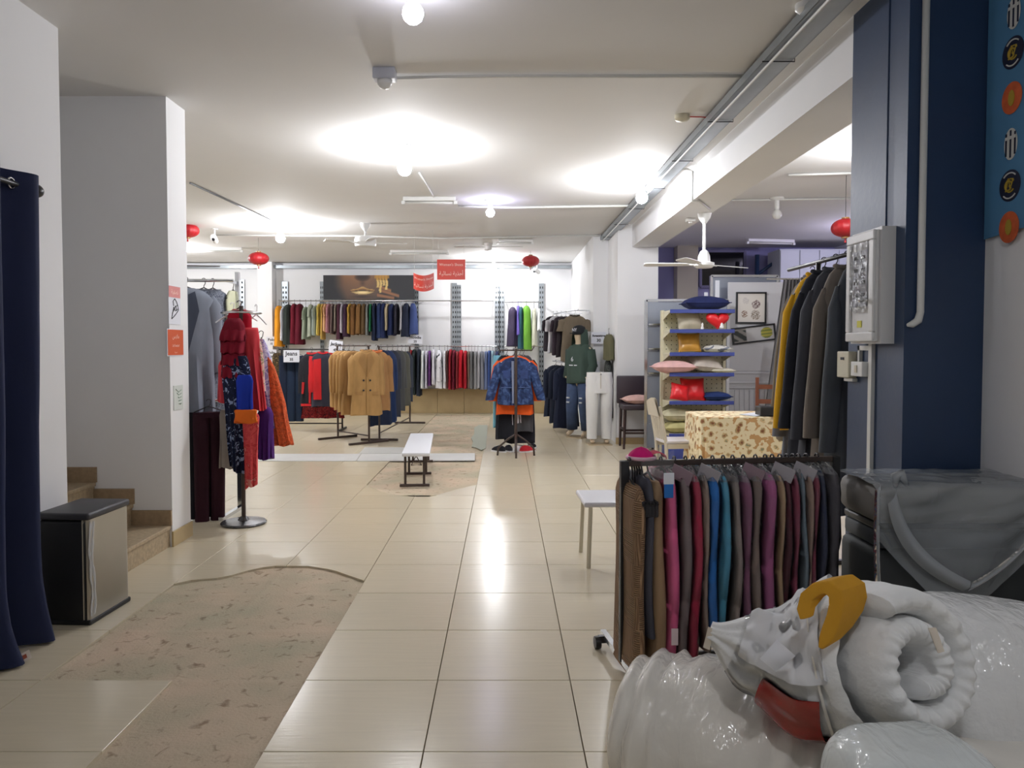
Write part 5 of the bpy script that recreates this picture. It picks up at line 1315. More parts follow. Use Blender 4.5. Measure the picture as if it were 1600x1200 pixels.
MB().box(-h2, h2, -0.015, 0.012, 0, 0.09).build('foot_rail', M_scr, ws)
M_frame = mat('black_picture_frame', (30, 30, 34), rough=0.4)
def frame(px, py, w_, h_, tilt, fn, label, Y=Yp - 0.015):
    p = at(px, py, Y)
    o = thing('picture_frame', label, 'picture', p, rot=(0, tilt, 0))
    b = 0.022
    for x0, x1, z0, z1 in ((-w_/2, w_/2, h_/2 - b, h_/2), (-w_/2, w_/2, -h_/2, -h_/2 + b), (-w_/2, -w_/2 + b, -h_/2 + b, h_/2 - b), (w_/2 - b, w_/2, -h_/2 + b, h_/2 - b)):
        MB().box(x0, x1, -0.02, 0.012, z0, z1).build('frame_bar', M_frame, o)
    printed('picture', w_ - 2 * b, h_ - 2 * b, 40, 40, fn, attr_mat('picture_print', 0.4), o, Matrix.Translation((0, -0.004, 0)))
def pic1(u, v):
    for cx, cy, r, c in ((.68, .62, .15, (120, 96, 96)), (.25, .28, .12, (146, 118, 100)), (.66, .25, .17, (150, 136, 122)), (.3, .75, .12, (206, 200, 196))):
        d = ((u - cx) ** 2 + (v - cy) ** 2) ** .5
        if d < r and math.sin(40 * u + 23 * v + 9 * math.sin(17 * v)) > -0.5: return c
    return (226, 220, 212)
def pic2(u, v):
    if u < 0.32: return (46, 52, 50) if math.sin(20 * u + 9 * v) > -0.3 and .1 < v < .85 else (150, 146, 140)
    if u > 0.66 and ((u - .82) / .15) ** 2 + ((v - .5) / .4) ** 2 < 1: return (176, 166, 70) if math.sin(26 * v) > 0 else (120, 128, 60)
    return (196, 194, 194)
frame(1173.5, 481, 47 * Yp / F, 49 * Yp / F, 0, pic1, 'square black frame with small drawings on the white screen')
frame(1177.5, 522, 68 * Yp / F, 26 * Yp / F, -0.12, pic2, 'tilted long black frame below the square frame')

# table with floral cloth
gt = at(1092, 655, 7.85)
M_floral = bpy.data.materials.new('floral_tablecloth'); M_floral.use_nodes = True
nt = M_floral.node_tree; b = nt.nodes['Principled BSDF']; b.inputs['Roughness'].default_value = 0.75
tc = nt.nodes.new('ShaderNodeTexCoord'); vo = nt.nodes.new('ShaderNodeTexVoronoi'); vo.inputs['Scale'].default_value = 11
nz = nt.nodes.new('ShaderNodeTexNoise'); nz.inputs['Scale'].default_value = 26; nz.inputs['Detail'].default_value = 3
ad = nt.nodes.new('ShaderNodeMath'); ad.operation = 'MULTIPLY_ADD'; ad.inputs[1].default_value = 0.6
rp = nt.nodes.new('ShaderNodeValToRGB'); rp.color_ramp.interpolation = 'CONSTANT'
for i, (q, c) in enumerate([(0, (130, 84, 56)), (.46, (186, 140, 92)), (.53, (150, 146, 112)), (.58, (214, 186, 136)), (.66, (236, 222, 186)), (1.0, (200, 156, 104))]):
    e = rp.color_ramp.elements[i] if i < 2 else rp.color_ramp.elements.new(q)
    e.position = q; e.color = lin(c)
nt.links.new(tc.outputs['Object'], vo.inputs['Vector']); nt.links.new(tc.outputs['Object'], nz.inputs['Vector'])
nt.links.new(nz.outputs[0], ad.inputs[0]); nt.links.new(vo.outputs['Distance'], ad.inputs[2]); nt.links.new(ad.outputs[0], rp.inputs[0]); nt.links.new(rp.outputs[0], b.inputs['Base Color'])
MATS['floral_tablecloth'] = M_floral
ZT = 0.76
tb = thing('side_table', 'wooden table hidden under the floral cloth in the side room', 'table', (2.55, 8.25, 0))
MB().box(-0.43, 0.43, -0.33, 0.33, ZT - 0.04, ZT - 0.005).build('tabletop', M_dwood, tb)
for sx in (-0.38, 0.38):
    for sy in (-0.28, 0.28): MB().box(sx - 0.025, sx + 0.025, sy - 0.025, sy + 0.025, 0, ZT - 0.04).build('leg', M_dwood, tb)
tcl = thing('tablecloth', 'cream and brown floral cloth draped over the side room table', 'tablecloth', (2.55, 8.25, 0))
def tclf(u, v):
    a = 2 * PI * u; e = 0.28
    bx, by = 0.485 * sgnpow(math.cos(a), e), 0.385 * sgnpow(math.sin(a), e)
    if v < 0.25: k = v / 0.25; return (bx * k, by * k, ZT + 0.004)
    k = (v - 0.25) / 0.75
    f = 1 + (0.02 + 0.035 * math.sin(17 * a) + 0.02 * math.sin(9 * a + 1)) * k + 0.02
    return (bx * f, by * f, ZT + 0.002 - 0.64 * k + 0.015 * math.sin(5 * a) * k)
mb = MB(); mb.grid(tclf, 120, 13, True); mb.build('cloth', M_floral, tcl, smooth=True, angle=60)
pp = thing('paper_sheet', 'white paper sheets lying on the floral tablecloth', 'paper', (xa(1178, 8.2, ZT), 8.1, ZT + 0.008), 0.5)
for k in range(3): MB().box(-0.15, 0.15, -0.11, 0.11, 0.003 * k, 0.003 * k + 0.002, T(0.01 * k, 0.01 * k, 0, rz=0.12 * k)).build('sheet', M_paper, pp)
MB().rbox(-0.10, 0.10, -0.09, 0.09, 0, 0.10, b=0.01).build('black_box', M_black, None, label='black box at the right end of the floral table', cat='box', loc=(xa(1197, 8.05, ZT), 8.02, ZT + 0.008))

# white chair turned sideways before the table
gc = at(1056, 690, 8.55)
M_wch = mat('off_white_painted_wood', (206, 198, 182), rough=0.45, var=0.05, scale=9)
wc = thing('white_chair', 'off-white slatted chair beside the floral table', 'chair', (gc.x, 8.5, 0), 0.12)
zs = 0.46
MB().rbox(-0.20, 0.20, -0.19, 0.19, zs - 0.035, zs, b=0.012, seg=2).build('seat', mat('pale_seat', (214, 210, 214), rough=0.5), wc, smooth=True, angle=40)
for sy in (-0.17, 0.17):
    MB().tube([(0.17, sy, 0), (0.17, sy, zs - 0.03)], 0.017, 8).build('leg', M_wch, wc)
    MB().tube([(-0.16, sy, 0), (-0.19, sy, zs), (-0.26, sy, 0.84)], [0.018, 0.02, 0.017], 8).build('back_post', M_wch, wc)
MB().box(-0.17, 0.17, -0.19, -0.17, zs - 0.09, zs - 0.035).build('apron', M_wch, wc); MB().box(-0.17, 0.17, 0.17, 0.19, zs - 0.09, zs - 0.035).build('apron', M_wch, wc)
def crest(u, v):
    a = (u - .5) * 2; return (-0.255 - 0.035 * v + 0.02 * (1 - a * a) - 0.02, 0.19 * a * (1 - 0.18 * v * v), 0.72 + 0.16 * v + 0.05 * v * (1 - a * a))
mb = MB(); mb.grid(crest, 12, 6); mb.grid(lambda u, v: (crest(u, v)[0] + 0.025, *crest(u, v)[1:]), 12, 6); mb.build('crest_rail', M_wch, wc, smooth=True)
for sy in (-0.10, -0.035, 0.035, 0.10): MB().tube([(-0.19, sy, zs), (-0.25, sy, 0.75)], 0.011, 6).build('slat', M_wch, wc)
# brown wooden chair behind the table
M_bw = mat('red_brown_wood', (122, 70, 46), rough=0.45, var=0.15, scale=10)
bc = thing('wooden_chair', 'red-brown wooden chair behind the floral table', 'chair', (xa(1216, 9.0, 0.8), 9.05, 0), -0.1)
for sx in (-0.19, 0.19):
    MB().box(sx - 0.018, sx + 0.018, 0.17, 0.20, 0, za(590, 9.2)).build('back_post', M_bw, bc); MB().box(sx - 0.018, sx + 0.018, -0.2, -0.165, 0, 0.44).build('leg', M_bw, bc)
MB().rbox(-0.21, 0.21, -0.21, 0.21, 0.44, 0.475, b=0.01).build('seat', M_bw, bc)
for z in (0.62, 0.80, 0.98): MB().box(-0.19, 0.19, 0.178, 0.195, z, z + 0.055).build('back_slat', M_bw, bc)

# back of the side room: dark opening, post, cupboards
o = MB().box(xa(1096, 14.2, 2.9), xa(1160, 14.2, 2.9), 14.17, 14.2, za(446, 14.2), za(395, 14.2)).build('window_1', mat('dark_window_glass', (14, 14, 20), rough=0.08), kind='structure')
wx0, wx1, wz0, wz1 = xa(1094, 14.2, 2.9), xa(1162, 14.2, 2.9), za(448, 14.2), za(393, 14.2)
for q in ((wx0 - 0.03, wx0 + 0.02, wz0, wz1), (wx1 - 0.02, wx1 + 0.03, wz0, wz1), (wx0, wx1, wz1 - 0.02, wz1 + 0.03), (wx0, wx1, wz0 - 0.03, wz0 + 0.02)):
    MB().box(q[0], q[1], 14.14, 14.2, q[2], q[3]).build('window_frame', mat('lavender_frame', (120, 116, 150)), o)
wall('wall_post_cream', xa(1056, 14.0, 2), xa(1088, 14.0, 2), 13.9, 14.2, m=mat('cream_post', (186, 178, 160), rough=0.7))
bp = thing('blue_pole_frame', 'dark blue pole frame standing by the lavender wall', 'pole frame', (xa(1182, 13.6, 2), 13.6, 0))
MB().tube([(0, 0, 0), (0, 0, za(398, 13.6))], 0.04, 10).build('pole', M_blue, bp, smooth=True)
MB().tube([(0, 0, za(430, 13.6)), (0.38, 0, za(405, 13.6))], 0.03, 10).build('brace', M_blue, bp, smooth=True)
MB().tube([(0.40, 0, 0), (0.40, 0, za(392, 13.6))], 0.03, 10).build('pole', M_blue, bp, smooth=True)
for z in (0.4,): MB().tube([(0, 0, z), (0.40, 0, z)], 0.025, 8).build('cross_bar', M_blue, bp)
cx0, cx1 = xa(1218, 13.2, 2.8), 6.18
cb = thing('tall_cupboard', 'pale grey tall cupboard at the back of the side room', 'cupboard', (cx0, 13.2, 0))
M_cup = mat('pale_grey_cupboard', (196, 200, 206), rough=0.5)
MB().box(0, cx1 - cx0, 0.0, 0.6, 0, za(389, 13.2)).build('carcass', M_cup, cb)
for k in range(4):
    w_ = (cx1 - cx0) / 4
    d_ = MB().rbox(k * w_ + 0.008, (k + 1) * w_ - 0.008, -0.022, 0, 0.06, za(391, 13.2), b=0.004, seg=1).build('door', M_cup, cb)
    MB().tube([(k * w_ + 0.06, -0.04, 1.0), (k * w_ + 0.06, -0.04, 1.14)], 0.007, 6).build('handle', M_chrome, d_)
# grey curtain hanging at the right of the screen
gcu = thing('grey_curtain', 'grey curtain hanging right of the white screen', 'curtain', (xa(1236, 10.3, 1.5), 10.3, 0))
L0 = za(437, 10.3)
def gcf(u, v): return ((u - .5) * (0.22 + 0.42 * v) - 0.10 * v, 0.045 * math.sin(2 * PI * 5 * u + v) * (0.6 + 0.6 * v), L0 - (L0 - 0.004) * v)
mb = MB(); mb.grid(gcf, 60, 16); mb.grid(lambda u, v: (gcf(u, v)[0], gcf(u, v)[1] + 0.008, gcf(u, v)[2]), 60, 16); mb.build('cloth', cloth((112, 110, 112)), gcu, smooth=True)
mb = MB(); mb.tube([(-0.35, 0, L0 + 0.01), (0.8, 0, L0 + 0.01)], 0.012, 8); mb.build('rod', M_chrome, gcu)

# coats hung one behind another behind the navy pillar
rz_ = za(398, 4.75)
CX_ = 2.15
cr = thing('coat_rail', 'black rail running back behind the navy pillar with dark coats', 'rack', (CX_, 4.55, 0))
MB().tube([(0, -0.15, rz_), (0, 1.16, rz_)], 0.014, 10).build('rail', M_black, cr, smooth=True)
for y in (-0.1, 0.62):
    MB().tube([(0, y, 0.02), (0, y, rz_)], 0.016, 10).build('post', M_black, cr, smooth=True); MB().box(-0.3, 0.3, y - 0.02, y + 0.02, 0, 0.03).build('foot', M_black, cr)
for i, (dx, Y, rgb, nm, L, rz, wd, sl) in enumerate([(0.0, 4.55, (82, 86, 92), 'charcoal grey', 1.50, 0.30, 0.36, 0.98), (0.00, 4.74, (120, 112, 104), 'brown-grey', 1.40, 0.25, 0.36, 0.92),
        (0.0, 4.90, (70, 72, 80), 'dark grey', 1.45, 0.2, 0.38, 0.95), (0.0, 5.08, (44, 46, 54), 'blackish', 1.45, 0.15, 0.38, 0.9), (0.04, 5.26, (214, 164, 36), 'mustard yellow', 1.08, 0.1, 0.40, 0.92),
        (0.10, 5.46, (122, 126, 138), 'blue-grey', 1.55, 0.1, 0.40, 1.0), (0.16, 5.66, (122, 110, 92), 'khaki brown', 1.2, 0.1, 0.40, 0.8)]):
    garment('hanging_coat', '%s coat on the rail behind the navy pillar, %s from the front' % (nm, ORD[i]), 'coat', (CX_ + dx, Y, rz_), rz, L, wd, 0.15, cloth(rgb), 'long', sl=sl,
            seed=200 + i, sr=(0.06, 0.058), out=0.10, flare=1.3, sd=0.20, group='coats behind the pillar', collar=cloth(rgb), e=2.2, folds=0.2)

# ---- fittings on the navy pillar
XC = 1.948
eb = thing('meter_cabinet', 'white wooden meter cabinet with a plastic-covered sheet on the navy pillar', 'cabinet', (XC, 3.965, 0), -PI / 2)   # local x runs toward camera side, local -y = away from the pillar face
def pc(o_y, z): return None
z1, z0 = za(350, 3.70), za(537, 3.70)
D0 = 0.07
M_cab = mat('white_gloss_cabinet', (216, 216, 216), rough=0.3)
MB().box(-0.115, 0.205, -D0, 0, z0, z1).build('carcass', M_cab, eb)
dr = MB().rbox(-0.115, 0.185, -D0 - 0.018, -D0, z0 + 0.012, z1 - 0.012, b=0.005).build('door', M_cab, eb)
for a in ((-0.115, 0.185, z1 - 0.06, z1 - 0.012), (-0.115, 0.185, z0 + 0.012, z0 + 0.06), (-0.115, -0.07, z0 + 0.06, z1 - 0.06), (0.135, 0.185, z0 + 0.06, z1 - 0.06)):
    MB().rbox(a[0], a[1], -D0 - 0.032, -D0 - 0.016, a[2], a[3], b=0.006).build('door_moulding', M_cab, dr)
MB().lathe([(0.008, 0), (0.008, 0.02), (0.015, 0.03), (0.013, 0.042), (0.003, 0.046)], 14, T(0.125, -D0 - 0.03, (z0 * 0.62 + z1 * 0.38), rx=PI / 2)).build('knob', M_chrome, dr)
zc = z0 * 0.42 + z1 * 0.58
mb = MB(); mb.box(-0.055, 0.10, -D0 - 0.022, -D0 - 0.020, zc - 0.145, zc + 0.145); mb.build('printed_sheet', mat('grey_printed_sheet', (186, 188, 198)), eb)
for k in range(4):
    for c_ in (-1, 1): MB().box(0.022 + c_ * 0.038 - 0.022, 0.022 + c_ * 0.038 + 0.022, -D0 - 0.0235, -D0 - 0.022, zc + 0.10 - 0.065 * k, zc + 0.118 - 0.065 * k).build('printed_line', M_ink, eb)
mb = MB(); mb.grid(lambda u, v: (-0.068 + 0.19 * u, -D0 - 0.033 - 0.004 * fold_noise(u * 6, v * 6, 2), zc - 0.175 + 0.36 * v), 30, 30); mb.build('plastic_sleeve', plastic_film('sleeve_film', alpha=0.03, rough=0.2, bump=0.5, bscale=18, ior=1.3), eb, smooth=True)
MB().box(0.0, 0.045, -D0 - 0.022, -D0 - 0.019, z0 + 0.085, z0 + 0.12).build('yellow_sticker', mat('yellow_sticker', (206, 200, 60)), eb)
def on_pillar(name, label, cat, px0, px1, py0, py1, d, m):
    y0 = XC * F / (px1 - HX); y1 = XC * F / (px0 - HX); ym = (y0 + y1) / 2
    o = thing(name, label, cat, (XC, ym, (za(py0, ym) + za(py1, ym)) / 2), -PI / 2)
    h_ = (za(py0, ym) - za(py1, ym)) / 2; w_ = max(0.03, (y1 - y0) / 2)
    return o, w_, h_
o, w_, h_ = on_pillar('junction_box', 'cream junction box below the meter cabinet', 'junction box', 1319, 1342, 549, 590, 0.07, M_cream)
MB().rbox(-w_ * 0.8, w_ * 0.8, -0.05, 0, -h_, h_, b=0.006).build('body', M_cream, o)
MB().box(-0.02, 0.02, -0.053, -0.05, h_ * 0.35, h_ * 0.55).build('printed_mark', M_ink, o)
MB().rbox(-w_ * 0.3, w_ * 0.9, -0.03, 0, -h_ - 0.02, -h_, b=0.004).build('cable_gland', M_pvc, o)
o, w_, h_ = on_pillar('wall_switch', 'small white switch box beside the junction box', 'switch', 1342, 1360, 565, 588, 0.05, M_whiteplastic)
MB().rbox(-w_, w_, -0.045, 0, -h_, h_, b=0.005).build('body', M_whiteplastic, o)
MB().box(-0.012, 0.012, -0.05, -0.045, -0.02, 0.02).build('rocker', M_cream, o)
zz = z0
cd = thing('conduit', 'white trunking running down the navy pillar below the meter cabinet', 'conduit', (XC, 3.97, 0), -PI / 2)
MB().box(-0.015, 0.02, -0.02, 0, 0.02, zz).build('trunking', M_pvc, cd)
MB().box(-0.14, -0.01, -0.018, 0, zz - 0.035, zz - 0.01).build('branch', M_pvc, cd)
MB().box(-0.14, -0.12, -0.018, 0, zz - 0.10, zz - 0.01).build('branch', M_pvc, cd)
xp = xa(1443, 3.65, 2.4); xq = xa(1418, 3.65, 1.6); zq = za(507, 3.65)
mb = MB(); mb.tube([(xp, 3.652, CEIL), (xp, 3.652, zq + 0.06), (xp - 0.01, 3.652, zq + 0.02), (xp - 0.04, 3.652, zq), (xq, 3.652, zq - 0.003)], [0.017, 0.017, 0.019, 0.017, 0.008], 10)
mb.build('conduit', M_pvc, None, smooth=True, label='white conduit pipe down the dark front of the navy pillar', cat='conduit')
mb = MB(); yl = 3.86; mb.tube([(XC - 0.003, yl, CEIL), (XC - 0.003, yl, z1)], 0.004, 6); mb.build('thin_cable', M_blue, None, label='thin painted cable above the meter cabinet', cat='cable')

# conduit on the beam side and fittings under the beam
bx = 1.948
p1 = Vector((bx - 0.012, XC * F / (1066 - HX), za(263, XC * F / (1066 - HX))))
mb = MB(); yb = XC * F / (1082 - HX)
mb.tube([(1.70, yb, CEIL - 0.03), (1.88, yb, CEIL - 0.03), (bx - 0.014, yb, CEIL - 0.05), (bx - 0.014, yb, 3.06), (bx - 0.014, yb, 3.0)], 0.011, 8)
mb.build('conduit', M_pvc, None, smooth=True, label='white conduit looping down the beam to the fan', cat='conduit')
mb = MB(); mb.tube([(bx - 0.02, yb, 3.002), (bx + 0.05, yb, 3.002), (2.25, yb + 0.5, 3.002)], 0.011, 8)
mb.build('conduit', M_pvc, None, smooth=True, label='white conduit crossing the underside of the beam to the fan', cat='conduit')
jb = thing('junction_box', 'small white junction box under the beam above the fan', 'junction box', (2.2, 8.95, 3.018))
MB().rbox(-0.05, 0.05, -0.05, 0.05, -0.04, 0, b=0.006).build('body', M_whiteplastic, jb)
MB().lathe([(0.02, -0.055), (0.025, -0.04)], 12).build('boss', M_whiteplastic, jb)

# printed blue sheet with crests on the right wall
XS = 2.33
fs = thing('printed_cloth', 'sky blue cloth printed with round crests hanging high on the right wall', 'wall hanging', (XS, 3.0, 0), -PI / 2)  # local x = -world y
zbot = za(370, 3.56)
M_sky = mat('sky_blue_cloth', (78, 130, 170), rough=0.8, var=0.12, scale=3, bump=0.1)
mb = MB()
def skyf(u, v): return (-0.655 + 2.4 * u, -0.012 - 0.0015 * math.sin(16 * u + 2 * v), zbot + 0.02 * math.sin(7 * u) + (CEIL - 0.02 - zbot) * v)
mb.grid(skyf, 60, 14); mb.grid(lambda u, v: (skyf(u, v)[0], skyf(u, v)[1] + 0.004, skyf(u, v)[2]), 60, 14); mb.build('cloth', M_sky, fs, smooth=True)
M_navyc = mat('crest_navy', (20, 26, 52)); M_goldc = mat('crest_gold', (176, 150, 50)); M_wc = mat('crest_white', (206, 206, 200)); M_orc = mat('crest_orange', (206, 96, 52), var=0.25, scale=18); M_redc = mat('crest_red', (160, 44, 48))
def disc(o, x, z, r, m, y=-0.0155, sx=1.0, name='crest', ring=None):
    pts = [(x + sx * r * math.cos(a), z + r * math.sin(a)) for a in [2 * PI * k / 28 for k in range(28)]]
    return MB().prism(pts, 0, 0.0015, Matrix(((1, 0, 0, 0), (0, 0, -1, y), (0, 1, 0, 0), (0, 0, 0, 1)))).build(name, m, o)
def crest_navy(x, z, r):
    d = disc(fs, x, z, r, M_navyc)
    for s in (1, -1):
        mb = MB(); mb.tube([(x + 0.80 * r * math.cos(a), -0.0175, z + 0.80 * r * math.sin(a)) for a in [s * PI / 2 + 0.75 * (q / 8 - .5) * 2 for q in range(9)]], r * 0.05, 5); mb.build('crest_lettering', M_wc, d)
    mb = MB()
    mb.tube([(x + 0.05 * r + 0.42 * r * math.cos(a), -0.0175, z + 0.42 * r * math.sin(a)) for a in [0.6 + 5.0 * q / 16 for q in range(17)]], r * 0.05, 5)
    mb.tube([(x - 0.1 * r + 0.30 * r * math.cos(a), -0.018, z + 0.30 * r * math.sin(a)) for a in [0.6 + 5.0 * q / 16 for q in range(17)]] + [(x, -0.018, z)], r * 0.06, 5)
    mb.tube([(x - 0.35 * r, -0.018, z - 0.35 * r), (x - 0.1 * r, -0.018, z + 0.45 * r), (x + 0.1 * r, -0.018, z - 0.2 * r), (x + 0.35 * r, -0.018, z + 0.4 * r)], r * 0.05, 5)
    mb.build('crest_monogram', M_goldc, d)
def crest_striped(x, z, r):
    d = disc(fs, x, z, r, M_wc, sx=0.62)
    for k in (-0.42, 0.0, 0.42):
        h = r * 0.86 * math.sqrt(1 - (k / 0.75) ** 2)
        MB().box(x + k * r - 0.07 * r, x + k * r + 0.07 * r, -0.0187, -0.0172, z - h, z + h).build('crest_stripe', M_navyc, d)
    MB().box(x - 0.5 * r, x + 0.5 * r, -0.0197, -0.0187, z + 0.3 * r, z + 0.5 * r).build('crest_band', M_wc, d)
def crest_orange(x, z, r):
    d = disc(fs, x, z, r, M_orc, sx=0.95); disc(d, x, z, r * 0.5, M_goldc, y=-0.0182, sx=0.6, name='crest_centre')
yc = 3.47
def cz(py): return za(py, yc)
for j in range(9):
    x = 3.0 - (yc - 0.20 * j)
    for py, fn in ((290, crest_navy), (355, crest_orange), (225, crest_striped), (153, crest_orange), (82, crest_navy), (20, crest_striped)):
        z = cz(py)
        if j % 2 == 0: fn(x, z, 0.072)
        else:
            d = disc(fs, x, z - 0.10, 0.07, M_wc); disc(d, x, z - 0.10, 0.052, M_redc if py % 2 else M_navyc, y=-0.0182, name='crest_centre'); disc(d, x, z - 0.10, 0.03, M_goldc, y=-0.0197, name='crest_centre')
# ------------------------------------------------------------------ blanket rack and stool
RX, RY, RA = 0.545, 3.40, math.radians(8.0)
rk = thing('blanket_rack', 'black wheeled garment rack carrying folded blankets', 'rack', (RX, RY, 0), RA)
RL = 1.03; RZ = 0.985
MB().rbox(-0.02, RL + 0.02, -0.013, 0.013, RZ - 0.018, RZ + 0.008, b=0.004).build('rail', M_brownmetal, rk)
for x in (0, RL):
    MB().rbox(x - 0.019, x + 0.019, -0.017, 0.017, 0.07, RZ + 0.008, b=0.004).build('upright', M_black, rk)
    MB().rbox(x - 0.015, x + 0.015, -0.30, 0.34, 0.06, 0.09, b=0.004).build('foot', M_chrome, rk)
    for y in (-0.28, 0.32):
        w_ = MB().lathe([(0.012, -0.016), (0.03, -0.014), (0.032, 0.0), (0.03, 0.014), (0.012, 0.016)], 18, T(x - 0.035, y, 0.032, ry=PI / 2)).build('caster', M_black, rk, smooth=True, angle=40)
        MB().box(x - 0.03, x + 0.01, y - 0.012, y + 0.012, 0.03, 0.065).build('caster_fork', M_black, w_)
MB().rbox(0.05, RL - 0.05, 0.0, 0.02, 0.075, 0.09, b=0.003).build('stretcher', M_black, rk)
M_bag = plastic_film('blanket_bag_film', tint=(200, 204, 210), alpha=0.02, rough=0.18, bump=0.4, bscale=16, ior=1.28)
M_bagtop = plastic_film('bag_top_film', tint=(214, 216, 222), alpha=0.20, rough=0.15, bump=0.8, bscale=30, ior=1.5)
M_knit = bpy.data.materials.new('brown_cable_knit'); M_knit.use_nodes = True
nt = M_knit.node_tree; b = nt.nodes['Principled BSDF']; b.inputs['Roughness'].default_value = 0.9
tc = nt.nodes.new('ShaderNodeTexCoord'); ck = nt.nodes.new('ShaderNodeTexChecker'); ck.inputs['Scale'].default_value = 7.0
w1 = nt.nodes.new('ShaderNodeTexWave'); w1.bands_direction = 'Y'; w1.inputs['Scale'].default_value = 34
w2 = nt.nodes.new('ShaderNodeTexWave'); w2.bands_direction = 'Z'; w2.inputs['Scale'].default_value = 34
mx = nt.nodes.new('ShaderNodeMix'); mx.data_type = 'FLOAT'
rp = nt.nodes.new('ShaderNodeValToRGB'); rp.color_ramp.elements[0].color = lin((130, 100, 74)); rp.color_ramp.elements[1].color = lin((172, 138, 106))
bp = nt.nodes.new('ShaderNodeBump'); bp.inputs['Strength'].default_value = 0.8; bp.inputs['Distance'].default_value = 0.01
for q in (ck, w1, w2): nt.links.new(tc.outputs['Object'], q.inputs['Vector'])
nt.links.new(ck.outputs['Fac'], mx.inputs[0]); nt.links.new(w1.outputs['Fac'], mx.inputs[2]); nt.links.new(w2.outputs['Fac'], mx.inputs[3])
nt.links.new(mx.outputs[0], rp.inputs[0]); nt.links.new(rp.outputs[0], b.inputs['Base Color']); nt.links.new(mx.outputs[0], bp.inputs['Height']); nt.links.new(bp.outputs[0], b.inputs['Normal'])

def blanket(px0, px1, yt, yb, m, label, seed, bag=True, card=None, wd=0.34):
    xm = (px0 + px1) / 2
    s = 0.3
    for _ in range(6):
        Yf = RY + s * math.sin(RA) - wd / 2 * math.cos(RA)
        X = (xm - HX) * Yf / F; s = (X - RX - wd / 2 * math.sin(RA)) / math.cos(RA)
    Yf = RY + s * math.sin(RA) - wd / 2
    th = max(0.036, (px1 - px0) * Yf / F * 0.98)
    zt = za(yt, Yf); zb = za(yb, Yf)
    o = thing('bagged_blanket' if bag else 'blanket', label, 'blanket', (RX + s * math.cos(RA), RY + s * math.sin(RA), RZ), RA, group='blankets on the rack')
    rr = random.Random(seed); ph = rr.uniform(0, 6); dz = RZ - zt
    def ring(d, g=0.0, n=26):
        k = d / (zt - zb); out = []
        hw = wd / 2 * (0.80 + 0.2 * min(1, k / 0.1) ** 0.6) + g; hd = th / 2 * (0.5 + 0.5 * min(1, k / 0.06) ** 0.6) * (1 + 0.12 * k) + g
        for q in range(n):
            a = 2 * PI * q / n
            y = hw * sgnpow(math.sin(a), 0.55); x = hd * sgnpow(math.cos(a), 0.75)
            x += 0.10 * hd * math.sin(6 * k + ph + 9 * y) + 0.012 * k * math.sin(2 * ph + 2.5 * k)
            y += 0.012 * math.sin(7 * k + ph)
            out.append((x, y, -dz - d))
        return out
    D = zt - zb
    ds = [0, 0.02, 0.05, 0.10] + [0.10 + (D - 0.10) * (q + 1) / 9 for q in range(9)]
    MB().rings([ring(d) for d in ds]).build('folded_cloth', m, o, smooth=True, angle=60)
    # fold line: second layer proud of the first along the front edge
    if bag:
        rings = [[(p[0] + 0.004 * math.sin(23 * p[1] + 31 * d + ph), p[1] - 0.006 * math.sin(17 * d + ph), p[2]) for p in ring(d, 0.004)] for d in ds[1:]]
        rings.append([(p[0] * 1.0, p[1] * 0.97, p[2] - 0.03) for p in ring(D, 0.003)])
        MB().rings(rings, False, False).build('plastic_bag', M_bag, o, smooth=True)
        rr2 = random.Random(seed * 3)
        def crumple(p, k): return (p[0] * k[0] + rr2.uniform(-0.006, 0.006), p[1] * k[1] + rr2.uniform(-0.008, 0.008), k[2] + rr2.uniform(-0.006, 0.006))
        tops = [[crumple(p, (0.5, 0.35, -0.02)) for p in ring(0.0)], [crumple(p, (0.9, 0.62, -dz * 0.45)) for p in ring(0.0)], [crumple(p, (1.05, 0.9, -dz * 0.8)) for p in ring(0.0)], [(p[0], p[1], p[2]) for p in ring(ds[1], 0.005)]]
        MB().rings(tops, False, False).build('bag_top', M_bagtop, o, smooth=True, angle=25)
    mb = hanger_mesh(wd * 0.8, 0.03, r=0.004, z0=-dz + 0.008); M = Matrix.Rotation(PI / 2, 4, 'Z')
    mb.v = [tuple(M @ Vector(p)) for p in mb.v]
    mb.build('hanger', M_hang, o)
    if card:
        MB().box(-0.002, 0.002, -0.05, 0.05, -0.075, -0.012, T(-0.005, -wd / 2 + 0.03, 0, rz=0.7, rx=0.35)).build('header_card', card, o)
    return o
M_card = mat('mauve_header_card', (150, 128, 138), rough=0.4); M_card2 = mat('grey_header_card', (170, 166, 172), rough=0.4)
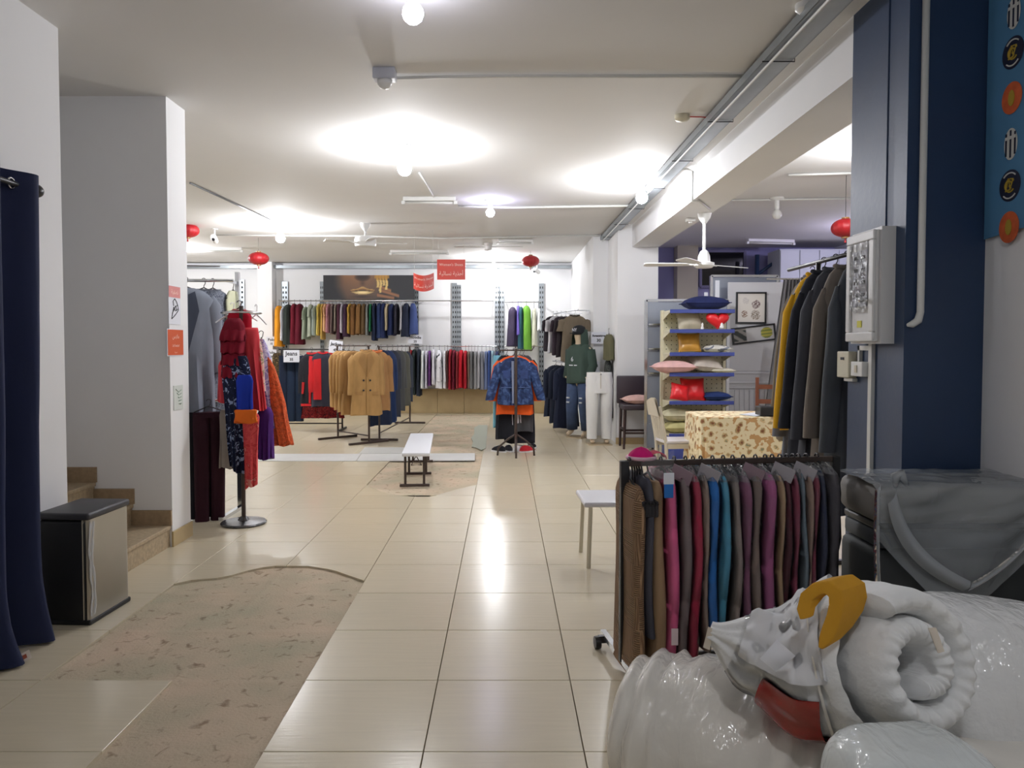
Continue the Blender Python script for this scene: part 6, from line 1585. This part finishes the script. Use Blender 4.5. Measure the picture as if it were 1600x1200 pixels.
BL = [
 (991, 1015, 764, 1062, M_knit, 'tan cable-knit', False, None), (1012, 1028, 752, 1000, (58, 58, 66), 'charcoal', False, None),
 (1022, 1046, 756, 1040, (124, 102, 78), 'olive tan', False, None),
 (1043, 1067, 746, 1030, (196, 84, 124), 'rose pink', True, None), (1066, 1088, 744, 1030, (104, 92, 92), 'grey-brown', True, M_card),
 (1085, 1106, 748, 1030, (140, 40, 62), 'crimson', True, None), (1103, 1113, 746, 1020, (126, 110, 102), 'taupe', True, None),
 (1110, 1131, 746, 1010, (40, 92, 156), 'bright blue', True, M_card2), (1130, 1150, 748, 1000, (66, 124, 150), 'teal blue', True, None),
 (1149, 1166, 748, 1000, (122, 112, 108), 'warm grey', True, None), (1164, 1182, 748, 990, (110, 72, 94), 'mauve', True, None),
 (1181, 1200, 746, 990, (112, 98, 92), 'mushroom', True, M_card), (1199, 1222, 744, 985, (140, 78, 116), 'orchid pink', True, None),
 (1221, 1232, 746, 985, (142, 120, 96), 'sand', True, None), (1230, 1246, 742, 985, (66, 32, 40), 'dark maroon', True, M_card2),
 (1244, 1257, 742, 985, (110, 54, 70), 'burgundy', True, None), (1256, 1268, 742, 980, (90, 102, 112), 'grey-teal', True, None),
 (1267, 1277, 740, 980, (128, 110, 100), 'light taupe', True, M_card2), (1275, 1287, 740, 980, (104, 54, 66), 'wine', True, None),
 (1286, 1301, 738, 980, (44, 48, 66), 'dark navy', True, None), (1300, 1322, 736, 980, (64, 62, 68), 'graphite', True, None)]
for i, (a, b, yt, yb, c, nm, bag, cd_) in enumerate(BL):
    blanket(a, b, yt, yb, c if not isinstance(c, tuple) else cloth(tuple(min(235, int(q * 1.22 + 6)) for q in c), rough=0.75, bump=0.2), '%s blanket%s on the wheeled rack, %s from the left' % (nm, ' in a clear bag' if bag else '', ORD[i]), 300 + i, bag, cd_)
# tag on the pink blanket, blue swing tag, magenta hat and clear bag on the rail end
p = at(1053, 993, 3.14)
MB().box(-0.014, 0.014, -0.002, 0.002, -0.035, 0.035).build('fabric_tag', mat('pale_pink_tag', (226, 206, 210)), None, label='pale tag low on the rose pink blanket', cat='tag', loc=(p.x, 3.125, p.z))
p = at(1045, 767, 3.12)
tg = thing('swing_tag', 'blue and white swing tag beside the rose pink blanket', 'tag', (p.x, 3.12, p.z), 0.1)
MB().rbox(-0.02, 0.02, -0.002, 0.002, -0.03, 0.028, b=0.0015, seg=1).build('blue_half', mat('tag_blue', (30, 110, 190)), tg); MB().box(-0.022, 0.022, -0.002, 0.002, 0.028, 0.075).build('white_half', M_paper, tg)
p = at(1003, 712, 3.42)
ht = thing('bobble_hat', 'magenta hat lying on the left end of the blanket rack rail', 'hat', (p.x, 3.44, RZ + 0.009))
def hatf(u, v): a = 2 * PI * u; r = math.cos(PI / 2 * v) ** 0.6; return (0.062 * r * math.cos(a), 0.062 * r * math.sin(a), 0.055 * v + 0.003 * math.sin(9 * a))
mb = MB(); mb.grid(hatf, 24, 8, True); mb.build('crown', cloth((216, 30, 120)), ht, smooth=True)
mb = MB(); mb.tube([(0.063 * math.cos(a), 0.063 * math.sin(a), 0.008) for a in [2 * PI * k / 20 for k in range(21)]], 0.009, 6); mb.build('rim', cloth((232, 190, 206)), ht, smooth=True)
p = at(1027, 706, 3.44)
ht2 = thing('folded_cloth', 'crimson folded cloth on the rail beside the magenta hat', 'cloth', (p.x, 3.47, RZ + 0.009))
mb = MB(); mb.grid(lambda u, v: (0.05 * math.cos(PI * v) * (0.7 + 0.3 * math.sin(PI * u)), -0.05 + 0.1 * u, 0.03 * math.sin(PI * v)), 8, 10); mb.build('cloth', cloth((176, 30, 60)), ht2, smooth=True)
fb = thing('clear_bag', 'crumpled clear bag over the left end of the rack rail', 'plastic bag', (p.x - 0.015, 3.40, RZ + 0.012))
mb = MB(); mb.grid(lambda u, v: (-0.075 + 0.15 * u, -0.05 + 0.01 * math.sin(8 * u), 0.05 * u * (1 - v) - 0.10 * v + 0.008 * fold_noise(9 * u, 9 * v, 1)), 16, 12); mb.build('film', plastic_film('rail_bag_film', alpha=0.10, bscale=30, ior=1.4), fb, smooth=True)
for i in range(5):
    o = thing('clip_hanger', 'black clip hanger bunched at the left end of the blanket rack, %s from the left' % ORD[i], 'hanger', (RX + 0.04 + 0.011 * i, RY + 0.01, RZ), RA + PI / 2 + 0.02 * (i - 2), group='bunched clip hangers')
    hanger_mesh(0.40, 0.05, r=0.005, z0=-0.12).build('arms', M_hang, o)
    for s in (-1, 1): MB().rbox(s * 0.16 - 0.02, s * 0.16 + 0.02, -0.008, 0.008, -0.215, -0.145, b=0.003, seg=1).build('clip', M_hang, o)

# white stool behind the rack
gl = ground(917, 888); 
so = thing('white_stool', 'white square stool half hidden by the blanket rack', 'stool', (gl.x + 0.22, gl.y + 0.21, 0), 0.03)
M_ws = mat('white_stool_plastic', (228, 228, 234), rough=0.35); M_wl = mat('cream_stool_leg', (214, 206, 184), rough=0.4)
zs = 0.455
MB().rbox(-0.25, 0.25, -0.23, 0.23, zs - 0.035, zs, b=0.014, seg=3).build('seat', M_ws, so, smooth=True, angle=40)
for sx in (-1, 1):
    for sy in (-1, 1): MB().tube([(sx * 0.215, sy * 0.20, 0), (sx * 0.20, sy * 0.19, zs - 0.03)], 0.015, 10).build('leg', M_wl, so, smooth=True, angle=50)

# ------------------------------------------------------------------ bedding pile
M_quilt = mat('white_quilt', (232, 233, 233), rough=0.8, var=0.04, scale=5, bump=0.8, bscale=20)
M_quilt2 = mat('cream_white_quilt', (232, 228, 220), rough=0.8, var=0.04, scale=4, bump=0.3, bscale=12)
M_wrap = plastic_film('quilt_wrap_film', tint=(236, 238, 240), alpha=0.05, rough=0.15, bump=0.6, bscale=8, ior=1.4)
def bagged(m):
    """the same cloth seen through tight clear film: a crinkled clear coat on top"""
    n = m.name + '_in_film'
    if n in MATS: return MATS[n]
    k = m.copy(); k.name = n; nt = k.node_tree; b = nt.nodes['Principled BSDF']
    b.inputs['Coat Weight'].default_value = 1.0; b.inputs['Coat Roughness'].default_value = 0.12; b.inputs['Coat IOR'].default_value = 1.55
    tc = nt.nodes.new('ShaderNodeTexCoord'); nz = nt.nodes.new('ShaderNodeTexNoise'); nz.inputs['Scale'].default_value = 9; nz.inputs['Detail'].default_value = 3; nz.inputs['Distortion'].default_value = 1.0
    mp = nt.nodes.new('ShaderNodeMapping'); mp.inputs['Scale'].default_value = (2.2, 0.8, 0.8)
    bp = nt.nodes.new('ShaderNodeBump'); bp.inputs['Strength'].default_value = 0.8; bp.inputs['Distance'].default_value = 0.03
    nt.links.new(tc.outputs['Object'], mp.inputs['Vector']); nt.links.new(mp.outputs[0], nz.inputs['Vector']); nt.links.new(nz.outputs[0], bp.inputs['Height']); nt.links.new(bp.outputs[0], b.inputs['Coat Normal'])
    MATS[n] = k
    return k
def superell(c, h, e1, e2, ridges=0, amp=0.0, seed=0, nz_=0.02, axis='x', nu=72, nv=40, g=0.0):
    """puffy bundle; ridges run round its axis"""
    vs = []
    def fn(u, v):
        a = 2 * PI * u; t = -PI / 2 + PI * v
        L = math.sin(t); rr = math.cos(t)
        x = h[0] * sgnpow(L, e1)
        rad = abs(rr) ** e1
        k = 1 + amp * abs(math.sin(ridges * PI * (x / h[0] * 0.5 + 0.5) + 0.5 * math.sin(2 * a + seed))) if ridges else 1
        y = h[1] * rad * k * sgnpow(math.cos(a), e2); z = h[2] * rad * k * sgnpow(math.sin(a), e2)
        d = nz_ * fold_noise(x * 4 + seed, y * 4, z * 4) + nz_ * 0.5 * fold_noise(x * 11 + seed, y * 11, z * 11)
        p = Vector((x, y, z)); n = p.normalized() if p.length > 1e-5 else Vector((1, 0, 0))
        p = p + n * (d + g)
        if axis == 'y': p = Vector((p.y, p.x, p.z))
        return (p.x, p.y, max(p.z, -c[2] + 0.004))
    return MB().grid(fn, nu, nv, True)
def bundle(name, label, c, h, e1=0.75, e2=0.85, ridges=0, amp=0.0, seed=0, m=None, wrap=True, rotz=0.0, nz_=0.02, axis='x'):
    o = thing(name, label, 'bedding', c, rotz, group='bagged bedding in the corner')
    superell(c, h, e1, e2, ridges, amp, seed, nz_, axis).build('film_wrapped_quilt' if wrap else 'quilt', (bagged(m or M_quilt) if wrap else (m or M_quilt)), o, smooth=True)
    
    return o
a_ = bundle('bagged_quilt', 'rolled white quilt in a shiny clear bag at the bottom of the photo', (0.715, 2.44, 0.22), (0.345, 0.26, 0.21), 0.5, 0.9, ridges=9, amp=0.17, seed=1, m=M_quilt2, rotz=-0.45, nz_=0.012)
MB().box(-0.10, -0.04, -0.335, -0.332, -0.08, -0.02).build('faded_print', mat('faded_red_print', (176, 120, 120)), a_)
c_ = bundle('bagged_quilt', 'white quilt in a clear bag with a small orange label, front right', (0.925, 1.68, 0.305), (0.17, 0.16, 0.315), 0.42, 0.5, seed=5, rotz=0.1, nz_=0.012, m=mat('cool_white_quilt', (214, 220, 220), rough=0.8, bump=0.3, bscale=14))
for nm_, bx_, mm_, k_ in (('paper_label', (-0.045, 0.045, -0.022, 0.022), mat('beige_label', (206, 178, 150)), 0), ('label_print', (-0.03, 0.012, -0.014, 0.002), mat('red_label_print', (190, 70, 50)), 1)):
    lo = MB().box(bx_[0], bx_[1], -0.002, 0.002, bx_[2], bx_[3]).build(nm_, mm_, c_); lo.matrix_local = T(0.015, -0.172 - 0.003 * k_, 0.262 + 0.002 * k_, rx=-0.35, ry=0.2)
bundle('bagged_quilt', 'large white quilt bundle behind the rolled quilt at the right edge', (1.56, 2.38, 0.345), (0.36, 0.30, 0.345), 0.6, 0.7, seed=9, nz_=0.03)
bundle('bagged_quilt', 'low cream quilt with dark piping under the rolled quilt', (1.38, 1.95, 0.20), (0.36, 0.26, 0.21), 0.5, 0.6, seed=13, m=M_quilt2, wrap=False, nz_=0.015)
mb = MB(); mb.tube([(1.02, 1.72, 0.43), (1.1, 1.68, 0.42), (1.2, 1.67, 0.38), (1.32, 1.67, 0.36), (1.5, 1.68, 0.34), (1.7, 1.75, 0.30)], 0.013, 8)
mb.build('piping_cord', cloth((44, 54, 84)), None, smooth=True, label='dark blue piping strap across the low cream quilt', cat='strap')

# rolled quilt with spiral end: a curved centre line from the spiral face back to the tied end
E0 = at(1440, 1042, 1.94)
CP = [Vector((0, 0, 0)), at(1350, 1032, 2.11) - E0, at(1262, 1036, 2.19) - E0, at(1180, 1018, 2.25) - E0, at(1108, 986, 2.30) - E0]
CR_ = [0.214, 0.218, 0.19, 0.115, 0.03]
def cline(q):
    n = len(CP) - 1; t = min(max(q, 0), 0.9999) * n; i = int(t); f = t - i
    p0 = CP[i - 1] if i else CP[0] * 2 - CP[1]; p1, p2 = CP[i], CP[i + 1]; p3 = CP[i + 2] if i + 2 <= n else CP[n] * 2 - CP[n - 1]
    c = 0.5 * ((2 * p1) + (p2 - p0) * f + (2 * p0 - 5 * p1 + 4 * p2 - p3) * f * f + (3 * p1 - p0 - 3 * p2 + p3) * f ** 3)
    r0 = CR_[i]; r1 = CR_[i + 1]; g = f * f * (3 - 2 * f) if i else f
    return c, r0 + (r1 - r0) * g
def cframe(q):
    c, r = cline(q); t = (cline(q + 0.02)[0] - cline(q - 0.02)[0]) if 0.02 < q < 0.97 else (cline(min(q + 0.04, 0.999))[0] - cline(max(q - 0.04, 0))[0])
    t.normalize(); rt = t.cross(Vector((0, 0, 1))).normalized(); up = rt.cross(t).normalized()
    return c, r, t, rt, up
rq = thing('rolled_quilt', 'white quilt rolled into a spiral and tied, lying on top of the pile', 'bedding', E0)
c0_, r0_, axn, right, upv = cframe(0.03)
def roll_pt(s, a, r): return axn * s + (right * math.cos(a) + upv * math.sin(a)) * r
Rm = 0.218; turns = 1.62; TB = 0.088
mb = MB(); rings = []
NS = 420
for i in range(NS):
    q = i / (NS - 1); ang = 2.0 - 2 * PI * turns * (1 - q); r = 0.052 + (Rm - TB / 2 - 0.052) * q
    tk = TB / 2 * (0.75 + 0.25 * min(1, q * 10)) * (0.25 if q == 0 else 1)
    pk = 0.5 + 0.5 * math.sin(210 * q + 3 * math.sin(17 * q))
    ring_ = []
    for j in range(20):
        b_ = 2 * PI * j / 20; cb, sb = math.cos(b_), math.sin(b_)
        s_ = 0.13 + (0.15 + 0.009 * pk) * sgnpow(cb, 0.75)
        w_ = tk * sgnpow(sb, 0.9) * (1 - 0.045 * pk)
        ring_.append(roll_pt(s_, ang, r + w_))
    rings.append(ring_)
mb.rings(rings); mb.build('spiral_quilt', M_quilt, rq, smooth=True)
def cover(u, v, g=0.0):
    a = 2 * PI * u; q = 0.10 + 0.90 * v
    c, r, t, rt, up = cframe(q)
    if v < 0.06: r *= 0.90 + 0.10 * (v / 0.06) ** 0.5
    r *= 1 + 0.04 * fold_noise(math.cos(a) * 2, math.sin(a) * 2, q * 4) + 0.20 * max(0, q - 0.45) * math.sin(7 * a + 9 * q) + 0.10 * max(0, q - 0.35) * math.sin(13 * a - 11 * q) + 0.010 * math.sin(19 * a + 16 * q)
    return c + (rt * math.cos(a) + up * math.sin(a)) * (r + g)
mb = MB(); mb.grid(cover, 90, 44, True); mb.build('gathered_cover', M_quilt, rq, smooth=True)
mb = MB(); mb.grid(lambda u, v: cover(u, 0.42 + 0.42 * v, 0.006 + 0.005 * fold_noise(u * 30, v * 9, 4)), 90, 24, True); mb.build('clear_wrap', M_wrap, rq, smooth=True)
def bandpatch(u0, u1, v0, v1, g, m, name, th=0.004, wig=0.0):
    mb = MB()
    for k in (0, 1): mb.grid(lambda u, v, k=k: cover(u0 + (u1 - u0) * u, v0 + (v1 - v0) * v + wig * math.sin(5 * u), g + th * k), 30, 12)
    return mb.build(name, m, rq, smooth=True)
M_redp = mat('red_glossy_plastic', (150, 26, 26), rough=0.15, coat=0.6, bump=0.3, bscale=18)
REDU = (0.52, 0.80)
bandpatch(REDU[0], REDU[1], 0.38, 0.66, 0.014, M_redp, 'red_bag_edge', wig=0.02)
bandpatch(0.0, 1.0, 0.655, 0.67, 0.010, M_wrap, 'clear_tie', th=0.006)
bandpatch(0.30, 0.85, 0.36, 0.372, 0.006, M_quilt2, 'hem_seam', th=0.006)
# loose white cloth on top, flap, tags
def cloth_top(u, v):
    p = cover(0.22 + 0.26 * u, 0.22 + 0.60 * v, 0.014 + 0.016 * fold_noise(u * 3 + 5.3, v * 9 + 2.1, 11.7) + 0.008 * math.sin(19 * u + 3 * v))
    return p
mb = MB(); mb.grid(cloth_top, 40, 40); mb.grid(lambda u, v: cloth_top(u, v) - (right * 0 + upv * 0.006), 40, 40); mb.build('loose_white_cloth', mat('loose_white_cloth', (218, 219, 222), rough=0.85, bump=0.3, bscale=10), rq, smooth=True)
def world_card(name, pix, Y, m, dY=(0, 0, 0, 0), th=0.004, bulge=0.0):
    P = [at(px, py, Y + d) - E0 for (px, py), d in zip(pix, dY)]
    mb = MB()
    def f(u, v, k):
        p = (P[0] * (1 - u) + P[1] * u) * (1 - v) + (P[3] * (1 - u) + P[2] * u) * v
        return p + Vector((0, -bulge * math.sin(PI * u) * math.sin(PI * v) + th * k, 0))
    mb.grid(lambda u, v: f(u, v, 0), 8, 8); mb.grid(lambda u, v: f(u, v, 1), 8, 8)
    return mb.build(name, m, rq, smooth=True)
world_card('white_flap', [(1215, 1000), (1243, 1025), (1212, 1050), (1188, 1030)], 1.99, M_paper, bulge=0.01)
world_card('care_label', [(1107, 980), (1116, 983), (1109, 1016), (1099, 1012)], 2.27, mat('cream_label', (214, 204, 190)))
world_card('care_label', [(1451, 982), (1463, 981), (1476, 1018), (1466, 1021)], 1.91, mat('cream_label', (214, 204, 190)), dY=(0, 0, -0.02, -0.02))
# amber strap folded into a horseshoe
M_amb = mat('amber_felt', (196, 142, 24), rough=0.7, var=0.1, scale=9, bump=0.2, bscale=50)
path = [(1258, 967), (1254, 952), (1259, 933), (1274, 920), (1292, 918), (1304, 928), (1306, 945), (1302, 964), (1294, 986), (1288, 1000), (1281, 1014)]
P = [at(px, py, 1.94) - E0 for px, py in path]
EX = [0.15, 0.3, 0.55, 0.8, 1.0, 1.05, 1.05, 1.0, 0.75, 0.5, 0.1]
ext = Vector((0.085, 0.05, 0.004))
mb = MB(); rings = []
for i, p in enumerate(P):
    t = (P[min(i + 1, len(P) - 1)] - P[max(i - 1, 0)]).normalized(); n = Vector((t.z, 0, -t.x)) * (0.015, 0.017, 0.018, 0.018, 0.018, 0.019, 0.02, 0.02, 0.02, 0.017, 0.006)[i]
    e_ = ext * EX[i]
    rings.append([p + n, p - n, p - n + e_, p + n + e_])
mb.rings(rings); so_ = mb.build('amber_strap', M_amb, rq)
bv = so_.modifiers.new('b', 'BEVEL'); bv.width = 0.004; bv.segments = 2

# dark wrapped bedding standing against the navy pillar
db = thing('wrapped_bedding', 'dark packaged bedding under crumpled clear plastic against the navy pillar', 'bedding', (1.97, 3.42, 0))
M_dkb = mat('charcoal_packaging', (52, 56, 58), rough=0.7, var=0.15, scale=7); M_tp = mat('taupe_packaging', (132, 128, 124), rough=0.6, var=0.1)
MB().rbox(-0.35, 0.35, -0.17, 0.19, 0.0, 0.62, b=0.04, seg=3).build('lower_bale', M_dkb, db, smooth=True, angle=40)
MB().rbox(-0.33, 0.35, -0.15, 0.19, 0.62, 0.70, b=0.02, seg=2).build('middle_bale', mat('slate_packaging', (70, 76, 82), rough=0.6), db, smooth=True, angle=40)
MB().rbox(-0.33, 0.35, -0.12, 0.19, 0.70, 0.735, b=0.01, seg=2).build('dark_gap_layer', M_black, db)
MB().rbox(-0.36, 0.355, -0.19, 0.20, 0.735, 0.905, b=0.05, seg=3).build('top_bale', M_tp, db, smooth=True, angle=40)
M_sheet = plastic_film('draped_film', tint=(206, 214, 220), alpha=0.34, rough=0.12, bump=1.0, bscale=8, ior=1.5)
def drape(u, v):
    x = -0.385 + 0.74 * u; t = v * 1.2
    hang = 0.22 + 0.30 * math.sin(PI * min(1, max(0, u)) ) ** 1.2
    if t < 0.40: y = 0.19 - t * 1.0; z = 0.918 + 0.014 * abs(fold_noise(x * 9, y * 9, 2))
    else:
        k = (t - 0.40) / 0.80
        y = -0.215 - 0.025 * k - 0.022 * math.sin(9 * u + 4 * k) - 0.03 * abs(fold_noise(x * 6, k * 5, 1)); z = 0.915 - k * hang + 0.012 * fold_noise(x * 8, k * 4, 5)
    return (x, y, z)
mb = MB(); mb.grid(drape, 60, 50); mb.build('clear_sheet', M_sheet, db, smooth=True)
M_fold = plastic_film('fold_film', tint=(206, 212, 218), alpha=0.42, rough=0.1, bump=0.5, bscale=9)
def strap_(pts, w__, name='film_fold'):
    A_, B_, C_ = [Vector(p) for p in pts]
    def f(u, v):
        p = A_ * (1 - u) ** 2 + B_ * 2 * u * (1 - u) + C_ * u * u
        return tuple(p + Vector((w__ * (v - .5) * 0.5, -0.02 * math.sin(PI * v), w__ * (v - .5) * (1 - 0.4 * u))))
    mb = MB(); mb.grid(f, 20, 6); mb.build(name, M_fold, db, smooth=True)
strap_([(-0.33, -0.26, 0.88), (-0.30, -0.27, 0.62), (-0.02, -0.28, 0.50)], 0.07); strap_([(0.34, -0.25, 0.86), (0.25, -0.27, 0.62), (-0.02, -0.28, 0.49)], 0.09)
strap_([(-0.37, -0.22, 0.92), (-0.385, -0.23, 0.70), (-0.36, -0.22, 0.45)], 0.05)
mb = MB(); mb.tube([(-0.27, -0.17, 0.90), (-0.28, -0.19, 0.955), (-0.26, -0.19, 0.965), (-0.23, -0.19, 0.91)], [0.01, 0.022, 0.022, 0.01], 8); mb.build('film_knot', M_fold, db, smooth=True)
